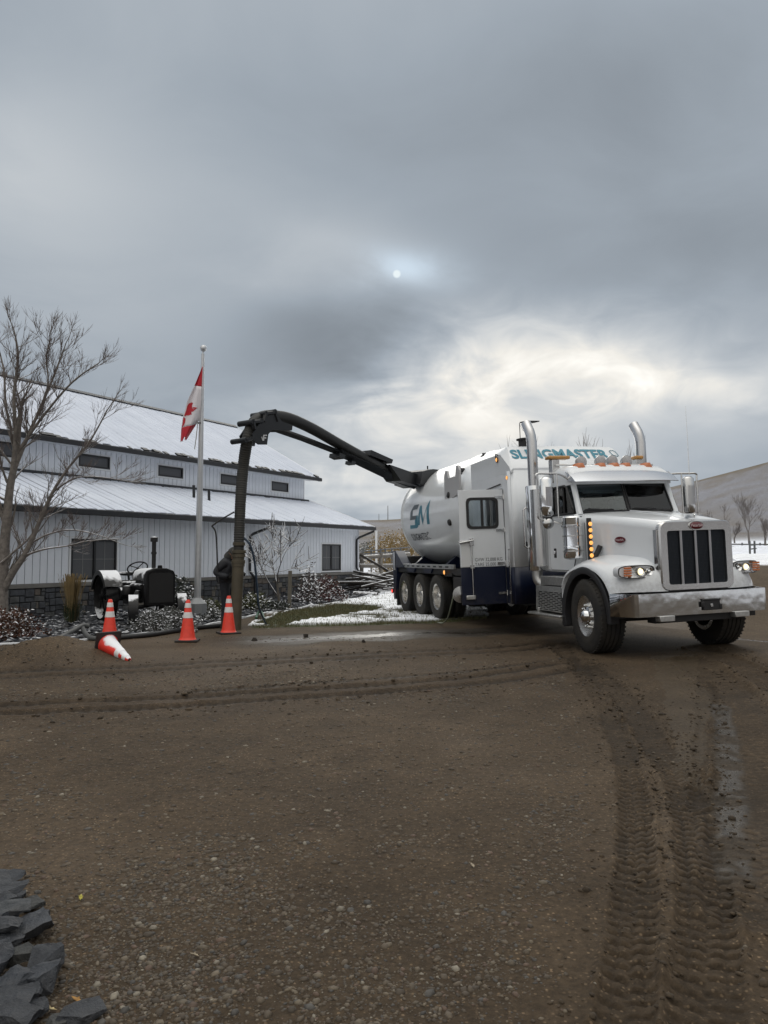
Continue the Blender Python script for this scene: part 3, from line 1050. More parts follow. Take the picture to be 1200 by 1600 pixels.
def build_slate_pile():
    m1 = mat('blue_slate', (0.036, 0.041, 0.050), 0.6, col2=(0.016, 0.018, 0.023), vscale=9, bump=1.0, bscale=34, dirt=.35)
    m2 = mat('grey_slate', (0.065, 0.067, 0.066), 0.7, col2=(0.035, 0.037, 0.038), vscale=9, bump=1.0, bscale=34, dirt=.35)
    m3 = mat('pale_slate', (0.075, 0.080, 0.086), 0.65, col2=(0.030, 0.034, 0.040), vscale=11, bump=1.0, bscale=40, dirt=.45)
    m4 = mat('blue_dusty_slate', (0.046, 0.053, 0.065), 0.6, col2=(0.020, 0.023, 0.030), vscale=6, bump=1.0, bscale=30, dirt=.5)
    # px, py of the stone's middle, size, flatness, yaw, tilt, height above ground, material, words
    R = [
        (12, 1372, .115, .45, .3, .15, .03, m1, 'blue slate rock at the top of the roadside pile'),
        (10, 1392, .13, .30, .1, .05, .06, m1, 'flat blue slate second from the top of the pile'),
        (44, 1412, .10, .5, -.6, .2, .02, m2, 'small rounded grey-blue rock jutting right below the top slabs'),
        (8, 1406, .075, .6, .5, .1, .06, m1, 'small dark rock tucked at the frame edge under the flat slab'),
        (16, 1420, .12, .28, .45, .25, .09, m2, 'pale grey slab lying tilted across the pile'),
        (40, 1448, .19, .35, .2, .12, .05, m1, 'large blue-grey slab spreading right in mid pile'),
        (14, 1470, .13, .5, .9, .2, .04, m1, 'dark slate block under the large mid-pile slab'),
        (34, 1487, .085, .6, -.2, .6, .06, m2, 'brownish grey chunk standing in the gap of the pile'),
        (70, 1497, .125, .5, .9, .35, .05, m1, 'angular blue slate leaning out towards the gravel'),
        (64, 1523, .125, .65, .35, .3, .06, m1, 'sharp-edged dark blue block with a pointed top'),
        (24, 1530, .145, .45, -.3, .25, .05, m1, 'broad dark slate left of the pointed block'),
        (14, 1562, .17, .35, .5, .15, .04, m1, 'wide flat blue slate near the bottom of the pile'),
        (28, 1584, .15, .35, -.2, .08, .04, m1, 'blue slate slab lowest in the left corner'),
        (118, 1582, .13, .38, .7, .05, .02, m1, 'lone triangular blue slate lying out on the gravel'),
        (-25, 1440, .2, .5, .2, .1, .05, m1, 'big slate mostly beyond the left frame edge, middle'),
        (-25, 1510, .2, .5, .7, .1, .06, m1, 'big slate mostly beyond the left frame edge, lower'),
        (-20, 1385, .17, .5, .4, .1, .05, m1, 'big slate mostly beyond the left frame edge, upper'),
        (90, 1598, .07, .4, .4, .1, .01, m2, 'small grey stone below the lone triangular slate'),
    ]
    R += [(30, 1400, .06, .5, 1.1, .2, .05, m2, 'small wedge of slate caught between the top slabs'), (58, 1432, .07, .45, .2, .1, .02, m1, 'small blue slate at the right rim under the tilted slab'),
          (84, 1512, .06, .5, 1.4, .2, .02, m1, 'fist-sized slate lying out by the leaning rock'), (48, 1552, .085, .4, .6, .2, .05, m2, 'mid-grey slate between pointed block and bottom slabs'),
          (58, 1574, .07, .45, 1.2, .15, .03, m1, 'dark stub of slate left of the pale leaf'), (4, 1446, .10, .4, .2, .2, .09, m1, 'slate plate overlapping the large mid-pile slab at its left')]
    for k, (px, py, s, fl, yaw, tl, zz, m, lab) in enumerate(R):
        p = gnd(px, py, zz)
        m = {0: m4, 1: m1, 2: m, 3: m1, 4: m3 if m is m2 else m4}[k % 5]
        o = slate_block('slate_rock', 40 + k * 7, s * 0.62, fl * .68, m)
        o.location = p
        o.rotation_euler = (tl * 0.8, -tl * 0.5, yaw)
        tag(o, lab, 'rock', 'slate rocks in the roadside pile')
    # fallen leaves among the gravel
    def leaf(px, py, s, col, lab, yaw):
        p = gnd(px, py, 0.012)
        out = [(0, -1), (.25, -.55), (.6, -.5), (.45, -.15), (.8, .15), (.4, .3), (.3, .6), (0, 1), (-.3, .55), (-.45, .3), (-.8, .1), (-.42, -.15), (-.55, -.5), (-.2, -.55)]
        b = MB()
        n = len(out)
        vs = [Vector((a * s * .7, c * s, 0.012 * (a * a + 0.4 * c) * s * 25 + .002)) for a, c in out] + [Vector((0, 0, 0.004))]
        vs2 = [q + Vector((0, 0, -0.0012)) for q in vs]
        b.add(vs, [(i, (i + 1) % n, n) for i in range(n)])
        b.add(vs2, [((i + 1) % n, i, n) for i in range(n)])
        o = b.build('fallen_leaf', mat('leaf_' + lab.split()[0], col, 0.7, var=0.3, vscale=50))
        o.location = p; o.rotation_euler = (0.15, 0.2, yaw)
        tag(o, lab, 'leaf')
    leaf(126, 1402, .020, (0.33, 0.29, 0.04), 'yellow fallen leaf on the brown gravel right of the slate pile', 0.3)
    leaf(120, 1563, .026, (0.30, 0.15, 0.025), 'orange fallen leaf behind the lone triangular slate', 1.2)
    leaf(78, 1577, .024, (0.42, 0.33, 0.16), 'pale beige fallen leaf between the slates', 1.9)
    leaf(738, 1352, .020, (0.30, 0.25, 0.18), 'small pale tan leaf standing up in the middle of the gravel', 0.4)
    leaf(488, 1245, .024, (0.22, 0.18, 0.12), 'dry brown leaf lying flat on the open gravel', 1.4)
    leaf(304, 1492, .020, (0.26, 0.21, 0.14), 'curled straw leaf on the gravel left of centre', 1.5)


build_slate_pile()
# ------------------------------------------------------------------ truck
WHITE = mat('truck_white_paint', (0.70, 0.725, 0.755), 0.28, coat=0.6, dirt=0.08, mud=(1.30, .70, .55))
TANKW = mat('tank_white_paint', (0.75, 0.775, 0.80), 0.25, coat=0.4, dirt=0.07, mud=(-.4, -1.3, .30))
NAVY = mat('truck_navy_paint', (0.004, 0.008, 0.026), 0.4, coat=0.15, dirt=0.05, mud=(.95, .45, .35), spec=.3)
CHROME = mat('chrome', (0.80, 0.81, 0.82), 0.06, 1.0, rvar=0.05)
CHROMEW = mat('wavy_chrome', (0.62, 0.62, 0.62), 0.09, 1.0, bump=0.11, bscale=4.0, bdetail=1.5)
STEEL = mat('stainless_steel', (0.58, 0.58, 0.58), 0.25, 1.0, rvar=0.15)
ALU = mat('aluminium', (0.55, 0.55, 0.54), 0.38, 0.9, var=0.15, vscale=20, dirt=0.35)
RIMM = mat('polished_rim', (0.62, 0.60, 0.57), 0.25, 0.95, dirt=0.4)
BLACK = mat('black_plastic', (0.014, 0.014, 0.016), 0.55, dirt=0.2)
FRAMEB = mat('black_chassis_paint', (0.010, 0.010, 0.012), 0.6, dirt=0.3)
RUBBER = mat('tyre_rubber', (0.014, 0.014, 0.015), 0.8, col2=(0.030, 0.026, 0.021), vscale=3.0, bump=0.3, bscale=60)
MESHM = mat('grille_mesh', (0.020, 0.024, 0.032), 0.4, 0.6)
BARM = mat('grille_bar_metal', (0.42, 0.42, 0.44), 0.35, 0.9)
AMBER = mat('amber_lens', (0.40, 0.11, 0.03), 0.2, coat=0.5, emit=(1.0, 0.35, 0.05), estr=0.03)
AMBERON = mat('amber_lamp_lit', (0.8, 0.3, 0.05), 0.3, emit=(1.0, 0.46, 0.13), estr=0.75)
AMBERC = mat('amber_beacon', (0.42, 0.21, 0.05), 0.35, coat=0.3)
REDON = mat('red_marker_lit', (0.5, 0.02, 0.02), 0.3, emit=(1.0, 0.08, 0.06), estr=0.9)
LAMPON = mat('headlamp_bulb_lit', (1, 0.95, 0.8), 0.3, emit=(1.0, 0.84, 0.50), estr=1.3)
GREYC = mat('lamp_cover_grey', (0.36, 0.36, 0.37), 0.5, var=0.1, vscale=30)
TEAL = mat('teal_lettering', (0.030, 0.20, 0.28), 0.4)
DARKL = mat('dark_lettering', (0.022, 0.030, 0.040), 0.4)
LOGOG = mat('logo_slate_grey', (0.085, 0.11, 0.13), 0.4)
BADGER = mat('badge_red', (0.10, 0.006, 0.012), 0.25, coat=0.6)
BADGET = mat('badge_lettering', (0.5, 0.36, 0.38), 0.4)
GLASS = glass_mat('cab_glass', (0.74, 0.80, 0.82), 0.02, 0.92)
GLASSC = glass_mat('lamp_glass', (0.9, 0.92, 0.93), 0.02, 0.95)
INTER = mat('cab_interior', (0.075, 0.080, 0.085), 0.7)
INTER2 = mat('seat_fabric_grey', (0.22, 0.225, 0.23), 0.85)
BOOMB = mat('boom_black_paint', (0.005, 0.006, 0.008), 0.42, rvar=0.2)
HOSEB = mat('boom_hose_rubber', (0.006, 0.0065, 0.007), 0.5, col2=(0.011, 0.011, 0.0105), vscale=5)
HOSEM = mat('ribbed_suction_hose', (0.030, 0.028, 0.023), 0.6, col2=(0.016, 0.0155, 0.014), vscale=8)
DIGT = mat('suction_tube_olive', (0.075, 0.062, 0.038), 0.55, col2=(0.052, 0.044, 0.029), vscale=4)

truck = empty('vacuum_truck')
truck.matrix_world = Matrix(((t_h2.x, t_l2.x, t_u3.x, TC.x), (t_h2.y, t_l2.y, t_u3.y, TC.y), (t_h2.z, t_l2.z, t_u3.z, TC.z), (0, 0, 0, 1)))
tag(truck, 'white vacuum tank truck with navy skirt, chrome bumper and lit headlamps parked on the yard', 'truck')


def tb(name, x0, x1, y0, y1, z0, z1, m, parent=None, bevel=0.008):
    return MB().box(x0, x1, y0, y1, z0, z1).build(name, m, parent or truck, bevel=bevel)


def build_wheel(steer):
    """wheel in local space: axis y, outer face at -y; returns the root (rim) object"""
    R = 0.56 if steer else 0.525
    w = 0.20 if steer else 0.135
    rim_r = 0.297
    dish = 0.035 if steer else 0.125
    prof = [(rim_r + .05, -w), (rim_r + .02, -w + .005), (rim_r - .005, -w + .02), (rim_r - .025, -w + .03), (rim_r - .04, -w + dish), (rim_r - .07, -w + dish + .012), (0.15, -w + dish + .02), (0.001, -w + dish + .02)]
    rim = MB().lathe(prof, ax='y', n=36)
    rim.lathe([(rim_r + .03, -w + .012), (rim_r - .03, w * .2), (rim_r - .03, w), (rim_r + .03, w)], ax='y', n=36)
    root = rim.build('wheel', RIMM, truck)
    # tyre with shoulder, sidewall bead and circumferential grooves
    t = [(rim_r + .012, -w + .004), (rim_r + .05, -w - .004), (rim_r + .10, -w - .014), (rim_r + .125, -w - .010), (R - .07, -w - .006), (R - .028, -w + .004), (R - .006, -w + .022)]
    ng = 5 if steer else 4
    xs = np.linspace(-w + .03, w - .03, ng + 1)
    for k in range(ng):
        a, b = xs[k], xs[k + 1]
        t += [(R, a + .008), (R, b - .008)]
        if k < ng - 1:
            t += [(R - .016, b - .006), (R - .016, b + .006)]
    t += [(R - .006, w - .022), (R - .05, w), (rim_r + .05, w), (rim_r + .01, w - .005)]
    ty = MB().lathe(t, ax='y', n=64)
    # lugs on the shoulder
    for k in range(52):
        a = 2 * math.pi * k / 52
        M = Matrix.Rotation(a, 4, 'Y')
        for sgn in (-1, 1):
            ty.box(-.012, .012, sgn * (w - .030) - .02, sgn * (w - .030) + .02, R - .01, R + .004, M)
    ty.build('tyre', RUBBER, root, smooth=30)
    # hub
    hb = MB()
    d0 = -w + dish + .02
    hb.lathe([(0.145, d0), (0.14, d0 - .02), (0.10, d0 - .035), (0.085, d0 - .085), (0.06, d0 - .105), (0.001, d0 - .112)] if steer or True else [], ax='y', n=24)
    hb.build('hub', CHROME if steer else RIMM, root)
    nut = None
    for k in range(10):
        a = 2 * math.pi * k / 10
        if nut is None:
            nb = MB().lathe([(0.017, d0 + .005), (0.017, d0 - .03), (0.011, d0 - .045), (0.001, d0 - .048)], ax='y', n=7)
            nut_me = nb.mesh('lug_nut', CHROME)
        nut = bpy.data.objects.new('lug_nut', nut_me); COL.objects.link(nut); nut.parent = root
        nut.location = (0.168 * math.cos(a), 0, 0.168 * math.sin(a))
    return root


w_f = build_wheel(True); w_f.location = (0, -1.04, .56); w_f.rotation_euler = (0, 0, RD(-6))
w2 = copy_tree(w_f, truck); w2.location = (0, 1.04, .56); w2.rotation_euler = (0, 0, RD(180 - 6))
w_r = build_wheel(False); w_r.location = (-6.95, -1.13, .525)
for k, x in enumerate((-6.95, -8.3, -9.65)):
    if k:
        c = copy_tree(w_r, truck); c.location = (x, -1.13, .525); c.rotation_euler = (0, RD(23 * k), 0)
    for y, rz in ((-0.80, 0), (0.80, math.pi), (1.13, math.pi)):
        c = copy_tree(w_r, truck); c.location = (x, y, .525); c.rotation_euler = (0, RD(31 * k), rz)
    MB().tube([(x, -1.0, .525), (x, 1.0, .525)], .075, 10).build('axle', FRAMEB, truck)
MB().tube([(0, -.9, .5), (0, .9, .5)], .06, 8).build('axle', FRAMEB, truck)

# chassis
for s in (-1, 1):
    tb('chassis_rail', -10.9, 1.0, s * .43 - .045, s * .43 + .045, .72, 1.0, FRAMEB)
tb('engine_sump', -0.6, .9, -.34, .34, .5, 1.15, FRAMEB)
tb('cross_member', .86, 1.05, -.75, .75, .50, .64, FRAMEB)
tb('radiator_support', .80, 1.02, -.56, .56, .62, 1.0, FRAMEB)
for s in (-1, 1):
    tb('tow_bracket', .95, 1.16, s * .62 - .12, s * .62 + .12, .53, .61, ALU)
tb('underbody_tank', -6.2, -2.6, -.40, .40, .45, .72, FRAMEB)

# bumper: flat front with swept ends, polished
bz0, bz1 = .605, .925
pl = [(.72, -1.25), (1.09, -1.09), (1.12, -1.04), (1.12, 1.04), (1.09, 1.09), (.72, 1.25)]
inn = [(a - .02, b * .985) for a, b in pl]
bb = MB()
for (zz0, zz1) in ((bz0, bz1),):
    n = len(pl)
    outer_lo = [Vector((a, b, zz0)) for a, b in pl]; outer_hi = [Vector((a, b, zz1)) for a, b in pl]
    lip_lo = [Vector((a - .05, b * .97, zz0 - .004)) for a, b in pl]; lip_hi = [Vector((a - .05, b * .97, zz1 + .004)) for a, b in pl]
    bb.rings([lip_lo, outer_lo, outer_hi, lip_hi], close=False, caps=False)
bump = bb.build('bumper', CHROMEW, truck, smooth=20)
so = bump.modifiers.new('solid', 'SOLIDIFY'); so.thickness = .012; so.offset = -1
pb = MB().box(1.126, 1.15, -.02, .26, .655, .80)
pb.box(1.13, 1.165, -.05, -.005, .70, .78); pb.box(1.13, 1.165, .245, .285, .66, .74); pb.box(1.14, 1.16, -.03, .27, .79, .815)
pb.build('plate_bracket', BLACK, bump, bevel=.01)
tb('bolt_light', 1.152, 1.166, .09, .13, .70, .745, STEEL, bump, .003)

# hood
def hring(x, hw, z0, z1, r, n=6):
    p = [(-hw, z0), (-hw, z1 - r)]
    p += [(-hw + r - r * math.cos(a), z1 - r + r * math.sin(a)) for a in np.linspace(0, math.pi / 2, n)[1:]]
    top = [(y, z1 + .028 * (1 - (y / hw) ** 2)) for y in np.linspace(-hw + r, hw - r, 7)[1:-1]]
    p += top
    p += [(hw - r + r * math.sin(a), z1 - r + r * math.cos(a)) for a in np.linspace(0, math.pi / 2, n)]
    p += [(hw, z0)]
    return [Vector((x, a, b)) for a, b in p]
hood = MB().rings([hring(-.66, .92, 1.12, 2.155, .14), hring(-.3, .86, 1.08, 2.115, .14), hring(.2, .76, 1.05, 2.055, .13), hring(.7, .655, 1.0, 1.985, .12), hring(.97, .60, .95, 1.935, .11)]).build('hood', WHITE, truck, smooth=50)
# raised rib down the middle and side seam
MB().tube(smooth_path([(-.6, 0, 2.185), (.2, 0, 2.09), (1.0, 0, 1.955)], 5), .02, 8, flat=.5).build('hood_rib', WHITE, hood)
for s in (-1, 1):
    MB().tube([(-.5, s * .895, 1.35), (-.5, s * .897, 2.0)], .004, 5).build('hood_seam', BLACK, hood)
    o = MB().lathe([(.001, -.012), (.105, -.012), (.105, .004), (.09, .012), (.001, .014)], ax='y', n=28)
    ov = o.build('hood_emblem', BADGER, hood)
    ov.scale = (1.0, -s, .46); ov.location = (.28, s * .755, 1.70); ov.rotation_euler = (0, 0, s * RD(-11.6))
    o = MB(); v, f = text_mesh('Peterbilt', .05, .001)
    o.add([Vector((a.x - .085, 0, a.y - .015)) for a in v], f)
    tx = o.build('emblem_lettering', BADGET, hood, smooth=0)
    tx.location = (.28, s * .772, 1.70); tx.rotation_euler = (0, 0, s * RD(-11.6)); tx.scale = (-s, 1, 1)
# chrome intake strip beside the grille
for s in (-1, 1):
    st = []
    for z in np.linspace(1.25, 1.82, 8):
        st.append([Vector((x, s * (.612 + (1.0 - x) * .21 + e), z)) for x, e in ((.94, .004), (.94, .012), (1.0, .012), (1.0, .004))])
    MB().rings(st).build('intake_trim', CHROMEW, truck)

# grille surround
def rrect(hw, z0, z1, r, n=5):
    out = []
    for cy, cz, a0 in ((hw - r, z1 - r, 0), (-hw + r, z1 - r, 90), (-hw + r, z0 + r, 180), (hw - r, z0 + r, 270)):
        for a in np.linspace(a0, a0 + 90, n):
            out.append((cy + r * math.cos(RD(a)), cz + r * math.sin(RD(a))))
    return out
go, gi = rrect(.605, .945, 1.935, .11), rrect(.487, 1.035, 1.80, .04)
g = MB()
V3 = lambda x, L_: [Vector((x, a, b)) for a, b in L_]
def sc(L_, k, c=(0, 1.44)):
    return [((a - c[0]) * k + c[0], (b - c[1]) * k + c[1]) for a, b in L_]
g.rings([V3(.96, go), V3(1.03, go), V3(1.055, sc(go, .975)), V3(1.055, gi), V3(1.0, gi)], caps=False)
grille = g.build('grille_surround', mat('grille_polished', (0.62, 0.61, 0.60), 0.22, 1.0, rvar=.12, bump=.08, bscale=4), truck, smooth=30)
MB().prism([(a * 1.02, b) for a, b in gi], 'x', .985, 1.0).build('grille_mesh', MESHM, grille)
wm = MB()
for z in np.arange(1.045, 1.795, .0215):
    wm.box(1.002, 1.006, -.485, .485, z, z + .005)
for y in np.arange(-.48, .481, .021):
    wm.box(1.0055, 1.009, y, y + .004, 1.037, 1.798)
tag(wm.build('grille_wires', mat('grille_wire', (0.05, 0.058, 0.07), .4, .7), grille, smooth=0), kind='stuff')
for y in (-.243, 0, .243):
    MB().tube([(1.025, y, 1.03), (1.025, y, 1.805)], .020, 10).build('grille_bar', BARM, grille)
o = MB().lathe([(.001, 0), (.115, 0), (.115, .012), (.10, .02), (.001, .022)], ax='x', n=28).build('front_emblem', BADGER, grille)
o.scale = (1, 1, .48); o.location = (1.054, 0, 1.868)
o = MB().lathe([(.112, 0), (.122, 0), (.122, .016), (.112, .016), (.112, 0)], ax='x', n=28).build('emblem_rim', CHROME, grille)
o.scale = (1, 1, .5); o.location = (1.054, 0, 1.868)
v, f = text_mesh('Peterbilt', .058, .0015)
o = MB(); o.add([Vector((0, a.x - .10, a.y - .018)) for a in v], f)
o = o.build('emblem_lettering', BADGET, grille, smooth=0); o.location = (1.079, 0, 1.868)
# hood ornament: a small swept bird shape
orn = MB().rings([[Vector((x, y * w, z0 + abs(y) * .05 + t)) for y, t in ((-1, 0), (-.4, .02), (0, .035), (.4, .02), (1, 0), (0, -.01))] for x, w, z0 in ((.82, .015, 1.99), (.90, .09, 1.995), (.98, .05, 1.99), (1.04, .012, 1.985))])
orn.build('hood_ornament', CHROME, hood)

# fenders
po = [(-.74, .86), (-.73, 1.03), (-.60, 1.20), (-.33, 1.31), (0, 1.345), (.30, 1.295), (.52, 1.18), (.66, 1.03), (.70, .945)]
pi_ = [(-.74, .90), (-.73, 1.16), (-.60, 1.36), (-.33, 1.47), (0, 1.50), (.42, 1.47), (.80, 1.40), (1.01, 1.20), (1.04, .945)]
po = [tuple(p[:2]) for p in smooth_path([(a, b, 0) for a, b in po], 4)]
pi_ = [tuple(p[:2]) for p in smooth_path([(a, b, 0) for a, b in pi_], 4)]
for s in (-1, 1):
    rows = []
    for t in np.linspace(0, 1, 12):
        w = t ** 2.2
        y = s * (.50 + .73 * t)
        rows.append([Vector((a * (1 - w) + c * w, y, b * (1 - w) + d * w - .02 * t ** 8)) for (a, b), (c, d) in zip(pi_, po)])
    lip = [Vector((q.x * .985, q.y + s * .004, q.z - .035)) for q in rows[-1]]
    lip2 = [Vector((q.x * .95, q.y - s * .05, q.z - .045)) for q in rows[-1]]
    fb = MB().rings(rows + [lip, lip2], close=False, caps=False)
    fen = fb.build('fender', WHITE, truck, smooth=60)
    # black rubber flare and liner
    fl = []
    for a in np.linspace(RD(-6), RD(197), 26):
        c, sn = math.cos(a), math.sin(a)
        rr_ = .735 - .03 * max(0, c)
        fl.append([Vector((r * c - .01, s * y, .56 + r * sn * (1.02 if sn > 0 else 1))) for r, y in ((rr_, 1.235), (rr_ - .02, 1.25), (rr_ - .105, 1.235), (rr_ - .11, 1.10), (rr_ - .02, 1.09))])
    MB().rings(fl).build('fender_flare', BLACK, fen, smooth=50)
    ln = []
    for a in np.linspace(RD(0), RD(190), 20):
        ln.append([Vector((.70 * math.cos(a) - .01, s * y, .56 + .70 * math.sin(a))) for y in (1.20, .55)])
    MB().rings(ln, close=False, caps=False).build('wheel_liner', BLACK, fen)
    tb('mud_flap', -.79, -.755, s * .80 - .42 + (.0), s * .80 + .42, .36, .95, BLACK, fen)
    # headlamp pod on its bracket
    yc = s * .915
    rings_ = []
    for x, ky, kz in ((.70, .35, .4), (.74, .75, .8), (.82, .97, .97), (.90, 1.0, 1.0), (.955, .985, .97)):
        ring = []
        for k in range(24):
            a = 2 * math.pi * k / 24
            cx_, sn_ = math.cos(a), math.sin(a)
            e = 0.55
            yy_ = math.copysign(abs(cx_) ** e, cx_) * .275 * ky
            zz_ = math.copysign(abs(sn_) ** e, sn_) * .098 * kz
            xx = x - .10 * max(0, (yy_ * s) / .275) ** 2 * (1 if x > .8 else .4)
            ring.append(Vector((xx, yc + yy_, 1.235 + zz_)))
        rings_.append(ring)
    pod = MB().rings(rings_, caps=True).build('headlight', WHITE, truck, smooth=50)
    front = rings_[-1]
    cen = Vector((.955, yc, 1.235))
    def ins(q, k, dx):
        d = q - cen
        return Vector((q.x + dx, cen.y + d.y * k, cen.z + d.z * k))
    MB().rings([[ins(q, .995, .0) for q in front], [ins(q, .96, .012) for q in front], [ins(q, .88, .008) for q in front], [ins(q, .87, -.004) for q in front]], caps=False).build('headlight_bezel', BLACK, pod)
    refl = MB().rings([[ins(q, .875, .002) for q in front], [ins(q, .55, .004) for q in front]], caps=True)
    refl.build('reflector', mat('lamp_reflector', (0.55, 0.55, 0.55), .2, .9, bump=.25, bscale=25), pod)
    for yy_, r, m, nm in ((-.03, .060, STEEL, 'low_beam_ring'), (-.165, .055, CHROME, 'high_beam_ring')):
        yb = yc + s * -yy_ * -1
        yb = yc - s * (-yy_) if False else yc + s * (-1) * (-yy_) * -1
        yb = yc + s * yy_
        xb = .965 - .10 * max(0, yy_ / .275) ** 2
        MB().lathe([(r * .45, .0), (r * .8, .012), (r, .020), (r * 1.05, .004)], (xb, yb, 1.237), 'x', 20).build(nm, m, pod)
        if 'low' in nm:
            MB().ball((xb + .012, yb, 1.237), .034, 12, 8, (.6, 1, 1)).build('bulb', LAMPON, pod)
        else:
            MB().ball((xb + .008, yb, 1.237), .024, 12, 8, (.6, 1, 1)).build('bulb', CHROME, pod)
    ts = MB()
    for q in (.055, .020, -.015, -.050):
        ts.box(.936, .957, yc + s * .105, yc + s * .225, 1.237 + q - .013, 1.237 + q + .013)
    ts.build('turn_signal', AMBER, pod, bevel=.005)
    MB().box(.80, .93, yc - s * .29 - .03, yc - s * .29 + .03, 1.15, 1.30).build('lamp_bracket', WHITE, pod, bevel=.02)
    MB().tube([(.80, yc, 1.15), (.78, yc, 1.02)], .05, 10).build('lamp_post', WHITE, pod)

# cab
cab = MB()
cab.box(-1.80, -.60, -1.0, 1.0, 1.20, 2.15)
cab_o = cab.build('cab', WHITE, truck, bevel=.05, seg=3)
cab_o.name = 'cab'
# floor of the body is solid: the cabin interior sits above the belt line
tb('dashboard', -.98, -.66, -.84, .84, 2.10, 2.20, INTER, cab_o, .03)
roof = []
for x, hw, z0, z1, r in ((-1.80, .985, 2.62, 2.92, .16), (-1.55, .985, 2.62, 2.98, .18), (-1.20, .98, 2.62, 2.99, .18), (-.95, .965, 2.63, 2.955, .17), (-.82, .95, 2.64, 2.86, .10), (-.77, .93, 2.645, 2.74, .05)):
    roof.append(hring(x, hw, z0, z1, r))
MB().rings(roof).build('cab_roof', WHITE, cab_o, smooth=50)
tb('rear_wall', -1.80, -1.74, -.985, .985, 2.14, 2.64, WHITE, cab_o, .01)
tb('rear_window', -1.738, -1.732, -.45, .45, 2.24, 2.56, mat('dark_glass', (.01, .012, .014), .06), cab_o, .0)
for s in (-1, 1):
    MB().box(-1.78, -1.46, s * .93 - .05 * (s > 0) - .0, s * .985 + .0, 2.14, 2.64).build('rear_pillar', WHITE, cab_o, bevel=.01)
    MB().tube([(-.635, s * .895, 2.13), (-.74, s * .885, 2.40), (-.835, s * .88, 2.66)], [.055, .048, .05], 8).build('windshield_pillar', WHITE, cab_o)
    # side glass
    gp = [(-1.47, 2.16), (-.67, 2.16), (-.72, 2.24), (-.90, 2.60), (-.96, 2.63), (-1.42, 2.63), (-1.47, 2.59)]
    MB().prism(gp, 'y', s * .945, s * .95).build('side_window', GLASS, cab_o, smooth=0)
    fr = MB()
    fr.tube([Vector((a, s * .97, b)) for a, b in gp] + [Vector((gp[0][0], s * .97, gp[0][1]))], .022, 6)
    fr.build('window_seal', BLACK, cab_o)
    MB().tube([(-1.02, s * .965, 2.17), (-1.02, s * .965, 2.62)], .016, 6).build('vent_post', BLACK, cab_o)
    # door skin with a rounded lower front corner
    dp = [(-1.50, 1.27), (-1.46, 1.235), (-.80, 1.235), (-.70, 1.28), (-.645, 1.40), (-.645, 2.12), (-1.50, 2.12)]
    d = MB().prism(dp, 'y', s * 1.0, s * 1.014).build('cab_door', WHITE, truck, bevel=.006)
    MB().tube([Vector((a, s * 1.006, b)) for a, b in dp] + [Vector((dp[0][0], s * 1.006, dp[0][1]))], .0075, 5).build('door_seam', BLACK, d)
    hh = MB().box(-1.345, -1.265, s * 1.012, s * 1.022, 1.44, 1.60)
    hh.build('door_handle', BLACK, d, bevel=.018)
    MB().box(-1.33, -1.28, s * 1.02, s * 1.036, 1.50, 1.56).build('handle_paddle', CHROME, d, bevel=.006)
# windshield in two panes that meet in a shallow V
wy0, wy1 = .02, .845
def ws(y, t, off=0.0):
    ay = abs(y)
    x0 = -.585 - .05 * ay / .845; x1 = -.80 - .05 * ay / .845
    return Vector((x0 + (x1 - x0) * t + off, y, 2.165 + (2.665 - 2.165) * t))
for s in (-1, 1):
    p = [ws(s * wy0, .03), ws(s * wy1, .03), ws(s * (wy1 - .02), .97), ws(s * wy0, .97)]
    b = MB()
    b.add(p + [q - Vector((.006, 0, .002)) for q in p], [(0, 1, 2, 3), (7, 6, 5, 4), (0, 4, 5, 1), (1, 5, 6, 2), (2, 6, 7, 3), (3, 7, 4, 0)])
    b.build('windshield_pane', GLASS, cab_o, smooth=0)
    MB().tube([q + Vector((.004, 0, 0)) for q in p] + [p[0] + Vector((.004, 0, 0))], .020, 6).build('windshield_seal', BLACK, cab_o)
    # wiper
    w = MB()
    base = ws(s * .42 - .0 + (-.36 if s > 0 else -.0) + (.36 if s > 0 else .0), 0, .05)
    piv = ws(.62 if s > 0 else -.16, 0.0, .05) + Vector((0, 0, -.01))
    tip = ws(.10 if s > 0 else -.74, .13, .03)
    w.tube([piv, piv * .5 + tip * .5 + Vector((.015, 0, .01)), tip], [.014, .011, .007], 6)
    a, bq = tip + (piv - tip) * -.02, tip + (piv - tip) * .85
    w.tube([ws(.06 if s > 0 else -.80, .10, .022), ws(.50 if s > 0 else -.30, .085, .022)], .012, 5)
    w.lathe([(.03, -.01), (.03, .03), (.001, .035)], piv, 'x', 10)
    w.build('wiper', BLACK, cab_o)
# visor
vs = []
for y in np.linspace(-.97, .97, 13):
    k = (abs(y) / .97) ** 4
    vs.append([Vector((-.86 - .05 * k, y, 2.895 - .03 * k)), Vector((-.66 - .06 * k, y, 2.80 - .03 * k)), Vector((-.50 - .10 * k, y, 2.675)), Vector((-.505 - .10 * k, y, 2.665)), Vector((-.68 - .06 * k, y, 2.785 - .03 * k)), Vector((-.87 - .05 * k, y, 2.88 - .03 * k))])
MB().rings(vs).build('sun_visor', mat('visor_steel', (.62, .64, .68), .24, .85), cab_o, smooth=30)
for s in (-1, 1):
    MB().prism([(-.86, 2.86), (-.60, 2.67), (-.86, 2.70)], 'y', s * .955, s * .968).build('visor_end', STEEL, cab_o)
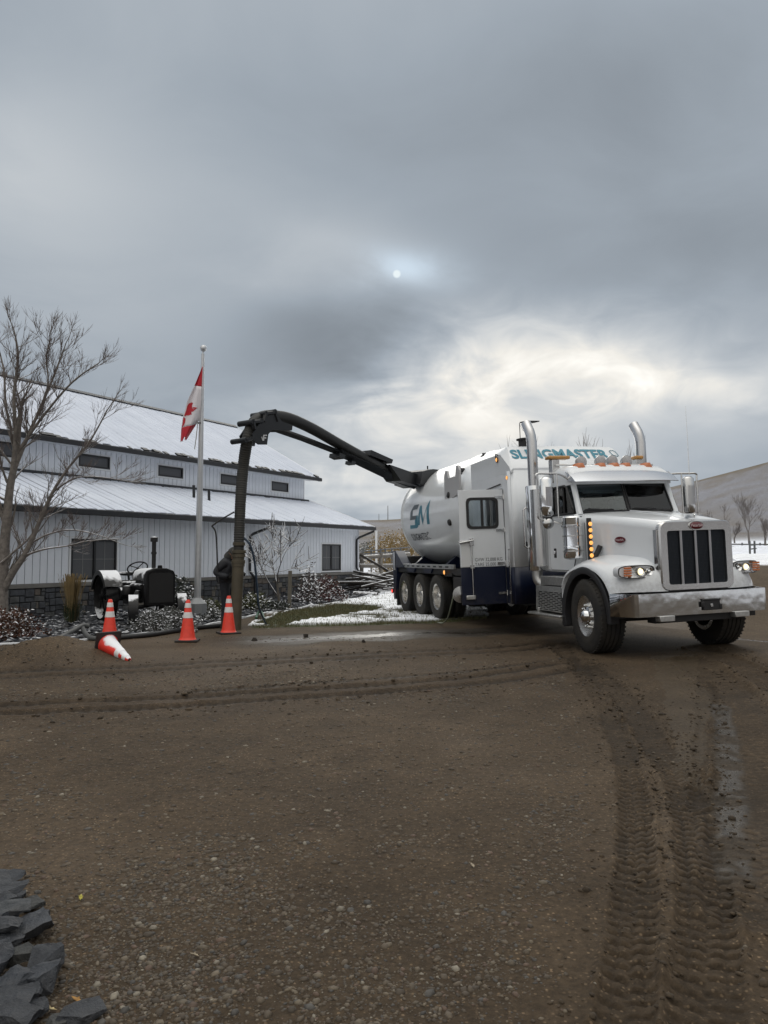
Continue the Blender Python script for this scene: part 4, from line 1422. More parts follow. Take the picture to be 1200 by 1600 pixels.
# seats and steering wheel seen through the glass
for y in (-.45, .45):
    st = MB().box(-1.62, -1.44, y - .24, y + .24, 2.0, 2.42); st.box(-1.60, -1.47, y - .13, y + .13, 2.42, 2.58)
    st.build('seat', INTER2, cab_o, bevel=.05, seg=3)
sw = MB()
c0 = Vector((-1.06, .45, 2.27)); nv = Vector((-.75, 0, .66)); e1 = Vector((0, 1, 0)); e2 = nv.cross(e1).normalized()
sw.tube([c0 + (e1 * math.cos(a) + e2 * math.sin(a)) * .21 for a in np.linspace(0, 2 * math.pi, 25)], .016, 6, caps=False)
for a in (.3, 2.4, 4.5):
    sw.tube([c0, c0 + (e1 * math.cos(a) + e2 * math.sin(a)) * .21], .012, 5)
sw.build('steering_wheel', INTER, cab_o)

# roof marker lamps, work lamps, beacons
for k, y in enumerate((-.66, -.26, -.0, .22, .62)):
    o = MB().rings([[Vector((x, y + q * w, z0 + (.065 * h if abs(q) < .9 else 0))) for q in (-1, -.55, 0, .55, 1)] for x, w, h, z0 in ((-1.26, .03, .2, 2.975), (-1.10, .075, .8, 2.965), (-.94, .085, 1.35, 2.93), (-.905, .07, .6, 2.925))])
    mk = o.build('roof_marker_lamp', AMBER, cab_o, smooth=50)
    MB().tube([(-1.30, y, 2.985), (-1.12, y - .045, 2.985)], .006, 5).build('marker_trim', CHROME, mk)
for k, (y, z) in enumerate(((-.50, 3.065), (-.13, 3.075), (.10, 3.08), (.38, 3.075))):
    wl = MB().lathe([(.001, .055), (.075, .05), (.093, .032), (.096, .0), (.085, -.05), (.05, -.085), (.001, -.09)], (-1.22, y, z), 'x', 24).build('work_lamp', GREYC, cab_o, smooth=50)
    MB().tube([(-1.27, y, z - .06), (-1.27, y, z - .16)], .018, 6).build('lamp_foot', BLACK, wl)
    MB().lathe([(.097, .0), (.101, .0), (.101, .028), (.097, .028)], (-1.22, y, z), 'x', 24).build('lamp_rim', STEEL, wl)
MB().tube([(-1.28, -.95, 3.02), (-1.28, .95, 3.02)], .016, 8).build('lamp_bar', STEEL, cab_o)
for y0, y1 in ((-1.06, -.66), (.62, .78)):
    b = MB().box(-1.46, -1.28, y0, y1, 3.125, 3.185).build('beacon_bar', AMBERC, cab_o, bevel=.02)
    q = -.93 if y0 < 0 else .70
    MB().box(-1.44, -1.30, q - .07, q + .07, 2.72 if y0 < 0 else 2.96, 3.122).build('beacon_post', STEEL, b, bevel=.01)

# mirrors
for s in (-1, 1):
    x0 = -.86 if s < 0 else -1.02
    yc = s * (1.36 if s < 0 else 1.46)
    mr = []
    for z, k in ((2.13, .6), (2.16, .92), (2.30, 1), (2.60, 1), (2.74, .95), (2.775, .6)):
        mr.append([Vector((x0 + .085 * k * math.cos(a) * (1.0 if math.cos(a) > 0 else .25), yc + .115 * k * math.sin(a), z)) for a in np.linspace(0, 2 * math.pi, 17)[:-1]])
    mo = MB().rings(mr).build('mirror', CHROME if s < 0 else STEEL, truck, smooth=50)
    arm = MB()
    yo = yc + s * .17
    arm.tube(smooth_path([(-.83, s * .92, 2.70), (x0 - .01, s * 1.10, 2.82), (x0, yc, 2.83), (x0 + .01, yo, 2.82), (x0 + .01, yo, 2.70), (x0 + .01, yo, 2.2), (x0, yo - s * .02, 2.10), (x0, yc, 2.07), (-.80, s * 1.0, 1.96)], 5), .016, 6)
    arm.tube([(x0 + .06, yc - s * .17, 2.82), (x0 + .06, yc - s * .17, 2.10)], .013, 6)
    arm.build('mirror_arm', STEEL, mo)
    MB().lathe([(.001, .07), (.06, .06), (.095, .03), (.10, .0), (.095, -.01), (.001, -.015)], (x0 + .01, yc, 2.02), 'x', 20).build('convex_mirror', STEEL, mo)
    MB().box(x0 - .07, x0 + .06, yc - .06, yc + .06, 2.05, 2.12).build('mirror_foot', BLACK, mo, bevel=.01)
MB().tube([(-1.0, 1.48, 2.80), (-1.0, 1.485, 3.4), (-1.02, 1.495, 4.02)], [.007, .005, .003], 5).build('antenna', STEEL, truck)

# air cleaner with marker lamps
ac = MB().lathe([(.001, 1.42), (.10, 1.42), (.145, 1.44), (.155, 1.47), (.155, 1.60), (.160, 1.605), (.160, 1.625), (.155, 1.63), (.155, 1.93), (.172, 1.935), (.172, 1.965), (.158, 1.97), (.165, 2.08), (.15, 2.10), (.001, 2.105)], (-.46, -1.14, 0), 'z', 32)
aco = ac.build('air_cleaner', CHROME, truck, smooth=40)
for z in (1.54, 1.78):
    MB().lathe([(.157, z), (.164, z + .002), (.164, z + .022), (.157, z + .024)], (-.46, -1.14, 0), 'z', 32).build('clamp_band', STEEL, aco)
MB().box(-.20, -.14, -1.04, -.98, 1.36, 2.06).build('lamp_panel', BLACK, aco, bevel=.008)
for k in range(6):
    z = 1.475 + k * .098
    MB().ball((-.128, -1.01, z), .033, 12, 8, (.5, 1, 1)).build('marker_lamp', AMBERON, aco)
MB().tube([(-.16, -.98, 1.40), (-.13, -.92, 1.50), (-.12, -.86, 1.62)], .04, 8).build('intake_elbow', BLACK, aco)
ac2 = MB().lathe([(.001, 1.42), (.145, 1.44), (.155, 1.47), (.155, 1.93), (.172, 1.95), (.165, 2.08), (.001, 2.105)], (-.50, 1.13, 0), 'z', 24).build('air_cleaner', CHROME, truck, smooth=40)

# exhaust stacks
for s in (-1, 1):
    X0, Y0 = (-1.84, s * 1.10)
    pts = [(X0, Y0, 2.66), (X0, Y0, 3.1), (X0, Y0, 3.52)] + [(X0 - .13 * (1 - math.cos(a)) * 1.1, Y0 - .0 + s * .05 * (1 - math.cos(a)), 3.52 + .30 * math.sin(a)) for a in np.linspace(.25, 1.35, 6)]
    pts = [(X0, Y0, 2.66), (X0, Y0, 3.1), (X0, Y0, 3.50), (X0 - .02, Y0, 3.60), (X0 - .07, Y0, 3.70), (X0 - .14, Y0, 3.79), (X0 - .19, Y0, 3.86)]
    so_ = MB().tube(pts, .092, 20, caps=False)
    so_.tube(pts[::-1], .086, 20, caps=False)
    stk = so_.build('exhaust_stack', mat('stack_steel', (.50, .50, .51), .22, 1.0, rvar=.2), truck, smooth=60)
    MB().lathe([(.10, 1.22), (.145, 1.225), (.150, 1.24), (.150, 2.70), (.145, 2.715), (.095, 2.72)], (X0, Y0, 0), 'z', 28).build('heat_shield', CHROME, stk, smooth=40)
    MB().lathe([(.15, 1.30), (.16, 1.30), (.16, 2.64), (.15, 2.64)], (X0 + .10, Y0 + s * -.04, 0), 'z', 28).build('muffler', STEEL, stk, smooth=40)
    MB().tube(smooth_path([(X0, Y0, 1.24), (X0, Y0, 1.08), (X0 + .08, Y0 + s * -.06, .98), (X0 + .28, Y0 + s * -.2, .94)], 4), .095, 14).build('exhaust_elbow', ALU, stk)
    MB().tube([(X0 - .02, Y0 + s * .155, 1.62), (X0 - .02, Y0 + s * .21, 1.66), (X0 - .02, Y0 + s * .21, 2.30), (X0 - .02, Y0 + s * .155, 2.34)], .016, 8).build('grab_handle', STEEL, stk)

# steps and battery box below the cab
tb('battery_box', -1.66, -.82, -1.14, -.60, .98, 1.13, ALU)
def step_pt(u, v):      # sloped face: u along x, v up
    return Vector((-1.72 + 1.0 * u + .03 * (1 - v), -1.20 - .03 * (1 - v), .56 + .41 * v))
stp = MB().prism([(-1.16, .56), (-1.16, .97), (-.58, .97), (-.58, .56)], 'x', -1.70, -.76).build('step_box', BLACK, truck)
pl_ = MB()
def bar(u0, u1, v0, v1):
    p = [step_pt(u0, v0), step_pt(u1, v0), step_pt(u1, v1), step_pt(u0, v1)]
    q = [a + Vector((0, .02, 0)) for a in p]
    pl_.add(p + q, [(0, 1, 2, 3), (7, 6, 5, 4), (0, 4, 5, 1), (1, 5, 6, 2), (2, 6, 7, 3), (3, 7, 4, 0)])
bar(0, 1, .80, 1.0); bar(0, .05, 0, .80); bar(.95, 1, 0, .80); bar(0, 1, 0, .03)
nr = 11
for r in range(nr):
    v0 = .03 + (r + .62) * .77 / nr
    bar(.05, .95, v0, v0 + .77 / nr * .38)
    for c in range(5):
        u0 = .05 + (c + (r % 2) * .5) * .19
        if u0 < .93:
            bar(u0, u0 + .03, .03 + r * .77 / nr, v0)
pl_.build('step_grating', ALU, stp, smooth=0)
tb('step_plate', -1.90, -.72, -1.30, -1.0, .475, .515, ALU, stp, .012)
tb('step_bracket', -1.62, -1.56, -1.25, -.9, .515, .60, ALU, stp)
tb('fuel_tank', -1.75, -.80, .62, 1.2, .5, 1.05, ALU, None, .06)

# equipment enclosure behind the cab
EX0, EX1 = -2.46, -4.42     # front and rear
enc = empty('enclosure'); enc.parent = truck
def enc_side(s):
    y0, y1 = (s * 1.25, s * 1.215)
    b = MB()
    if s < 0:
        b.box(-2.86, EX0 - .02, min(y0, y1), max(y0, y1), 1.28, 3.02)       # strip ahead of the doorway
        b.box(EX1, -3.74, min(y0, y1), max(y0, y1), 1.28, 2.76)
        b.box(EX1, -2.862, min(y0, y1), max(y0, y1), 2.762, 3.02)
    else:
        b.box(EX1, EX0 - .02, min(y0, y1), max(y0, y1), 1.28, 3.02)
    b.build('side_panel', WHITE, enc, bevel=.006)
    lo = MB()
    if s < 0:
        lo.box(-2.86, EX0 - .02, min(y0, y1), max(y0, y1), .60, 1.277)
        lo.box(EX1 - .3, -3.74, min(y0, y1), max(y0, y1), .60, 1.277)
    else:
        lo.box(EX1 - .3, EX0 - .02, min(y0, y1), max(y0, y1), .60, 1.277)
    lo.build('lower_skirt', NAVY, enc, bevel=.006)
for s in (-1, 1):
    enc_side(s)
fw_ = MB().prism(rrect(1.25, 1.28, 3.06, .02), 'x', EX0 - .03, EX0)
fw_ = MB()
cs = []
for a in np.linspace(0, math.pi / 2, 6):
    cs.append((EX0 - .12 + .12 * math.sin(a), 1.13 + .12 * math.cos(a)))
pl2 = [(x, -y) for x, y in cs] + [(x, y) for x, y in cs[::-1]]
fw_.rings([[Vector((x, y, 1.28)) for x, y in pl2], [Vector((x, y, 3.06)) for x, y in pl2]], close=False, caps=False)
o = fw_.build('front_panel', WHITE, enc, smooth=50); so = o.modifiers.new('solid', 'SOLIDIFY'); so.thickness = .03; so.offset = 1
fl_ = MB().rings([[Vector((x, y, .60)) for x, y in pl2], [Vector((x, y, 1.277)) for x, y in pl2]], close=False, caps=False)
o = fl_.build('front_skirt', NAVY, enc, smooth=50); so = o.modifiers.new('solid', 'SOLIDIFY'); so.thickness = .03; so.offset = 1
tb('front_window', EX0 + .002, EX0 + .02, -1.02, -.40, 1.75, 2.45, mat('dark_glass', (.01, .012, .014), .06), enc, .02)
tb('window_ledge', EX0 + .002, EX0 + .05, -1.05, -.36, 1.66, 1.74, BLACK, enc, .01)
tb('rear_panel', EX1 - .02, EX1 + .01, -1.21, 1.21, .65, 3.4, WHITE, enc, .004)
tb('inner_floor', EX1 + .02, EX0 - .14, -1.2, 1.2, .62, .68, FRAMEB, enc, 0)
tb('inner_machine', -4.0, -2.95, -.75, .9, .68, 2.3, INTER2, enc, .03)
# hooded top: sloped lettering face, chamfered sides
def hood_sec(x, hw, z):
    return [Vector((x, y, zz)) for y, zz in ((-1.25, 3.02), (-1.25, z[0]), (-hw, z[1]), (0, z[1] + .02), (hw, z[1]), (1.25, z[0]), (1.25, 3.02))]
top = MB().rings([hood_sec(EX0 + .012, 1.20, (3.05, 3.10)), hood_sec(EX0 - .04, 1.19, (3.13, 3.18)), hood_sec(-2.82, 1.13, (3.36, 3.52)), hood_sec(-2.90, 1.10, (3.42, 3.565)), hood_sec(-3.6, 1.10, (3.42, 3.56)), hood_sec(EX1, 1.10, (3.40, 3.52))])
top.build('hooded_top', WHITE, enc, smooth=28)
# lettering on the sloped front face, a hand's breadth below its top edge
fa, fb_ = Vector((EX0 - .04, 0, 3.18)), Vector((-2.82, 0, 3.52))
fd = (fb_ - fa).normalized(); fn = Vector((fd.z, 0, -fd.x)).normalized()
v, f = text_mesh('SLINGMASTER', .36, .012, 0.86)
wid = max(q.x for q in v)
k = 2.06 / wid
o = MB(); o.add([fa + fd * (.20 + q.y * .62) + Vector((0, -1.05 + q.x * k, 0)) + fn * .004 for q in v], f)
o = MB(); o.add([fa + fd * (.17 + q.y * .98) + Vector((0, -1.12 + q.x * k, 0)) + fn * (.006 + .02 * (1 - abs(-1.12 + q.x * k) / 1.2)) for q in v], f)
o.build('front_lettering', TEAL, enc, smooth=0)
o = MB().tube([fa + fd * a + Vector((0, b, 0)) + fn * .010 for a, b in ((.26, 1.03), (.38, 1.00), (.40, 1.03), (.40, 1.10), (.36, 1.13), (.24, 1.15), (.22, 1.12), (.26, 1.03))], .006, 4)
o.build('small_trademark', TEAL, enc)
# small rounded roof hatch and fitting
MB().rings([[Vector((x, y * w, z)) for y, z in ((-1, 3.54), (-.8, 3.54 + h), (0, 3.56 + h), (.8, 3.54 + h), (1, 3.54))] for x, w, h in ((-2.95, .5, .01), (-3.15, .75, .06), (-3.7, .8, .08), (-4.2, .75, .05))]).build('roof_hatch', BLACK, enc, smooth=60)
vt = MB().lathe([(.13, 3.55), (.13, 3.72), (.17, 3.725), (.17, 3.75), (.13, 3.76), (.001, 3.765)], (-3.1, -.62, 0), 'z', 20)
vt.box(-3.24, -2.96, -.78, -.5, 3.82, 3.84, Matrix.Rotation(RD(4), 4, 'Y')); vt.tube([(-3.1, -.72, 3.74), (-3.1, -.72, 4.06)], .008, 5)
vt.build('roof_vent', FRAMEB, enc)
# corner guard, lamps, strut
cg = []
for x, y in [(-2.70, -1.256)] + [(a + .004 * 0, -b - .006) for a, b in cs[:]] + [(EX0 + .007, -.98)]:
    cg.append([Vector((x if x < EX0 else EX0 + .006, y, z)) for z in (.64, 1.62)])
o = MB().rings(cg, close=False, caps=False).build('corner_guard', STEEL, enc, smooth=50)
so = o.modifiers.new('solid', 'SOLIDIFY'); so.thickness = .006; so.offset = 0
tb('guard_strip', -2.66, -2.60, -1.275, -1.256, .62, 1.60, STEEL, enc, .004)
for (x, y, z) in ((-2.58, -1.252, 2.94), (-3.02, -1.252, 3.33)):
    l_ = MB().lathe([(.05, 0), (.055, -.012), (.045, -.025), (.04, -.025)], (x, y, z), 'y', 18).build('side_marker', BLACK, enc)
    MB().ball((x, y - .016, z), .042, 14, 8, (1, .5, 1)).build('marker_bulb', AMBERON, l_)
MB().tube([(-2.99, -1.26, 3.42), (-3.04, -1.275, 3.44), (-3.07, -1.27, 3.36), (-3.04, -1.26, 3.34)], .012, 6).build('lamp_wire', BLACK, enc)
MB().tube([(-3.60, -1.27, 2.80), (-2.90, -1.27, 2.85)], .012, 6).build('gas_strut', BLACK, enc)
MB().tube([(-4.2, -1.05, 3.50), (-4.2, -1.05, 3.62)], .02, 6).tube([(-4.32, -1.05, 3.56), (-4.08, -1.05, 3.60)], .015, 6).build('lifting_eye', FRAMEB, enc)

# the open side door, swung forward on its front hinges
door = empty('side_door'); door.parent = truck
door.location = (-2.87, -1.262, 0); door.rotation_euler = (0, 0, RD(-4))
DW = .87
def db(name, y0, y1, x0, x1, z0, z1, m, bevel=.006, parent=door):
    return MB().box(x0, x1, y0, y1, z0, z1).build(name, m, parent, bevel=bevel)
# leaf with the window cut out: four white boards round the opening
wy0_, wy1_, wz0, wz1 = -.71, -.125, 2.03, 2.58
lf = MB()
lf.box(0, .045, -DW, 0, 1.302, wz0); lf.box(0, .045, -DW, 0, wz1, 2.745); lf.box(0, .045, -DW, wy0_, wz0, wz1); lf.box(0, .045, wy1_, 0, wz0, wz1)
leaf_o = lf.build('door_leaf', WHITE, door, bevel=.003)
db('door_lower', -DW, 0, 0, .045, .60, 1.298, NAVY)
wr = [(q[0] + (wy0_ + wy1_) / 2, q[1]) for q in rrect((wy1_ - wy0_) / 2 + .02, wz0 - .02, wz1 + .02, .09)]
wr_in = [(q[0] + (wy0_ + wy1_) / 2, q[1]) for q in rrect((wy1_ - wy0_) / 2 - .03, wz0 + .03, wz1 - .03, .07)]
b = MB().rings([V3(-.01, wr), V3(.062, wr), V3(.062, wr_in), V3(-.01, wr_in), V3(-.01, wr)], caps=False)
wf = b.build('door_window', BLACK, door)
MB().prism(wr_in, 'x', .02, .026).build('pane', glass_mat('door_glass', (.75, .8, .82), .03, .9), wf, smooth=0)
db('window_mullion', -.435, -.395, .0, .055, wz0, wz1, BLACK, .004, wf)
for z in (2.60, 1.98, 1.36, .80):
    h_ = MB().box(.045, .065, -.16, .02, z - .022, z + .022); h_.tube([(.06, .01, z - .05), (.06, .01, z + .05)], .016, 8)
    h_.build('hinge', STEEL, door)
MB().tube([(.035, .022, .62), (.035, .022, 2.74)], .014, 6).build('door_seal', BLACK, door)
rod = MB().tube([(.075, -.66, .72), (.075, -.66, 1.80)], .012, 8)
rod.box(.05, .08, -.70, -.62, 1.28, 1.34)
rod.build('lock_rod', STEEL, door)
hd = MB().box(.045, .075, -.90, -.62, 1.77, 1.80); hd.tube([(.09, -.90, 1.76), (.09, -.62, 1.80)], .018, 8); hd.box(.05, .09, -.70, -.62, 1.70, 1.84)
hd.build('door_handle', STEEL, door, bevel=.004)
MB().box(.045, .10, -.80, -.62, .70, .78).build('latch_block', ALU, door, bevel=.012)
MB().box(.045, .05, -.855, -.685, 1.31, 1.76).build('lock_panel', mat('door_inset_grey', (.62, .63, .64), .35), door, bevel=.003)
for txt, z in (('GVW 32,000 KG', 1.405), ('TARE 25,000 KG', 1.315)):
    v, f = text_mesh(txt, .09, .0, .72)
    kx = .54 / max(q.x for q in v)
    o = MB(); o.add([Vector((.0475, -.60 + q.x * kx, z + q.y)) for q in v], f)
    o.build('weight_lettering', DARKL, door, smooth=0)
MB().lathe([(.001, .0), (.15, .012), (.155, .03), (.001, .045)], (-.05, -.88, .80), 'x', 20).build('door_buffer_plate', STEEL, door)

# tank
R_T, ZC = 1.30, 2.55
TXR, TXF = -9.60, -6.0
prof = [(.001, TXR - .22), (.5, TXR - .20), (.9, TXR - .15), (1.12, TXR - .09), (1.24, TXR - .03), (1.29, TXR + .03), (R_T, TXR + .08), (R_T, -8.6), (R_T, -7.3), (R_T, TXF), (R_T - .01, TXF + .01)]
tank = MB().lathe(prof, (0, 0, ZC), 'x', 72).build('tank', TANKW, truck, smooth=40)
MB().lathe([(R_T + .001, TXR + .05), (R_T + .018, TXR + .055), (R_T + .018, TXR + .10), (R_T + .001, TXR + .105)], (0, 0, ZC), 'x', 72).build('tank_band', TANKW, tank)
col_ = [(R_T, TXF), (R_T + .022, TXF + .003), (R_T + .022, TXF + .50), (R_T - .0, TXF + .62), (R_T - .03, TXF + 1.1), (R_T - .06, TXF + 1.55), (.9, TXF + 1.57), (.001, TXF + 1.58)]
MB().lathe(col_, (0, 0, ZC), 'x', 72).build('tank_collar', TANKW, tank, smooth=40)
for a in (14, -13):
    y, z = -(R_T + .02) * math.cos(RD(a)), ZC + (R_T + .02) * math.sin(RD(a))
    bf = MB().lathe([(.075, 0), (.075, .03), (.06, .05), (.001, .055)], (0, 0, 0), 'z', 18).build('rubber_bumper', BLACK, tank)
    bf.location = (TXF + .30, y, z)
    bf.rotation_euler = Vector((0, -math.cos(RD(a)), math.sin(RD(a)))).to_track_quat('Z', 'X').to_euler()
for (x, a, r) in ((TXF + .42, -38, .05), (TXF + .5, 40, .06)):
    y, z = -(R_T + .02) * math.cos(RD(a)), ZC + (R_T + .02) * math.sin(RD(a))
    q = MB().tube([(x, y + .03, z), (x, y - .05, z)], r, 10).tube([(x - .05, y - .05, z + .1), (x, y - .06, z), (x + .07, y - .05, z - .09)], .018, 6)
    q.build('clamp_handle', FRAMEB, tank)
# logo wrapped on the tank: xx runs forward along the tank, aa is the angle above the side line
def on_tank(xx, zz, lift=.004):
    a = zz / R_T
    return Vector((xx, -(R_T + lift) * math.cos(a), ZC + (R_T + lift) * math.sin(a)))
def fine(poly, k=6):
    out = []
    for i in range(len(poly)):
        (a, b), (c, d) = poly[i], poly[(i + 1) % len(poly)]
        out += [(a + (c - a) * t / k, b + (d - b) * t / k) for t in range(k)]
    return out
def logo(name, quads, m):
    """quads: 4-point pieces in unit logo space, split so they follow the curve"""
    b = MB()
    for q in quads:
        p = [Vector((a, c, 0)) for a, c in q]
        n = 5
        b.grid(lambda u, v: on_tank(*((LX0 + LW * w.x, LZ0 + LH * w.y) if True else 0)) if False else _lg(p, u, v), n, n)
    return b.build(name, m, tank, smooth=60)
LX0, LW, LZ0, LH = -8.85, 1.75, -.33, .60
def _lg(p, u, v):
    w = (p[0] * (1 - u) + p[1] * u) * (1 - v) + (p[3] * (1 - u) + p[2] * u) * v
    return on_tank(LX0 + LW * w.x, LZ0 + LH * w.y)
# letter S: upper arm and bowl slate grey, lower stroke teal; letter M teal with sharp legs
logo('logo_letter_s', [((.10, .72), (.22, .80), (.44, .80), (.50, 1.0)), ((.10, .72), (.22, .80), (.50, 1.0), (.26, 1.0)),
                       ((.08, .46), (.20, .50), (.22, .80), (.10, .72)), ((.08, .46), (.06, .38), (.38, .38), (.40, .54)), ((.08, .46), (.40, .54), (.20, .54), (.20, .50))], LOGOG)
logo('logo_stroke_teal', [((.0, .0), (.34, .0), (.40, .14), (.03, .16)), ((.26, .10), (.40, .14), (.46, .54), (.34, .54)), ((.34, .0), (.42, .08), (.46, .54), (.38, .38))], TEAL)
logo('logo_letter_m', [((.42, .12), (.50, .12), (.64, .92), (.56, .92)), ((.56, .92), (.64, .92), (.71, .30), (.64, .10)), ((.64, .10), (.71, .30), (1.0, 1.10), (.86, .80)), ((.84, .10), (.95, .10), (1.0, 1.10), (.89, .86))], TEAL)
v, f = text_mesh('SLINGMASTER', .27, .003, .8)
kx = 1.32 / max(q.x for q in v)
o = MB(); o.add([on_tank(-9.00 + q.x * kx, -.66 + q.y * 1.0) for q in v], f)
o.build('tank_lettering', DARKL, tank, smooth=0)
o = MB().tube([on_tank(-7.62 + a, -.66 + b, .006) for a, b in ((0, .12), (.02, .2), (.10, .2), (.12, .16))], .007, 4).tube([on_tank(-7.62 + a, -.66 + b, .006) for a, b in ((.0, .05), (.06, .02), (.14, .03))], .007, 4)
o.build('tank_trademark', DARKL, tank)
# fittings on the tank crown
br = MB().prism([(-.32, 2.92), (.30, 2.92), (.30, 3.78), (.26, 3.98), (.20, 3.98), (.17, 3.82), (-.17, 3.70), (-.20, 3.86), (-.26, 3.86), (-.32, 3.70)], 'x', -7.30, -7.26)
bro = MB().prism([(-5.98, 2.70), (-5.02, 2.86), (-4.98, 3.36), (-5.06, 3.47), (-5.17, 3.47), (-5.24, 3.25), (-5.70, 3.25), (-5.76, 3.42), (-5.87, 3.44), (-5.97, 3.32)], 'y', -1.30, -1.25)
bro.build('boom_cradle', mat('cradle_grey', (.42, .42, .43), .45), tank, bevel=.01)
MB().tube([(-6.4, -.5, 3.40), (-4.3, -.5, 3.40)], .16, 18).build('crown_pipe', mat('pipe_pale_green', (.42, .47, .45), .4), tank)
MB().tube([(-5.5, -.90, 3.25), (-5.48, -.92, 3.46)], .035, 6).build('crown_valve', FRAMEB, tank)
MB().tube(smooth_path([(-5.5, -.9, 3.20), (-5.3, -.95, 3.30), (-5.0, -.98, 3.28), (-4.8, -1.0, 3.12), (-4.75, -1.05, 3.0)], 4), .022, 6).build('hydraulic_line', FRAMEB, tank)
MB().box(TXR - .25, TXR - .2, -.9, -.82, 3.02, 3.10).build('rear_lamp_tab', FRAMEB, tank)

# rear deck over the wheels
deck = empty('rear_deck'); deck.parent = truck
tb('deck_rail', -10.45, -5.75, -1.24, -1.18, 1.20, 1.30, ALU, deck, .006)
sl = MB()
for x in np.arange(-10.25, -6.2, .44):
    sl.box(x, x + .22, -1.2415, -1.239, 1.228, 1.262)
sl.build('rail_slots', FRAMEB, deck, smooth=0)
tb('deck_beam', -10.5, -5.0, -1.20, 1.20, 1.06, 1.19, FRAMEB, deck)
for x in (-9.0, -7.6):
    MB().prism([(x - .35, 1.19), (x - .25, 1.08), (x + .25, 1.08), (x + .35, 1.19)], 'y', -1.245, -1.0).build('fender_hanger', NAVY, deck)
MB().prism([(-10.72, .28), (-10.72, 1.66), (-10.40, 1.66), (-9.6, 1.20), (-10.35, 1.19), (-10.35, .95), (-10.55, .30)], 'y', -1.26, -1.0).build('rear_corner_box', NAVY, deck, bevel=.01)
MB().prism([(-10.72, .28), (-10.72, 1.66), (-10.40, 1.66), (-9.6, 1.20), (-10.35, 1.19), (-10.35, .95), (-10.55, .30)], 'y', 1.0, 1.26).build('rear_corner_box', NAVY, deck, bevel=.01)
tb('reflector_plate', -10.62, -10.44, -1.275, -1.262, 1.12, 1.62, STEEL, deck, .004)
tb('rear_mud_flap', -10.50, -10.46, -1.24, -.6, .12, .95, BLACK, deck)
tb('rear_body', -10.72, -9.9, -.98, .98, .8, 1.5, FRAMEB, deck)
MB().prism([(-1.1, 1.20), (-.75, 1.48), (-.55, 1.62), (.55, 1.62), (.75, 1.48), (1.1, 1.20)], 'x', -9.5, -9.35).build('tank_saddle', NAVY, deck)
MB().prism([(-1.1, 1.20), (-.75, 1.48), (-.55, 1.62), (.55, 1.62), (.75, 1.48), (1.1, 1.20)], 'x', -7.0, -6.85).build('tank_saddle', NAVY, deck)
for x, z, m in ((-6.28, 1.12, AMBERON), (-10.74, .52, REDON)):
    q = MB().lathe([(.07, 0), (.07, -.02), (.055, -.03)], (x, -1.245 if m is AMBERON else -1.27, z), 'y', 16).build('deck_marker', FRAMEB, deck)
    MB().ball((x, -1.27 if m is AMBERON else -1.30, z), .05, 12, 8, (1, .5, 1)).build('marker_bulb', m, q)
tb('side_locker', -6.2, -4.6, -1.10, 1.10, .50, 1.05, FRAMEB, deck, .01)
tb('hydraulic_tank', -5.9, -4.9, -1.2, -1.1, .62, 1.02, mat('locker_brown_black', (.018, .014, .014), .5), deck, .02)
tb('light_bracket', -6.4, -5.9, -1.23, -1.14, 1.03, 1.10, FRAMEB, deck)
MB().tube(smooth_path([(-3.9, -1.9, .86), (-4.0, -1.95, .55), (-4.4, -1.9, .25), (-5.0, -1.8, .09), (-5.6, -1.7, .05)], 6), .014, 6).build('drain_line', mat('pale_line', (.20, .22, .16), .6), truck)
# ------------------------------------------------------------------ white farm building
SIDING = mat('white_board_siding', (0.72, 0.76, 0.83), 0.55, var=0.05, vscale=3)
BACKING = mat('siding_shadow_gap', (0.10, 0.105, 0.115), 0.8)
TRIMD = mat('dark_bronze_trim', (0.012, 0.013, 0.016), 0.45)
TRIMW = mat('white_window_trim', (0.68, 0.70, 0.73), 0.5)
SNOWP = mat('roof_panel_snow', (0.60, 0.645, 0.74), 0.85, col2=(0.54, 0.585, 0.68), vscale=1.2, bump=0.15, bscale=9)
SNOWL = mat('roof_panel_snow_lower', (0.62, 0.665, 0.755), 0.85, col2=(0.56, 0.605, 0.70), vscale=0.9, bump=0.2, bscale=7)
METALR = mat('dark_roof_metal', (0.035, 0.038, 0.045), 0.45, 0.3)
LEDGE = mat('stone_ledge', (0.17, 0.165, 0.155), 0.8, var=0.15, vscale=5)
MORTAR = mat('mortar', (0.055, 0.055, 0.057), 0.9)
WGLASS = mat('window_glass_dark', (0.060, 0.072, 0.080), 0.06, col2=(0.016, 0.020, 0.024), vscale=1.7, spec=1.0, coat=1.0)  # pale mottling in the base colour stands in for reflections on the panes
bld = empty('farm_building', WALL_A)
bld.rotation_euler = (0, 0, math.atan2(WALL_D.y, WALL_D.x))
tag(bld, 'long white board-sided building with snowy two-tier metal roof and stone base', 'building')
LEN = 24.0
UY = -2.7                      # upper wall stands this far behind the lower one
W1 = [(1.34, 2.64, .88, 1.88), (12.32, 13.74, .86, 1.89)]
W2 = [(1.11, 2.22, 4.03, 4.40), (4.25, 5.22, 4.05, 4.42), (7.13, 8.26, 4.07, 4.43), (10.25, 11.39, 4.08, 4.46), (13.36, 14.45, 4.09, 4.49)]


def bx(name, x0, x1, y0, y1, z0, z1, m, parent=bld, bevel=0.0):
    return MB().box(x0, x1, y0, y1, z0, z1).build(name, m, parent, bevel=bevel)


# solid cores so that nothing shows through
wall_lo = bx('wall', 0.02, LEN, -11.0, -.022, -.1, 2.75, BACKING)
wall_up = bx('upper_wall', 0.02, LEN, -11.0, UY - .022, 2.76, 4.78, BACKING)
g = MB().prism([(UY, 4.75), (-6.9, 7.2), (-11.1, 4.75)], 'x', .03, .10).build('gable_end', SIDING, bld)


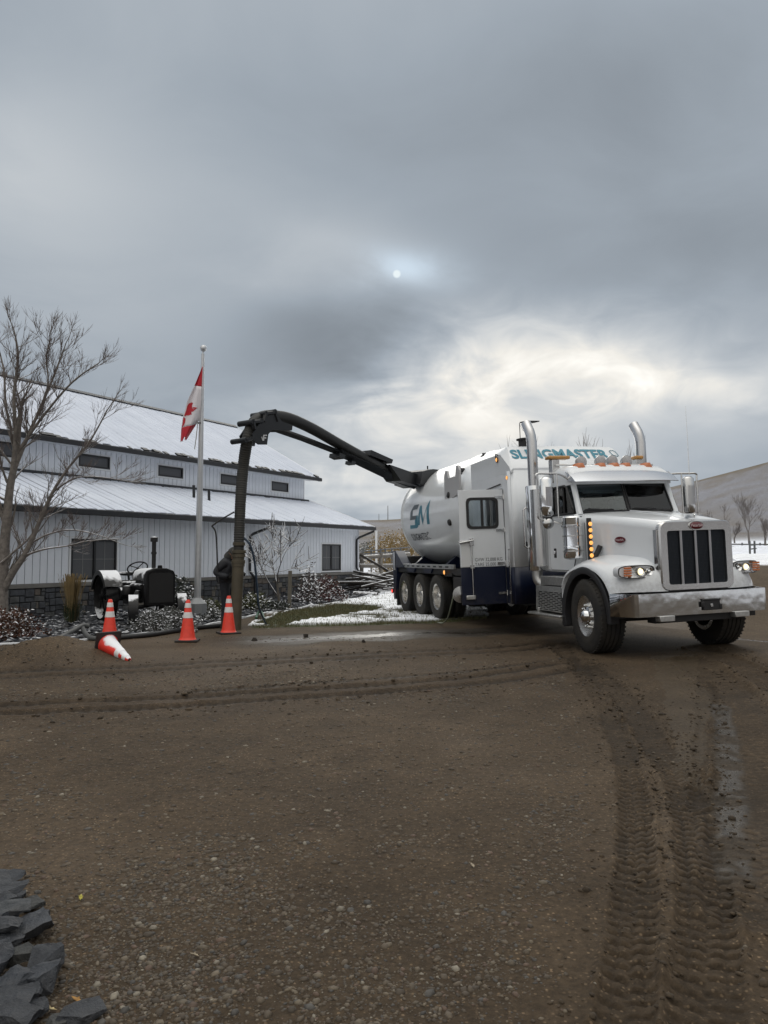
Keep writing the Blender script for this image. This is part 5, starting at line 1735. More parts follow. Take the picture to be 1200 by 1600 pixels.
def boards(parent, y, z0, z1, holes, x1, pitch=.2):
    """upright boards with open joints, cut round the windows"""
    cache = {}
    n = int(x1 / pitch)
    e = .057
    for i in range(n):
        a, b = i * pitch + .009, (i + 1) * pitch - .009
        segs = [(a, b, z0, z1)]
        for h in holes:
            p, q = h[0] - e, h[1] + e
            if b > p and a < q:
                segs = [(max(a, p), min(b, q), z0, h[2] - e), (max(a, p), min(b, q), h[3] + e, z1)]
                if a < p - .01:
                    segs.append((a, p, z0, z1))
                if b > q + .01:
                    segs.append((q, b, z0, z1))
        for (c, d, p, q) in segs:
            if q - p < .03 or d - c < .012:
                continue
            key = (round(d - c, 3), round(p, 3), round(q, 3))
            if key not in cache:
                cache[key] = MB().box(0, d - c, -.022, 0, p, q).mesh('siding_board', SIDING, 0)
            o = bpy.data.objects.new('siding_board', cache[key]); COL.objects.link(o)
            o.parent = parent; o.location = (c, y, 0)


boards(wall_lo, 0, .81, 2.56, W1, 19.0)
boards(wall_up, UY, 3.70, 4.76, W2, 17.0)
bx('corner_trim', -.03, .02, -.16, .012, .81, 2.56, TRIMW, wall_lo)
bx('corner_trim', -.03, .02, UY - .16, UY + .012, 3.7, 4.76, TRIMW, wall_up)


def window(parent, a, b, z0, z1, y, muntin, slider):
    f = MB()
    t = .05
    f.box(a, b, y - .05, y + .022, z0, z0 + t); f.box(a, b, y - .05, y + .022, z1 - t, z1)
    f.box(a, a + t, y - .05, y + .021, z0 + t, z1 - t); f.box(b - t, b, y - .05, y + .021, z0 + t, z1 - t)
    w = f.build('window', TRIMD, parent)
    m = (a + b) / 2
    spans = [(a + t, m - .02), (m + .02, b - t)] if slider else [(a + t, b - t)]
    if slider:
        MB().box(m - .03, m + .03, y - .05, y + .024, z0 + t, z1 - t).build('mullion', TRIMD, w)
    for p, q in spans:
        MB().box(p, q, y - .030, y - .024, z0 + t, z1 - t).build('pane', WGLASS, w, smooth=0)
    if muntin:
        for p, q in spans:
            mm = MB().box(p, q, y - .022, y - .012, (z0 + z1) / 2 - .008, (z0 + z1) / 2 + .008)
            c = (p + q) / 2
            mm.box(c - .008, c + .008, y - .0225, y - .0125, z0 + t, z1 - t)
            mm.build('muntin', mat('muntin_grey', (.20, .205, .21), .5), w)
    tr = MB()
    e = .055
    tr.box(a - e, b + e, y - .03, y + .014, z1, z1 + e); tr.box(a - e, b + e, y - .03, y + .015, z0 - e, z0)
    tr.box(a - e, a, y - .03, y + .013, z0, z1); tr.box(b, b + e, y - .03, y + .013, z0, z1)
    tr.build('window_trim', TRIMW, w)


for k, w in enumerate(W1):
    window(wall_lo, *w, 0, True, True)
for k, w in enumerate(W2):
    window(wall_up, *w, UY, False, False)

# stone base: every stone its own piece
wall_st = bx('stone_base', 0.0, LEN, -.02, .018, -.1, .70, MORTAR)
rs_ = random.Random(21)
stone_m = [mat('field_stone_%d' % i, c, .8, var=.28, vscale=9, bump=.5, bscale=25) for i, c in enumerate(((.062, .067, .078), (.095, .098, .10), (.135, .125, .11), (.050, .054, .064), (.115, .098, .085), (.078, .082, .088)))]


def split(a, b, p, q):
    w, h = b - a, q - p
    if w < .22 and h < .16 or (w < .40 and h < .21 and rs_.random() < .65):
        return [(a, b, p, q)]
    if (w > h * 1.35 and w > .2) or h < .14:
        c = a + w * rs_.uniform(.36, .64)
        return split(a, c, p, q) + split(c, b, p, q)
    c = p + h * rs_.uniform(.36, .64)
    return split(a, b, p, c) + split(a, b, c, q)


def stone_piece(a, b, p, q):
    j = .009
    a, b, p, q = a + j, b - j, p + j, q - j
    d = rs_.uniform(.035, .06)
    k = rs_.uniform(.008, .02)
    r = lambda: rs_.uniform(-.006, .006)
    back = [(a + r(), 0, p + r()), (b + r(), 0, p + r()), (b + r(), 0, q + r()), (a + r(), 0, q + r())]
    mid = [(x, d - k + .018, z) for x, _, z in back]
    c = ((a + b) / 2, (p + q) / 2)
    fr = [(x + (c[0] - x) * .12, d + .018 + r(), z + (c[1] - z) * .12) for x, _, z in back]
    return MB().rings([[Vector(v) for v in back], [Vector(v) for v in mid], [Vector(v) for v in fr]])


x = 0.0
while x < 17.6:
    wd = rs_.uniform(.7, 1.1)
    for (a, b, p, q) in split(x, x + wd, 0.0, .70):
        stone_piece(a, b, p, q).build('stone', rs_.choices(stone_m, (5, 4, 2, 5, 2, 4))[0], wall_st, smooth=25)
    x += wd
lg = bx('stone_ledge', -.06, LEN, -.02, .085, .705, .80, LEDGE, wall_st, .012)

# lower roof
E1, R1 = (.46, 2.60), (UY, 3.76)          # (y, z) eave and top
E2, R2 = (UY + .50, 4.72), (-6.9, 7.30)


def slope_frame(E, R):
    d = Vector((0, R[0] - E[0], R[1] - E[1])); ln = d.length; d.normalize()
    n = Vector((0, -d.z, d.y)) if d.y > 0 else Vector((0, d.z, -d.y))
    return d, n, ln


def roof(E, R, name, m, pitch, gap, x0, x1, edge, ragged):
    d, n, ln = slope_frame(E, R)
    e0 = Vector((0, E[0], E[1]))
    dk = MB()
    p = [e0 + n * -.10, e0, e0 + d * ln, e0 + d * ln + n * -.10]
    dk.rings([[Vector((x0 + .01, q.y, q.z)) for q in p], [Vector((LEN, q.y, q.z)) for q in p]])
    deck = dk.build(name, METALR, bld)
    k = 0
    x = x0
    while x < x1:
        s0 = edge + (rs_.uniform(0, ragged) if rs_.random() < .55 else 0)
        s1 = ln - (.05 if ragged > .1 else rs_.uniform(.04, .22))
        h = rs_.uniform(.018, .028)
        b = MB()
        pts = []
        for s in np.linspace(s0, s1, 7):
            c = e0 + d * float(s)
            hh = h * rs_.uniform(.85, 1.15)
            pts.append([Vector((x + gap / 2, c.y, c.z)) + n * .004, Vector((x + gap / 2 + .012, c.y, c.z)) + n * hh, Vector((x + pitch - gap / 2 - .012, c.y, c.z)) + n * (hh - .003), Vector((x + pitch - gap / 2, c.y, c.z)) + n * .004])
        b.rings(pts)
        b.build('roof_panel', m, deck, smooth=60)
        x += pitch
    return deck


roof_lo = roof(E1, R1, 'lower_roof', SNOWL, .30, .060, -.46, 18.5, .02, .06)
roof_up = roof(E2, R2, 'upper_roof', SNOWP, .30, .028, -.50, 17.5, .03, .14)
# far slope, ridge cap, fascias, gutters
d, n, ln = slope_frame((-11.6, 4.72), R2)
bk = MB(); q = [Vector((0, -11.6, 4.62)), Vector((0, -11.6, 4.72)), Vector((0, -6.9, 7.30)), Vector((0, -6.9, 7.19))]
bk.rings([[Vector((-.5, a.y, a.z)) for a in q], [Vector((LEN, a.y, a.z)) for a in q]]); bk.build('rear_roof', METALR, bld)
MB().prism([(-7.06, 7.22), (-6.9, 7.39), (-6.70, 7.27)], 'x', -.50, LEN).build('ridge_cap', METALR, bld)
bx('gutter', -.46, LEN, .461, .57, 2.46, 2.60, TRIMD, bld, .015)
bx('upper_gutter', -.50, LEN, UY + .502, UY + .60, 4.58, 4.72, TRIMD, bld, .015)
bx('soffit', -.40, LEN, -.02, .455, 2.50, 2.53, TRIMW)
bx('upper_soffit', -.42, LEN, UY - .02, UY + .495, 4.62, 4.65, TRIMW)
bx('roof_flashing', -.2, LEN, UY + .003, UY + .14, 3.70, 3.80, METALR)
for (E, R, x0, nm) in ((E1, R1, -.47, 'rake_trim'), (E2, R2, -.51, 'rake_trim')):
    d, n, ln = slope_frame(E, R)
    e0 = Vector((0, E[0], E[1]))
    p = [e0 + n * -.16, e0 + n * .03, e0 + d * ln + n * .03, e0 + d * ln + n * -.16]
    MB().rings([[Vector((x0 - .03, a.y, a.z)) for a in p], [Vector((x0 + .02, a.y, a.z)) for a in p]]).build(nm, TRIMW, bld)
# bare metal chips and snow lumps along the upper eave
for k in range(46):
    x = rs_.uniform(-.4, 13.5)
    w = rs_.uniform(.10, .34)
    d, n, ln = slope_frame(E2, R2)
    c = Vector((x, E2[0], E2[1])) + d * .02
    M = Matrix.Translation(c) @ Matrix.Rotation(math.atan2(d.z, -d.y) * -1, 4, 'X')
    MB().box(0, w, -.16, .02, .012, rs_.uniform(.03, .075), M).build('snow_guard', TRIMD, roof_up)
# downspouts
for s, o_ in ((6.88, 0), (.22, 0)):
    p = [(s - .55, .52, 2.50), (s - .55, .52, 2.42), (s - .08, .10, 2.16), (s, .05, 2.08), (s, .05, .98), (s - .02, .07, .90), (s - .13, .15, .74), (s - .13, .15, .05)]
    MB().tube(p, .045, 6).build('downspout', TRIMD, bld)
for s, y, h in ((7.85, -1.5, .42), (7.35, -1.3, .38)):
    zr = E1[1] + (E1[0] - y) / (E1[0] - R1[0]) * (R1[1] - E1[1])
    MB().tube([(s, y, zr - .05), (s + .02, y, zr + h)], .045, 8).build('vent_pipe', TRIMD, bld)
# ------------------------------------------------------------------ boom and suction hose (parts of the truck)
BA, BB = Vector((1.62, 21.1, 3.68)), Vector((-2.64, 15.7, 4.28))
_bd = (BB - BA); _bd.z = 0; _bd.normalize()
_bn = Vector((_bd.y, -_bd.x, 0))


def bp(px, py, off=0.0):
    """point of the boom's upright plane seen at a pixel"""
    d = ray(px, py); c = Vector((0, 0, CAMH))
    t = (BA - c).dot(_bn) / d.dot(_bn)
    return c + d * t + _bn * off


boom = empty('boom'); boom.parent = truck
boom.matrix_parent_inverse = truck.matrix_world.inverted()
CP = smooth_path([bp(*p) for p in ((392, 668), (399, 658), (412, 651), (430, 650), (455, 655), (490, 671), (530, 694), (570, 716), (606, 735), (640, 748))], 5)
MB().tube(CP, .125, 16).build('boom_pipe', HOSEB, boom, smooth=60)
# telescoping square arm under the pipe
ar = MB().tube([bp(424, 668), bp(470, 684), bp(560, 719)], .07, 4)
ar.build('inner_arm', BOOMB, boom, smooth=0)
ar = MB().tube([bp(530, 706), bp(600, 738), bp(648, 757)], [.11, .14, .13], 4); ar.build('outer_arm', BOOMB, boom, smooth=0)
def plate(name, pts, o0, o1, m=BOOMB, parent=boom):
    a = [bp(x, y, o0) for x, y in pts]; b = [bp(x, y, o1) for x, y in pts]
    n = len(pts)
    return MB().add(a + b, [tuple(range(n)), tuple(range(2 * n - 1, n - 1, -1))] + [(i, n + i, n + (i + 1) % n, (i + 1) % n) for i in range(n)]).build(name, m, parent, smooth=0)
HP = [(392, 668), (402, 656), (414, 648), (424, 650), (430, 660), (447, 666), (446, 674), (432, 674), (416, 672), (409, 680), (407, 696), (394, 696), (386, 690), (384, 680)]
for o0 in (-.20, .17):
    plate('head_plate', HP, o0, o0 + .03)
for c, r in (((385, 661), .06), ((398, 659), .05), ((405, 648), .055), ((419, 645), .055), ((374, 689), .055)):
    q = MB().tube([bp(*c, -.22), bp(*c, .22)], r, 12); q.build('pivot_pin', BOOMB, boom)
for a, b in (((385, 661), (388, 672)), ((405, 648), (402, 660)), ((385, 661), (400, 660)), ((405, 648), (420, 646)), ((419, 645), (424, 660)), ((374, 689), (386, 686))):
    MB().tube([bp(*a, -.19), bp(*b, -.19)], .045, 6).build('head_link', BOOMB, boom)
lt = mat('logo_pale', (.55, .56, .58), .5)
for p in (((398, 684), (400, 690)), ((401, 682), (406, 682)), ((401, 686), (405, 686)), ((401, 682), (401, 690))):
    MB().tube([bp(*p[0], -.205), bp(*p[1], -.205)], .014, 4).build('head_mark', lt, boom)
plate('wear_guard', [(572, 704), (606, 719), (604, 725), (570, 712)], -.17, .17)
plate('hose_clip', [(523, 708), (532, 712), (530, 718), (522, 714)], -.16, .16)
plate('hose_clip', [(545, 720), (551, 722), (550, 727), (544, 725)], -.1, .1)
plate('knuckle', [(596, 727), (640, 742), (656, 742), (668, 752), (640, 760), (614, 752)], -.26, .22)
plate('knuckle_guard', [(640, 738), (652, 735), (690, 741), (694, 748), (672, 757), (650, 762), (636, 757)], -.42, .42)
plate('knuckle_top', [(656, 737), (662, 734), (688, 737), (690, 742), (660, 742)], -.30, .30)
MB().tube([bp(668, 736), bp(668, 728)], .02, 5).build('boom_lug', BOOMB, boom)
MB().tube([bp(686, 746), bp(702, 742)], .11, 12).build('boom_stub', FRAMEB, boom)
MB().lathe([(.42, 3.50), (.42, 3.74), (.30, 3.78), (.001, 3.79)], (-9.45, -.02, 0), 'z', 28).build('turret', FRAMEB, truck)
# ribbed hose and digging tube
hp = smooth_path([bp(392, 668), bp(386, 690), at(380, 730, 15.62), at(376, 780, 15.55), at(374, 830, 15.48), at(373, 862, 15.44)], 60)
ln_, acc = [0.0], 0.0
for a, b in zip(hp[:-1], hp[1:]):
    acc += (b - a).length; ln_.append(acc)
rr_ = [.120 - .016 * (l / acc) + (.0035 if int(l / .024) % 2 else -.0025) for l in ln_]
MB().tube(hp, rr_, 14).build('ribbed_hose', HOSEM, boom, smooth=50)
a, b = at(373, 862, 15.44), gnd(368, 984)
dg = MB().tube([a, a * .9 + b * .1, b], [.118, .118, .112], 18, caps=True).build('digging_tube', DIGT, boom, smooth=60)
for t, r in ((.0, .145), (.05, .135), (.13, .14), (.17, .13), (-.10, .125)):
    c = a * (1 - t) + b * t
    MB().lathe([(r - .02, -.035), (r, -.03), (r, .03), (r - .02, .035)], c, 'z', 20).build('tube_clamp', DIGT, dg)
# lines hanging beside the hose
for nm, pts, r, m in (('water_line', [at(378, 838, 15.45), at(391, 852, 15.5), at(398, 880, 15.6), at(402, 920, 15.7), at(405, 950, 15.8), gnd(416, 976)], .022, mat('line_dark_blue', (.02, .04, .07), .5)),
                      ('air_line', [at(331, 822, 15.5), at(337, 832, 15.5), at(339, 860, 15.5), at(340, 890, 15.5), at(342, 912, 15.5)], .016, BLACK),
                      ('air_line', [at(366, 800, 15.4), at(345, 812, 15.45), at(331, 822, 15.5)], .016, BLACK)):
    MB().tube(smooth_path(pts, 6), r, 6).build(nm, m, boom)
for o in boom.children:
    pass

# ------------------------------------------------------------------ traffic cones
ORANGE = mat('cone_orange', (0.78, 0.055, 0.030), 0.45, var=.10, vscale=14, dirt=.18)
REFL = mat('cone_reflective_white', (0.72, 0.70, 0.70), 0.35, var=.06, vscale=30, dirt=.15)
CBASE = mat('cone_base_black', (0.022, 0.018, 0.017), 0.7, dirt=.3)
ORANGES = mat('cone_orange_snowy', (0.78, 0.045, 0.030), 0.45, snow=.62, snow_scale=3.0)
REFLS = mat('cone_white_snowy', (0.72, 0.70, 0.70), 0.4, snow=.62, snow_scale=3.0)


def cone(loc, label, hgt=.71, om=ORANGE, rm=REFL):
    t = empty('traffic_cone', loc)
    tag(t, label, 'cone', 'orange traffic cones by the digging spot')
    R0, R1 = .135, .035
    rad = lambda z: R0 + (R1 - R0) * (z - .03) / (hgt - .03)
    MB().lathe([(rad(.03) + .025, .028), (rad(.05) + .006, .045), (rad(.08), .08), (rad(.3), .3), (rad(hgt * .97), hgt * .97), (R1 * .75, hgt), (R1 * .55, hgt + .002), (.02, hgt - .03)], n=28).build('cone_body', om, t, smooth=40)
    for z0, z1 in ((.40, .50), (.575, .655)):
        MB().lathe([(rad(z0) + .002, z0), (rad(z0) + .004, z0 + .002), (rad(z1) + .004, z1 - .002), (rad(z1) + .002, z1)], n=28).build('reflective_collar', rm, t)
    b = [(math.copysign(.19, math.cos(a)) * (1 if abs(math.cos(a)) > .35 else .75), math.copysign(.19, math.sin(a)) * (1 if abs(math.sin(a)) > .35 else .75)) for a in np.radians(np.arange(15, 375, 30))]
    MB().prism(b, 'z', 0.0, .034).build('cone_base', CBASE, t, bevel=.006)
    return t


def on_yard(px, py):
    p = gnd(px, py)
    z = float(surf_z(np.array([p.x]), np.array([p.y]))[0])
    p = gnd(px, py, z)
    return p


cone(on_yard(171, 1000), 'upright orange cone directly behind the fallen snowy cone').rotation_euler = (0, 0, .3)
cone(on_yard(293, 1002), 'upright orange cone standing alone in front of the flagpole').rotation_euler = (0, 0, .1)
cone(on_yard(357, 990), 'upright orange cone at the foot of the suction tube').rotation_euler = (0, 0, .5)
fc = cone(gnd(168, 1022) + Vector((0, 0, .13)), 'orange cone fallen on its side with snow along its upper flank', .71, ORANGES, REFLS)
tipd = (gnd(206, 1030) - gnd(166, 1022)); tipd.z = 0; tipd.normalize()
tipd = (tipd * 1.0 + Vector((0, 0, -.24))).normalized()
fc.rotation_euler = tipd.to_track_quat('Z', 'X').to_euler()
fc.location = gnd(167, 1026) + Vector((0, 0, .185))

# ------------------------------------------------------------------ flagpole and flag
POLE = mat('flagpole_aluminium', (0.52, 0.53, 0.55), 0.35, .6, var=.06, vscale=10)
fp0, fp1 = at(308, 950, 18.9), at(317, 553, 18.9)
fp0.z = 0.0
pole = MB().tube([fp0, fp0 * .5 + fp1 * .5, fp1], [.085, .072, .042], 16).build('flagpole', POLE, smooth=60)
tag(pole, 'tall silver flagpole with ball top standing in the rock bed', 'flagpole')
pb_ = MB().rings([[fp0 + Vector((r * math.cos(a), r * math.sin(a), z)) for a in np.linspace(.785, 2 * math.pi + .785, 9)[:-1]] for r, z in ((.24, -.1), (.24, .30), (.20, .33), (.11, .42), (.09, .44))])
pb_.build('pole_base', mat('pole_base_grey', (.24, .25, .26), .5, .3), pole)
MB().ball(fp1 + Vector((.01, 0, .14)), .085, 16, 10).tube([fp1 - Vector((0, 0, .02)), fp1 + Vector((.005, 0, .1))], .02, 6).build('finial_ball', POLE, pole, smooth=80)
MB().tube([at(312, 600, 18.8), at(311, 780, 18.8), at(306, 900, 18.82)], .006, 4).build('halyard', mat('rope', (.4, .4, .4), .8), pole)
MB().tube([at(309, 660, 18.8), at(307, 680, 18.8), at(304, 702, 18.8)], .012, 5).build('halyard', mat('rope', (.4, .4, .4), .8), pole)
MB().box(-.08, .0, -.02, .02, -.02, .02, Matrix.Translation(at(314, 661, 18.85))).build('cleat', BLACK, pole)
FRED = mat('flag_red', (0.42, 0.012, 0.025), 0.75)
FWHITE = mat('flag_white', (0.66, 0.63, 0.66), 0.75)
flag = empty('flag', fp1)
tag(flag, 'tattered red and white maple leaf flag drooping from the flagpole', 'flag')
LE = [(0, 316, 573), (.22, 304.5, 601), (.46, 292.5, 627), (.66, 285.5, 653), (.82, 283.5, 670), (1.0, 282, 692)]
RE = [(0, 317, 573), (.22, 315, 602), (.46, 314, 632), (.66, 312.5, 655), (.82, 306, 664), (1.0, 290, 689)]


def edge(L_, v):
    for (v0, x0, y0), (v1, x1, y1) in zip(L_[:-1], L_[1:]):
        if v <= v1:
            t = (v - v0) / (v1 - v0)
            return x0 + (x1 - x0) * t, y0 + (y1 - y0) * t
    return L_[-1][1:]


def cloth(u, v, dy=0.0):
    (ax, ay), (bx_, by) = edge(LE, v), edge(RE, v)
    # seen width is the folded cloth; the folds go in depth
    px, py = ax + (bx_ - ax) * u, ay + (by - ay) * u
    Y = 18.80 - .02 + (.10 * math.sin(5.2 * u + 2.6 * v) + .05 * math.sin(11 * u - 3 * v)) * (.15 + v) + dy
    return at(px, py, Y)


def cloth_from_px(px, py, dy=-.012):
    best = None
    for v in np.linspace(0, 1, 81):
        (ax, ay), (bx_, by) = edge(LE, v), edge(RE, v)
        u = (px - ax) / (bx_ - ax + 1e-6)
        e = abs(ay + (by - ay) * u - py)
        if best is None or e < best[0]:
            best = (e, u, v)
    return cloth(best[1], best[2], dy)


def cloth_part(name, v0, v1, m, jag=0.0):
    b = MB()
    r_ = random.Random(4)
    tj = [r_.uniform(0, 1) for _ in range(15)]
    b.grid(lambda u, v: cloth(u, v0 + (v1 - v0) * v * (1 - jag * tj[int(u * 14)] * (v > .7))), 14, 14)
    o = b.build(name, m, flag, smooth=80)
    s = o.modifiers.new('solid', 'SOLIDIFY'); s.thickness = .004
    o.matrix_parent_inverse = Matrix.Translation(-fp1)
    return o


cloth_part('flag_top_bar', 0, .235, FRED)
cloth_part('flag_field', .237, .80, FWHITE)
cloth_part('flag_torn_end', .802, 1.0, FRED, .35)


def cloth_patch(name, poly, m):
    b = MB()
    cx, cy = sum(p[0] for p in poly) / len(poly), sum(p[1] for p in poly) / len(poly)
    fine_ = []
    for i in range(len(poly)):
        (a, c), (d, e) = poly[i], poly[(i + 1) % len(poly)]
        fine_ += [(a + (d - a) * t / 3, c + (e - c) * t / 3) for t in range(3)]
    n = len(fine_)
    rings_ = [[cloth_from_px(cx + (x - cx) * k, cy + (y - cy) * k) for x, y in fine_] for k in (.02, .4, .7, 1.0)]
    b.rings(rings_, caps=False)
    o = b.build(name, m, flag, smooth=80)
    o.matrix_parent_inverse = Matrix.Translation(-fp1)


cloth_patch('maple_leaf', [(293.5, 632), (297, 629.5), (301.5, 629), (300, 635), (308.5, 637.5), (304, 641.5), (299, 644), (299.5, 648), (293, 649), (287.5, 650.5), (291, 641)], FRED)
cloth_patch('maple_leaf', [(286.5, 651.5), (290, 654), (289, 661), (286, 666), (284.2, 668)], FRED)

# ------------------------------------------------------------------ garden edging, hoses on the ground
EDW = mat('edging_snowy', (0.62, 0.64, 0.67), 0.8)
ep = [p for p in EDGING if p[0] < 0.2]
z_ = surf_z(np.array([p[0] for p in ep]), np.array([p[1] for p in ep]))
def strip(name, pts, zs, w, h, m, label, cat):
    b = MB()
    rings_ = []
    for i, ((x, y), z) in enumerate(zip(pts, zs)):
        p, q = pts[max(i - 1, 0)], pts[min(i + 1, len(pts) - 1)]
        tx, ty = q[0] - p[0], q[1] - p[1]
        l_ = math.hypot(tx, ty) + 1e-9
        nx, ny = -ty / l_ * w, tx / l_ * w
        rings_.append([Vector((x - nx, y - ny, z - .03)), Vector((x - nx, y - ny, z + h)), Vector((x + nx, y + ny, z + h)), Vector((x + nx, y + ny, z - .03))])
    o = b.rings(rings_).build(name, m, bevel=.008)
    tag(o, label, cat)
strip('garden_edging', ep, z_, .035, .055, EDW, 'low white snow-topped edging between dirt yard and rock bed', 'edging')
HOSEG = mat('ground_hose_grey', (0.070, 0.072, 0.072), .5)
HOSEK = mat('ground_hose_black', (0.020, 0.021, 0.023), .5)
def ghose(name, pxs, r, m, label, lift=0.0):
    pts = []
    for p in pxs:
        px, py = p[:2]
        e = p[2] if len(p) > 2 else 0.0
        q = on_yard(px, py)
        pts.append(Vector((q.x, q.y, q.z + r + e)))
    o = MB().tube(smooth_path(pts, 6), r, 10).build(name, m, smooth=60)
    tag(o, label, 'hose')
ghose('ground_hose', [(82, 1004), (95, 1000), (112, 996, .06), (128, 992, .12), (138, 991, .10)], .05, HOSEG, 'short thick grey hose end rising out of the snowy spoil heap')
ghose('ground_hose', [(128, 990, .10), (132, 996, .06), (140, 1000, .0), (158, 1001), (190, 999)], .042, HOSEG, 'curved grey hose bending behind the two left cones')
ghose('ground_hose', [(180, 1000), (230, 996), (270, 990), (310, 984), (345, 981)], .045, HOSEK, 'long black hose lying along the edging up to the worker')
ghose('ground_hose', [(400, 968), (404, 962, .05), (409, 966, .1), (412, 972, .04)], .03, mat('hose_green', (.02, .09, .05), .5), 'small green hose coil on the snowy grass edge')

# ------------------------------------------------------------------ rocks lying on the wet yard
for k, (px, py, s, lab) in enumerate(((398, 1001, .055, 'dark clod on the wet strip left of centre'), (477, 995, .05, 'dark clod in the middle of the wet strip'), (568, 1004, .05, 'dark clod below the right end of the wet strip'))):
    o = slate_block('earth_clod', 300 + k, s, .7, mat('clod_earth', (.03, .024, .019), .9, bump=.6, bscale=30))
    o.location = on_yard(px, py) + Vector((0, 0, s * .3)); o.rotation_euler = (0, 0, k)
    tag(o, lab, 'clod')
# ------------------------------------------------------------------ old tractor on the rock bed
TRB = mat('tractor_black_iron', (0.010, 0.010, 0.011), 0.55, snow=0.50, snow_scale=5.0)
TRB2 = mat('tractor_black_bare', (0.006, 0.006, 0.007), 0.6, spec=.2, var=.4, vscale=9)
TRS = mat('tractor_hood_snow', (0.012, 0.012, 0.013), 0.5, snow=0.85, snow_scale=3.0)
ta = RD(36)
trc = empty('antique_tractor', (-4.80, 16.35, 0.02))
trc.rotation_euler = (0, 0, math.atan2(-math.cos(ta), math.sin(ta)))
tag(trc, 'antique black tractor with snow on its hood and fenders standing in the rock bed', 'tractor')


def tp_(name, mb, m, parent=trc, **k):
    return mb.build(name, m, parent, **k)


def steel_wheel(name, loc, R, w, spokes, lugs, yaw=0.0):
    b = MB().lathe([(R - .03, -w / 2), (R, -w / 2), (R, w / 2), (R - .03, w / 2), (R - .03, -w / 2)], ax='y', n=40)
    o = tp_(name, b, TRB)
    o.location = loc; o.rotation_euler = (0, 0, yaw)
    h = MB().lathe([(.001, -w * .55), (.07, -w * .55), (.075, w * .5), (.001, w * .5)], ax='y', n=16)
    h.build('hub', TRB2, o)
    for k in range(spokes):
        a = 2 * math.pi * k / spokes
        s = MB().tube([(0.06 * math.cos(a), (-1) ** k * w * .3, .06 * math.sin(a)), ((R - .02) * math.cos(a), 0, (R - .02) * math.sin(a))], .016, 6)
        s.build('spoke', TRB2, o)
    if lugs:
        g = MB()
        for k in range(lugs):
            a = 2 * math.pi * k / lugs
            g.box(-.02, .02, -w * .5, w * .5, R - .01, R + .05, Matrix.Rotation(a, 4, 'Y') @ Matrix.Rotation(.35, 4, 'Z'))
        g.build('wheel_lugs', TRB2, o)
    return o


for s in (-1, 1):
    steel_wheel('rear_wheel', (-1.62, s * .60, .52), .50, .26, 12, 18)
    steel_wheel('front_wheel', (0.02, s * .52, .33), .31, .19, 8, 0, RD(-17))
    # fender: an arc over the rear wheel with a side skirt
    rows = []
    for a in np.linspace(RD(25), RD(165), 16):
        rows.append([Vector((-1.62 + r * math.cos(a), s * y, .52 + r * math.sin(a))) for r, y in ((.60, .40), (.60, .78), (.50, .785), (.585, .76), (.585, .40))])
    tp_('fender', MB().rings(rows), mat('tractor_fender_snow', (0.012, 0.012, 0.013), 0.5, snow=0.52, snow_scale=2.2), smooth=50)
# body
tp_('gearbox', MB().box(-1.75, -.95, -.24, .24, .42, .86), TRB, bevel=.04)
tp_('engine_block', MB().box(-.95, -.02, -.17, .17, .46, .92), TRB, bevel=.03)
for k in range(4):
    tp_('exhaust_port', MB().tube([(-.78 + k * .17, -.16, .80), (-.78 + k * .17, -.27, .80)], .04, 8), TRB)
tp_('manifold', MB().tube([(-.85, -.27, .80), (-.2, -.27, .80)], .05, 10), TRB)
tp_('carburettor', MB().lathe([(.05, .50), (.075, .52), (.075, .66), (.05, .70), (.001, .71)], (-.42, -.28, 0), 'z', 14), TRB)
tp_('air_bowl', MB().lathe([(.001, .60), (.10, .60), (.11, .64), (.11, .74), (.08, .79), (.001, .80)], (-.88, -.36, 0), 'z', 16), TRB)
tp_('belt_pulley', MB().lathe([(.001, -.46), (.13, -.46), (.13, -.30), (.001, -.30)], (-1.12, 0, .62), 'y', 20), TRB)
hd_ = []
for x, w, z0, z1 in ((-1.05, .20, .92, 1.12), (-.9, .235, .92, 1.17), (-.5, .245, .92, 1.185), (.02, .25, .92, 1.19)):
    hd_.append([Vector((x, y * w, z0 + (z1 - z0) * h)) for y, h in ((-1, 0), (-1, .45), (-.8, .8), (-.4, .97), (0, 1), (.4, .97), (.8, .8), (1, .45), (1, 0))])
tp_('hood', MB().rings(hd_), TRS, smooth=60)
rad = tp_('radiator', MB().prism([(-.31, .40), (.31, .40), (.31, 1.05), (.27, 1.13), (.12, 1.185), (-.12, 1.185), (-.27, 1.13), (-.31, 1.05)], 'x', .03, .21), TRB2, bevel=.02)
MB().prism([(-.26, .47), (.26, .47), (.26, 1.04), (.2, 1.09), (-.2, 1.09), (-.26, 1.04)], 'x', .212, .222).build('radiator_core', mat('radiator_core', (.006, .006, .007), .7, bump=.6, bscale=90), rad)
MB().lathe([(.001, 1.25), (.045, 1.245), (.05, 1.20), (.05, 1.17)], (.12, 0, 0), 'z', 14).build('radiator_cap', TRB2, rad)
tp_('exhaust_pipe', MB().tube([(-.12, -.05, 1.15), (-.12, -.05, 1.80)], .045, 12).lathe([(.05, 1.48), (.058, 1.48), (.058, 1.53), (.05, 1.53)], (-.12, -.05, 0), 'z', 12).lathe([(.05, 1.74), (.078, 1.75), (.078, 1.84), (.001, 1.86)], (-.12, -.05, 0), 'z', 14), TRB)
stc = Vector((-1.32, 0, 1.17)); sn_ = Vector((-.62, 0, .78)); s1 = Vector((0, 1, 0)); s2 = sn_.cross(s1).normalized()
stw = MB().tube([stc + (s1 * math.cos(a) + s2 * math.sin(a)) * .22 for a in np.linspace(0, 2 * math.pi, 29)], .016, 6, caps=False)
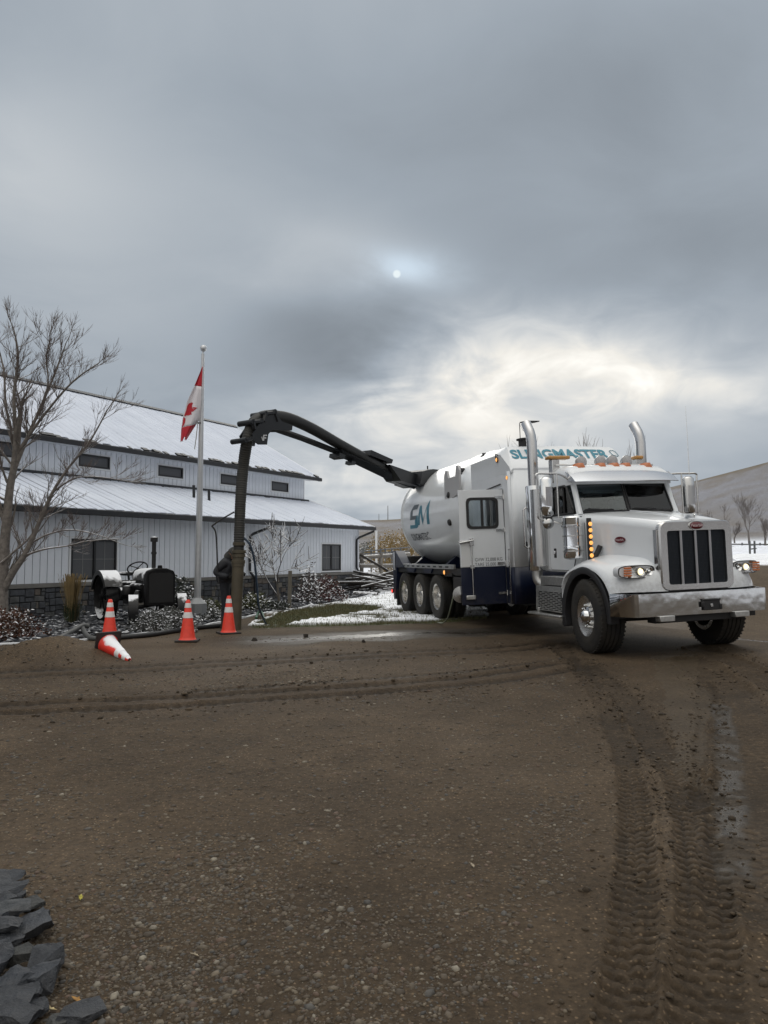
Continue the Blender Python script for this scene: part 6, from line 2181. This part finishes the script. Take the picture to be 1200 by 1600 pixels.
for a in (.4, 1.97, 3.54, 5.11):
    stw.tube([stc, stc + (s1 * math.cos(a) + s2 * math.sin(a)) * .22], .011, 5)
tp_('steering_wheel', stw, TRB2)
tp_('steering_column', MB().tube([(-.95, 0, .86), stc], .025, 8), TRB2)
tp_('seat', MB().rings([[Vector((-1.95 + r * math.cos(a) * k, r * 1.1 * math.sin(a) * k, .98 + z)) for a in np.linspace(0, 2 * math.pi, 15)[:-1]] for r, k, z in ((.02, 1, .0), (.15, 1, .01), (.21, 1, .06), (.20, 1, .09), (.14, 1, .03))]).tube([(-1.7, 0, .8), (-1.9, 0, .86), (-1.95, 0, .99)], .025, 6), TRS)
tp_('front_axle', MB().tube([(0.02, -.50, .36), (0.02, 0, .44), (0.02, .50, .36)], .04, 8), TRB2)
tp_('axle_rod', MB().tube([(-.9, -.2, .42), (.0, -.42, .40)], .02, 6).tube([(-.9, .2, .42), (.0, .42, .40)], .02, 6), TRB)
tp_('rear_axle', MB().tube([(-1.62, -.55, .52), (-1.62, .55, .52)], .09, 12), TRB2)
tp_('drawbar', MB().box(-2.05, -1.5, -.08, .08, .34, .42), TRB)
tp_('crank_handle', MB().tube([(.2, 0, .42), (.34, 0, .42), (.34, .12, .36), (.42, .12, .36)], .016, 6), TRB2)

# ------------------------------------------------------------------ person bent over the digging tube
def build_person():
    base = on_yard(350, 982)
    root = empty('person', (base.x, base.y + .16, base.z))
    tag(root, 'person in dark jacket and grey cap bent over the suction tube, holding it', 'person')
    CLOTH = mat('dark_navy_coverall', (0.014, 0.016, 0.022), 0.85, var=.35, vscale=7, bump=.5, bscale=14)
    JACK = mat('quilted_charcoal_jacket', (0.020, 0.022, 0.028), 0.75, var=.5, vscale=6, bump=.8, bscale=11)
    CAP = mat('grey_knit_cap', (0.062, 0.062, 0.060), 0.9, var=.25, vscale=18, bump=.6, bscale=50)
    SKIN = mat('skin', (0.30, 0.17, 0.12), 0.55)
    GLOVE = mat('dark_work_glove', (0.020, 0.019, 0.018), 0.8)
    BOOT = mat('work_boot', (0.030, 0.022, 0.016), 0.7, dirt=.4)

    def skin(name, verts, edges, radii, m, parent, rootv=0, sub=2):
        me = bpy.data.meshes.new(name)
        me.from_pydata(verts, edges, [])
        o = bpy.data.objects.new(name, me); COL.objects.link(o)
        if parent: o.parent = parent
        sk = o.modifiers.new('skin', 'SKIN'); sk.use_smooth_shade = True
        for i, r in enumerate(radii):
            d = me.skin_vertices[0].data[i]
            d.radius = r if isinstance(r, tuple) else (r, r)
            d.use_root = (i == rootv)
        s = o.modifiers.new('sub', 'SUBSURF'); s.levels = sub; s.render_levels = sub
        me.materials.append(m)
        return o
    # the figure faces +x (the tube), bent forward from the hips; y towards the camera is negative
    V = [(0, 0, .90), (-.02, 0, 1.06), (-.02, 0, 1.22), (.03, 0, 1.35), (.075, -.01, 1.415), (.10, -.015, 1.45),   # 0-5 pelvis .. neck
         (-.01, -.10, .86), (.02, -.115, .50), (-.01, -.125, .11), (.11, -.135, .055), (.20, -.14, .045),          # 6-10 near leg
         (-.01, .10, .86), (.035, .12, .50), (.0, .13, .11), (.12, .14, .055), (.21, .145, .045),                 # 11-15 far leg
         (.01, -.185, 1.325), (-.175, -.25, 1.13), (.12, -.27, 1.05),                                            # 16-18 near arm
         (.03, .185, 1.33), (.14, .25, 1.13), (.40, -.10, 1.09),                                                # 19-21 far arm
         (.12, -.02, 1.49), (.135, -.02, 1.54)]                                                                   # 22-23 head
    E = [(0, 1), (1, 2), (2, 3), (3, 4), (4, 5), (0, 6), (6, 7), (7, 8), (8, 9), (9, 10), (0, 11), (11, 12), (12, 13), (13, 14), (14, 15), (3, 16), (16, 17), (17, 18), (3, 19), (19, 20), (20, 21), (5, 22), (22, 23)]
    Rr = [(.15, .125), (.15, .12), (.155, .12), (.15, .11), .085, .058,
          .108, .088, .068, .055, .04, .108, .088, .068, .055, .04,
          .075, .058, .042, .075, .058, .042, .085, .07]
    body = skin('body', V, E, Rr, CLOTH, root)
    # jacket: puffy shell over torso and sleeves
    JV = [(-.005, 0, .88), (-.02, 0, 1.0), (-.03, 0, 1.17), (.02, 0, 1.33), (.065, -.01, 1.395),
          (.0, -.19, 1.33), (-.10, -.225, 1.23), (-.185, -.25, 1.12), (-.04, -.265, 1.065), (.09, -.268, 1.05),
          (.03, .19, 1.335), (.14, .25, 1.13), (.37, -.07, 1.095)]
    JE = [(0, 1), (1, 2), (2, 3), (3, 4), (3, 5), (5, 6), (6, 7), (7, 8), (8, 9), (3, 10), (10, 11), (11, 12)]
    skin('jacket', JV, JE, [(.20, .18), (.24, .205), (.26, .22), (.235, .19), .13, .095, .085, .085, .072, .058, .095, .08, .058], JACK, root)
    # head bowed forward, cap over it
    head = empty('head'); head.parent = root
    head.location = (.135, -.03, 1.505); head.rotation_euler = (0, RD(42), RD(-12))
    prof = [(.001, -.115), (.045, -.11), (.065, -.075), (.075, -.03), (.082, .02), (.082, .06), (.07, .10), (.04, .125), (.001, .132)]
    hb = MB().lathe(prof, n=20)
    hb.v = [(x * 1.18 + (.012 if z < 0 and x > 0 else 0), y * .95, z) for x, y, z in hb.v]
    hb.ball((.105, 0, -.015), .018, 8, 6, (1, .8, 1.3))
    for s in (-1, 1):
        hb.ball((-.005, s * .08, -.01), .026, 8, 6, (.7, .35, 1.2))
    hb.build('face', SKIN, head, smooth=80)
    for s in (-1, 1):
        MB().ball((.088, s * .03, .015), .010, 8, 6).build('eye', mat('eye_dark', (.02, .015, .01), .3), head)
    MB().tube([(.095, -.025, -.06), (.10, 0, -.062), (.095, .025, -.06)], .006, 6).build('mouth', mat('lip', (.22, .09, .07), .5), head)
    cp = MB().lathe([(.090, .01), (.097, .03), (.096, .07), (.080, .115), (.045, .142), (.001, .150)], n=22)
    cp.lathe([(.089, -.005), (.101, .0), (.102, .035), (.093, .04)], n=22)
    cp.v = [(x * 1.16 - .004, y * .97, z) for x, y, z in cp.v]
    cp.build('cap', CAP, head, smooth=60)
    nk = MB().lathe([(.075, -.16), (.095, -.13), (.098, -.07), (.088, -.02)], (-.03, 0, 0), n=18)
    nk.build('collar', CAP, head, smooth=60)
    # gloved hands closed on the tube, five fingers each
    tube_c = Vector((.27, -.27, 1.06))
    for (w, sgn) in ((Vector((.12, -.27, 1.05)), -1), (Vector((.40, -.10, 1.09)), 1)):
        h = empty('hand'); h.parent = root
        tc_ = Vector((tube_c.x, tube_c.y, w.z))
        r0 = .135
        a0 = math.atan2(w.y - tc_.y, w.x - tc_.x)
        pm = MB()
        ringc = [w, tc_ + Vector((math.cos(a0 + sgn * .30), math.sin(a0 + sgn * .30), 0)) * (r0 + .012)]
        pm.tube([w, w * .5 + ringc[1] * .5, ringc[1]], [.034, .044, .042], 10)
        pm.build('palm', GLOVE, h, smooth=60)
        for k in range(4):
            L_ = (.34, .42, .40, .30)[k] * 1.5
            z = w.z + .036 - .024 * k
            pts = [Vector((tc_.x + math.cos(a0 + sgn * (.28 + L_ * t)) * r0, tc_.y + math.sin(a0 + sgn * (.28 + L_ * t)) * r0, z)) for t in (0, .35, .7, 1.0)]
            MB().tube(pts, [.0115, .0115, .0105, .008], 7).build('finger', GLOVE, h, smooth=60)
        th = [Vector((tc_.x + math.cos(a0 + sgn * (.12 - .25 * t)) * r0, tc_.y + math.sin(a0 + sgn * (.12 - .25 * t)) * r0, w.z + .03 + .04 * t)) for t in (0, .5, 1)]
        MB().tube(th, [.014, .0125, .009], 7).build('thumb', GLOVE, h, smooth=60)
    for s in (-1, 1):
        b = MB().rings([[Vector((cx_ + lx * math.cos(a), s * .135 + wy * math.sin(a), z)) for a in np.linspace(0, 2 * math.pi, 15)[:-1]] for cx_, lx, wy, z in ((.075, .155, .058, .0), (.075, .16, .06, .03), (.07, .15, .056, .07), (.02, .085, .055, .12), (.0, .07, .062, .24), (.0, .068, .06, .25))])
        b.build('boot', BOOT, root, smooth=50)


build_person()


# ------------------------------------------------------------------ trees
BARK = mat('pale_grey_bark', (0.20, 0.178, 0.16), 0.9, col2=(0.11, 0.098, 0.088), vscale=14, bump=.6, bscale=30, snow=.55, snow_scale=4.0)
TWIG = mat('twig_bark', (0.15, 0.122, 0.112), 0.9, snow=.22, snow_scale=9.0)
TWIGS = mat('twig_bark_snowy', (0.075, 0.066, 0.062), 0.9, snow=.95, snow_scale=9.0)


def grow(mb_l, mb_t, p, d, ln, r, depth, rn, up=.25, spread=.55, sides=6, kids=(2, 4), shrink=.66, thin=.006):
    """one branch as a bent tube, then its side branches"""
    n = 5 if r > .016 else (3 if depth > 0 else 2)
    pts, rad = [p], [r]
    q, dd = p.copy(), d.copy()
    for i in range(n):
        dd = (dd + Vector((rn.gauss(0, .10), rn.gauss(0, .10), rn.gauss(0, .08) + up * .12))).normalized()
        q = q + dd * (ln / n)
        pts.append(q.copy()); rad.append(r * (1 - .62 * (i + 1) / n))
    (mb_l if r > thin * 2.2 else mb_t).tube(pts, rad, sides if r > .02 else (4 if r > .008 else 3), caps=False)
    if depth <= 0:
        return
    k = rn.randint(*kids)
    for j in range(k):
        t = rn.uniform(.30, .98)
        i = min(int(t * n), n - 1)
        b = pts[i] + (pts[i + 1] - pts[i]) * (t * n - i)
        tang = (pts[i + 1] - pts[i]).normalized()
        side = Vector((rn.gauss(0, 1), rn.gauss(0, 1), rn.gauss(0, .6) + up)).normalized()
        nd = (tang * (1 - spread) + side * spread).normalized()
        grow(mb_l, mb_t, b, nd, ln * shrink * rn.uniform(.75, 1.15), max(thin, rad[i] * .62), depth - 1, rn, up, spread, sides, kids, shrink, thin)
    grow(mb_l, mb_t, pts[-1], dd, ln * shrink, max(thin, rad[-1]), depth - 1, rn, up, spread, sides, kids, shrink, thin)


def big_tree():
    rn = random.Random(14)
    base = Vector((-7.50, 15.0, -.05))
    root = empty('bare_tree', base)
    tag(root, 'tall bare tree with snow-dusted limbs in front of the building', 'tree')
    L_, T_ = MB(), MB()

    def limb(pxs, r0, r1, Y0, Y1, twigs, ln):
        r0, r1 = r0 * .88, r1 * .8; ln = ln * .85; twigs = int(twigs * 2.3)
        m = len(pxs)
        pts = smooth_path([at(x, y, Y0 + (Y1 - Y0) * i / (m - 1)) for i, (x, y) in enumerate(pxs)], 5)
        n = len(pts)
        rad = [r0 + (r1 - r0) * (i / (n - 1)) ** .8 for i in range(n)]
        L_.tube(pts, rad, 9, caps=False)
        for k in range(twigs):
            i = rn.randint(int(n * .22), n - 2)
            tang = (pts[i + 1] - pts[i]).normalized()
            side = Vector((rn.gauss(0, 1), rn.gauss(0, 1), rn.gauss(0, .5) + .35)).normalized()
            nd = (tang * .45 + side * .55).normalized()
            grow(L_, T_, pts[i], nd, ln * rn.uniform(.6, 1.15), max(.007, rad[i] * .40), 2, rn, .55, .36, 4, (3, 5), .58, .0034)
        grow(L_, T_, pts[-1], (pts[-1] - pts[-2]).normalized(), ln * .8, r1, 2, rn, .4, .36, 5, (3, 5), .62, .0036)
    limb([(2, 992), (2, 930), (4, 880), (10, 820), (16, 760), (26, 710), (30, 660)], .17, .055, 15.0, 15.1, 8, .85)
    limb([(16, 760), (24, 690), (22, 620), (28, 560), (24, 525)], .06, .02, 15.05, 14.8, 9, .62)
    limb([(18, 745), (40, 690), (62, 640), (85, 585), (100, 545)], .055, .016, 15.05, 15.3, 10, .62)
    limb([(26, 710), (60, 660), (110, 600), (150, 570)], .045, .013, 15.1, 14.7, 8, .55)
    limb([(4, 925), (20, 895), (38, 868), (52, 838), (66, 805), (82, 770), (104, 735), (140, 690), (168, 640)], .085, .014, 15.0, 14.8, 10, .60)
    limb([(38, 868), (70, 858), (105, 853), (140, 845), (185, 842)], .028, .007, 14.95, 14.6, 6, .40)
    limb([(46, 850), (75, 835), (110, 828), (150, 835), (190, 850)], .026, .007, 14.95, 14.7, 6, .40)
    limb([(84, 768), (115, 748), (150, 745), (200, 752)], .024, .007, 14.9, 14.5, 6, .42)
    limb([(2, 880), (22, 862), (44, 842), (62, 818), (80, 795), (98, 786)], .03, .009, 14.9, 15.0, 5, .42)
    limb([(10, 820), (-20, 740), (-40, 660), (-60, 580)], .07, .018, 15.05, 15.3, 8, .7)
    limb([(28, 705), (10, 640), (6, 580), (-6, 530)], .04, .014, 15.1, 15.4, 8, .55)
    limb([(62, 640), (75, 600), (72, 560), (78, 530)], .024, .010, 15.2, 15.0, 7, .5)
    for b, nm, m in ((L_, 'trunk', BARK), (T_, 'crown', TWIG)):
        b.v = [(x - base.x, y - base.y, z - base.z) for x, y, z in b.v]
        me = bpy.data.meshes.new(nm); me.from_pydata(b.v, [], b.f); me.shade_smooth(); me.materials.append(m)
        o = bpy.data.objects.new(nm, me); COL.objects.link(o); o.parent = root


big_tree()


def bare_tree(name, base, h, r, seed, label, group=None, depth=4, ln=.42, mats=(BARK, TWIG), up=.45, spread=.42, thin=.008, stems=1, cat='tree', kids=(2, 3)):
    rn = random.Random(seed)
    root = empty(name, base)
    tag(root, label, cat, group)
    L_, T_ = MB(), MB()
    for s in range(stems):
        d = Vector((rn.gauss(0, .08) + (rn.gauss(0, .25) if stems > 1 else 0), rn.gauss(0, .08) + (rn.gauss(0, .25) if stems > 1 else 0), 1)).normalized()
        pts = [Vector((0, 0, -.1)), d * h * .12, d * h * .28]
        L_.tube(pts, [r, r * .8, r * .65], 7, caps=False)
        for k in range(3):
            side = Vector((rn.gauss(0, 1), rn.gauss(0, 1), 1.0)).normalized()
            grow(L_, T_, pts[-1 if k < 2 else 1], (d * .55 + side * .45).normalized(), h * ln * rn.uniform(.8, 1.1), r * .5, depth - 1, rn, up, spread, 5, kids, .66, thin)
    for b, nm, m in ((L_, 'trunk', mats[0]), (T_, 'crown', mats[1])):
        if not b.v:
            continue
        me = bpy.data.meshes.new(nm); me.from_pydata(b.v, [], b.f); me.shade_smooth(); me.materials.append(m)
        o = bpy.data.objects.new(nm, me); COL.objects.link(o); o.parent = root
    return root


def fg(px, py, Y):
    p = at(px, py, Y)
    return Vector((p.x, p.y, gz(p.x, p.y)))


BARKF = mat('far_bark', (0.15, 0.135, 0.125), .9)
TWIGF = mat('far_twig', (0.17, 0.15, 0.14), .9)
# snowy young tree with its stake by the wall
bare_tree('young_tree', fg(437, 940, 21.5) , 2.45, .045, 5, 'young bare tree with snow-covered twigs standing by its stake', None, 4, .40, (mat('young_bark', (.13, .115, .10), .9, snow=.2), TWIGS), .35, .55, .011, kids=(3, 4))
st_ = MB().tube([fg(452, 940, 21.3), fg(452, 940, 21.3) + Vector((.02, 0, 1.05))], .055, 8).build('tree_stake', mat('weathered_stake', (.16, .145, .12), .85, snow=.3))
tag(st_, 'weathered grey wooden stake beside the young snowy tree', 'stake')
# trees that show above the truck and on the right
for k, (px, top, Y, r, lab) in enumerate(((852, 672, 40, .06, 'bare tree whose top twigs show behind the near exhaust stack'), (925, 690, 42, .06, 'bare tree whose top twigs show above the truck lettering, left of the lamps'), (952, 688, 46, .06, 'bare tree whose twigs show behind the roof lamps'))):
    b = fg(px, 850, Y)
    h = at(px, top, Y).z - b.z
    bare_tree('roadside_tree', b, h / 1.12, r, 60 + k, lab, 'bare trees behind the truck', 4, .44, (BARKF, TWIGF), .6, .3, .012)
for k, (px, top, bot, Y, r, lab, sd) in enumerate(((1171, 766, 852, 62, .10, 'tallest bare tree on the snowy field right of the grille', 3), (1122, 780, 850, 66, .11, 'bare tree right beside the driver-side mirror', 8), (1096, 790, 850, 70, .10, 'faint bare tree just left of the driver-side mirror post', 12), (1196, 805, 855, 58, .10, 'bare tree cut by the right frame edge', 15), (1148, 812, 852, 72, .09, 'small bare tree left of the tallest one', 18))):
    b = fg(px, bot, Y)
    h = at(px, top, Y).z - b.z
    bare_tree('field_tree', b, h / 1.25, r, 70 + sd, lab, 'bare trees on the snowy field', 5, .40, (BARKF, TWIGF), .5, .36, .007, kids=(2, 4))


# ------------------------------------------------------------------ shrubs and grasses
def leaf_cloud(name, n, fn, size, m, parent, seed, tilt=.7, aspect=2.2):
    rn = np.random.RandomState(seed)
    P = np.array([fn(rn) for _ in range(n)])
    a = rn.rand(n) * 6.283
    el = (rn.rand(n) - .3) * tilt * 2
    d = np.stack([np.cos(a) * np.cos(el), np.sin(a) * np.cos(el), np.sin(el)], 1)
    s = np.cross(d, rn.randn(n, 3)); s /= np.linalg.norm(s, axis=1)[:, None] + 1e-9
    sz = size * (.6 + .8 * rn.rand(n, 1))
    v = np.stack([P, P + d * sz * .5 + s * sz / aspect / 2, P + d * sz, P + d * sz * .5 - s * sz / aspect / 2], 1).reshape(-1, 3)
    me = bpy.data.meshes.new(name)
    me.from_pydata(v.tolist(), [], [(4 * i, 4 * i + 1, 4 * i + 2, 4 * i + 3) for i in range(n)])
    me.materials.append(m)
    o = bpy.data.objects.new(name, me); COL.objects.link(o); o.parent = parent
    return o


def shrub(name, loc, rx, ry, h, n, leaf, m, seed, label, cat='shrub', group=None, stem=TWIG, stems=14, shape=1.0):
    root = empty(name, loc)
    tag(root, label, cat, group)
    rn0 = random.Random(seed)

    def fn(rn):
        while True:
            x, y, z = rn.uniform(-1, 1), rn.uniform(-1, 1), rn.uniform(0, 1)
            k = x * x + y * y + (z * .98) ** 2
            if k < 1 and (k > .25 or rn.rand() < .3):
                wob = 1 + .25 * math.sin(5 * math.atan2(y, x) + seed) + .15 * math.sin(9 * math.atan2(y, x))
                return (x * rx * wob, y * ry * wob, z * h * (1 - .12 * math.sin(7 * x + 4 * y + seed)))
    leaf_cloud('foliage', n, fn, leaf, m, root, seed)
    b = MB()
    for k in range(stems):
        q = Vector(fn(np.random.RandomState(seed * 31 + k)))
        b.tube([(q.x * .1, q.y * .1, -.03), (q.x * .45, q.y * .45, q.z * .55), tuple(q)], [.012, .008, .003], 4, caps=False)
    b.build('stem', stem, root)
    return root


JUN = mat('juniper_snowy', (0.050, 0.058, 0.048), .85, snow=.40, snow_scale=6.0)
JUN2 = mat('shrub_grey_snowy', (0.085, 0.088, 0.082), .85, snow=.46, snow_scale=6.0)
RUST = mat('rust_leaves_snowy', (0.085, 0.026, 0.014), .8, col2=(0.055, 0.030, 0.016), vscale=6, snow=.36, snow_scale=7.0)
YEL = mat('yellow_leaves', (0.30, 0.19, 0.05), .8, col2=(0.15, 0.11, 0.045), vscale=2, snow=.28, snow_scale=5.0)
GRN = mat('olive_leaves_snowy', (0.075, 0.080, 0.035), .8, snow=.45, snow_scale=7.0)
BERRY = mat('red_shrub_leaves', (0.10, 0.018, 0.020), .8, col2=(0.05, 0.035, 0.025), vscale=5, snow=.45, snow_scale=7.0)
S_ = lambda px, py: on_yard(px, py)
shrub('juniper_bush', S_(258, 987), .60, .45, .44, 6500, .05, JUN2, 3, 'low snow-dusted bush in front of the tractor radiator', group='bushes in the rock bed')
shrub('juniper_bush', S_(281, 962), .50, .4, .58, 5000, .05, JUN, 4, 'taller snowy bush between tractor and flagpole', group='bushes in the rock bed')
shrub('juniper_bush', S_(333, 973), .30, .25, .26, 1500, .065, JUN2, 5, 'small snowy bush right of the flagpole base', group='bushes in the rock bed')
shrub('juniper_bush', S_(330, 958), .38, .3, .36, 1000, .07, GRN, 6, 'greenish snowy bush behind the flagpole', group='bushes in the rock bed')
shrub('rust_bush', S_(4, 1000), .62, .55, .58, 4200, .055, RUST, 7, 'rust-red bush dusted with snow at the left frame edge', group='bushes in the rock bed')
shrub('olive_bush', S_(399, 955), .42, .35, .48, 1700, .075, GRN, 8, 'pale green snowy bush right of the suction tube', group='bushes in the rock bed')
shrub('red_shrub', fg(502, 931, 24.5), .80, .5, .80, 1500, .085, BERRY, 9, 'reddish snowy shrub under the right window', group='bushes in the rock bed', stems=30)
shrub('red_shrub', fg(483, 930, 24.0), .35, .35, 1.25, 600, .09, TWIGS, 10, 'dark leafy snowy stems left of the right window', group='bushes in the rock bed', stems=24)
shrub('slate_bush', fg(432, 944, 20.6), .4, .3, .24, 600, .08, JUN, 13, 'low dark bush at the foot of the young tree', group='bushes in the rock bed')
shrub('wall_shrub', fg(284, 905, 21.0) , .35, .3, .95, 500, .10, JUN, 14, 'dark leafy shrub peeking over the tractor radiator', group='bushes in the rock bed')
# yellow shrubs and a conifer beyond the fence
for k, (px, bot, Y, rx, h, n, m, lab) in enumerate(((597, 848, 62, 1.5, 2.6, 2600, YEL, 'yellow-leaved bush beyond the rail fence, left one'), (622, 850, 58, 1.6, 2.9, 2600, YEL, 'yellow-leaved bush beside the tank beyond the fence'), (578, 852, 66, 2.2, 2.2, 2000, JUN, 'dark evergreen bush behind the building corner'), (603, 893, 37, .85, 1.0, 1400, YEL, 'round yellow snow-capped bush by the rail fence'), (640, 850, 60, 1.6, 2.6, 1500, YEL, 'yellow bush mostly hidden behind the tank'))):
    shrub('far_bush', fg(px, bot, Y), rx, rx * .8, h, n, .16 if Y > 50 else .10, m, 20 + k, lab, 'bush', 'bushes beyond the fence')


def ornamental_grass():
    p = S_(112, 975)
    root = empty('ornamental_grass', p)
    tag(root, 'tall straw-coloured ornamental grass clump with green base left of the tractor', 'grass')
    rn = random.Random(2)
    for nm, n, h0, h1, sp, m in (('plumes', 420, .75, 1.12, .16, mat('straw', (.30, .215, .10), .85, col2=(.20, .15, .075), vscale=5)), ('leaves', 700, .30, .62, .45, mat('grass_leaf_green', (.035, .05, .022), .8, snow=.12))):
        b = MB()
        for k in range(n):
            a, r = rn.uniform(0, 6.283), abs(rn.gauss(0, .5))
            x, y = math.cos(a) * .10 * r, math.sin(a) * .10 * r
            h = rn.uniform(h0, h1)
            tx, ty = x + math.cos(a) * sp * r * h, y + math.sin(a) * sp * r * h
            w = .006 if nm == 'leaves' else .005
            droop = (.25 * r * h if nm == 'leaves' else 0)
            ca, sa = -math.sin(a + .6) * w, math.cos(a + .6) * w
            pts = [(x, y, 0), (x + (tx - x) * .35, y + (ty - y) * .35, h * .6), (tx, ty, h - droop)]
            wd = (1, .9, .25) if nm == 'leaves' else (.6, .7, 1.6)
            vs = []
            for q, k2 in zip(pts, wd):
                vs += [(q[0] - ca * k2, q[1] - sa * k2, q[2]), (q[0] + ca * k2, q[1] + sa * k2, q[2])]
            b.add(vs, [(0, 1, 3, 2), (2, 3, 5, 4)])
        me = bpy.data.meshes.new(nm); me.from_pydata(b.v, [], b.f); me.materials.append(m)
        o = bpy.data.objects.new(nm, me); COL.objects.link(o); o.parent = root


ornamental_grass()

# ------------------------------------------------------------------ log pile and fences
LOGM = mat('old_log_snowy', (0.045, 0.038, 0.033), .9, col2=(.025, .022, .02), vscale=6, snow=.42, snow_scale=4.0)
rn = random.Random(33)
for k in range(34):
    px = rn.uniform(556, 640)
    Y = rn.uniform(29.0, 32.5)
    b = fg(px, 915, Y)
    a = rn.gauss(0.2, .55); L2 = rn.uniform(.6, 1.5); zt = rn.uniform(.02, .55) * (1 - abs(px - 590) / 110)
    dv = Vector((math.cos(a), math.sin(a) * .4, rn.gauss(0, .16))).normalized() * L2
    c = b + Vector((0, 0, .08 + max(0, zt)))
    r = rn.uniform(.03, .065)
    o = MB().tube([c - dv, c - dv * .3 + Vector((0, 0, rn.gauss(0, .03))), c + dv], [r, r * .95, r * .8], 8).build('log', LOGM, smooth=40)
    lowest = min(v.co.z for v in o.data.vertices)
    if lowest < b.z - .02:
        o.location.z += b.z - .02 - lowest
    tag(o, 'snow-dusted old log in the jumbled pile behind the lawn', 'log', 'logs in the jumbled pile')
o = MB()
pb0 = fg(552, 905, 29.2)
M = Matrix.Translation(pb0 + Vector((0, 0, .42))) @ Matrix.Rotation(.25, 4, 'Z')
bench = empty('plank_bench', pb0); tag(bench, 'low snow-topped plank bench left of the log pile', 'bench')
SNB = mat('snowy_plank', (.05, .045, .04), .85, snow=.9)
for nm, q in (('seat', (-.95, .85, -.25, .25, .36, .42)), ('leg', (-.85, -.75, -.2, .2, 0, .36)), ('leg', (.65, .75, -.2, .2, 0, .36))):
    oo = MB().box(*q).build(nm, SNB, bench); oo.rotation_euler = (0, 0, .2)
pl0 = MB().tube([fg(553, 929, 27.5) + Vector((0, 0, .08)), fg(590, 932, 27.0) + Vector((0, 0, .06))], .07, 8).build('snowy_pole', mat('snowy_pole', (.06, .05, .045), .9, snow=.8)); tag(pl0, 'snow-topped pole lying at the lawn edge before the log pile', 'pole')
WOODG = mat('weathered_rail', (0.20, 0.185, 0.165), .85, col2=(.13, .12, .11), vscale=5, snow=.35)
fence = empty('rail_fence', fg(565, 900, 34)); tag(fence, 'weathered wooden rail fence between building corner and truck', 'fence')
def wpart(name, mb, m, root):
    o = mb.build(name, m, root)
    o.matrix_parent_inverse = Matrix.Translation(-Vector(root.location))
    return o
for y0, y1 in ((871, 866), (884, 884), (897, 898)):
    wpart('rail', MB().tube([at(562, y0, 34), at(640, y1, 35.5)], .09, 8), WOODG, fence)
for px in (565, 595, 625):
    b = fg(px, 905, 34.6)
    wpart('post', MB().tube([b, Vector((b.x, b.y, at(px, 864, 34.6).z))], .09, 8), WOODG, fence)
pipe = mat('pipe_fence_grey', (.11, .115, .12), .6, .3, snow=.1)
fence2 = empty('pipe_fence', fg(565, 880, 42)); tag(fence2, 'thin dark pipe fence beyond the wooden rails', 'fence')
for y0, y1 in ((862, 855), (866, 861)):
    wpart('rail', MB().tube([at(562, y0, 42), at(640, y1, 46)], .035, 6), pipe, fence2)
for px in (566, 580, 595, 602, 612, 626):
    b = fg(px, 880, 43)
    wpart('post', MB().tube([b, Vector((b.x, b.y, at(px, 857, 43).z))], .045, 6), pipe, fence2)
post = MB().tube([fg(588, 860, 48), at(588, 829, 48)], .07, 8).build('white_post', mat('white_post', (.6, .6, .6), .6)); tag(post, 'pale upright post behind the pipe fence', 'post')
fence3 = empty('field_fence', fg(1150, 870, 50)); tag(fence3, 'grey pipe fence crossing the snowy field right of the grille', 'fence')
for y, Y, r in ((850, 58, .05), (854, 58, .06), (858, 58, .05), (865, 50, .06)):
    wpart('rail', MB().tube([at(1085, y, Y), at(1240, y + 1, Y)], r, 6), pipe, fence3)
for px in (1106, 1133, 1160, 1188, 1215):
    b = fg(px, 865, 58)
    wpart('post', MB().tube([b, Vector((b.x, b.y, at(px, 848, 58).z))], .06, 6), pipe, fence3)
gate = empty('gate_posts_pair', fg(1175, 885, 36)); gate.name = 'field_gate'; tag(gate, 'pair of slim gate posts with a crossbar on the snowy field', 'gate')
for px in (1172.5, 1180):
    b = fg(px, 890, 36)
    wpart('post', MB().tube([b, Vector((b.x, b.y, at(px, 845, 36).z))], .05, 6), pipe, gate)
wpart('crossbar', MB().tube([at(1171, 852, 36), at(1182, 851, 36)], .03, 6), pipe, gate)
wpart('crossbar', MB().tube([at(1171, 858, 36), at(1182, 857, 36)], .03, 6), pipe, gate)
# masts on the far hill
for px, top, r, lab in ((606, 790, .22, 'tall thin mast on the far hilltop'), (592, 803, .16, 'short faint mast on the far hilltop')):
    p = at(px, 813, 300); p.z = gz(p.x, p.y) - 1
    q = at(px, top, 300)
    m_ = MB().tube([p, q], [r, r * .6], 5).build('radio_mast', mat('mast_grey', (.25, .26, .27), .7)); tag(m_, lab, 'mast')
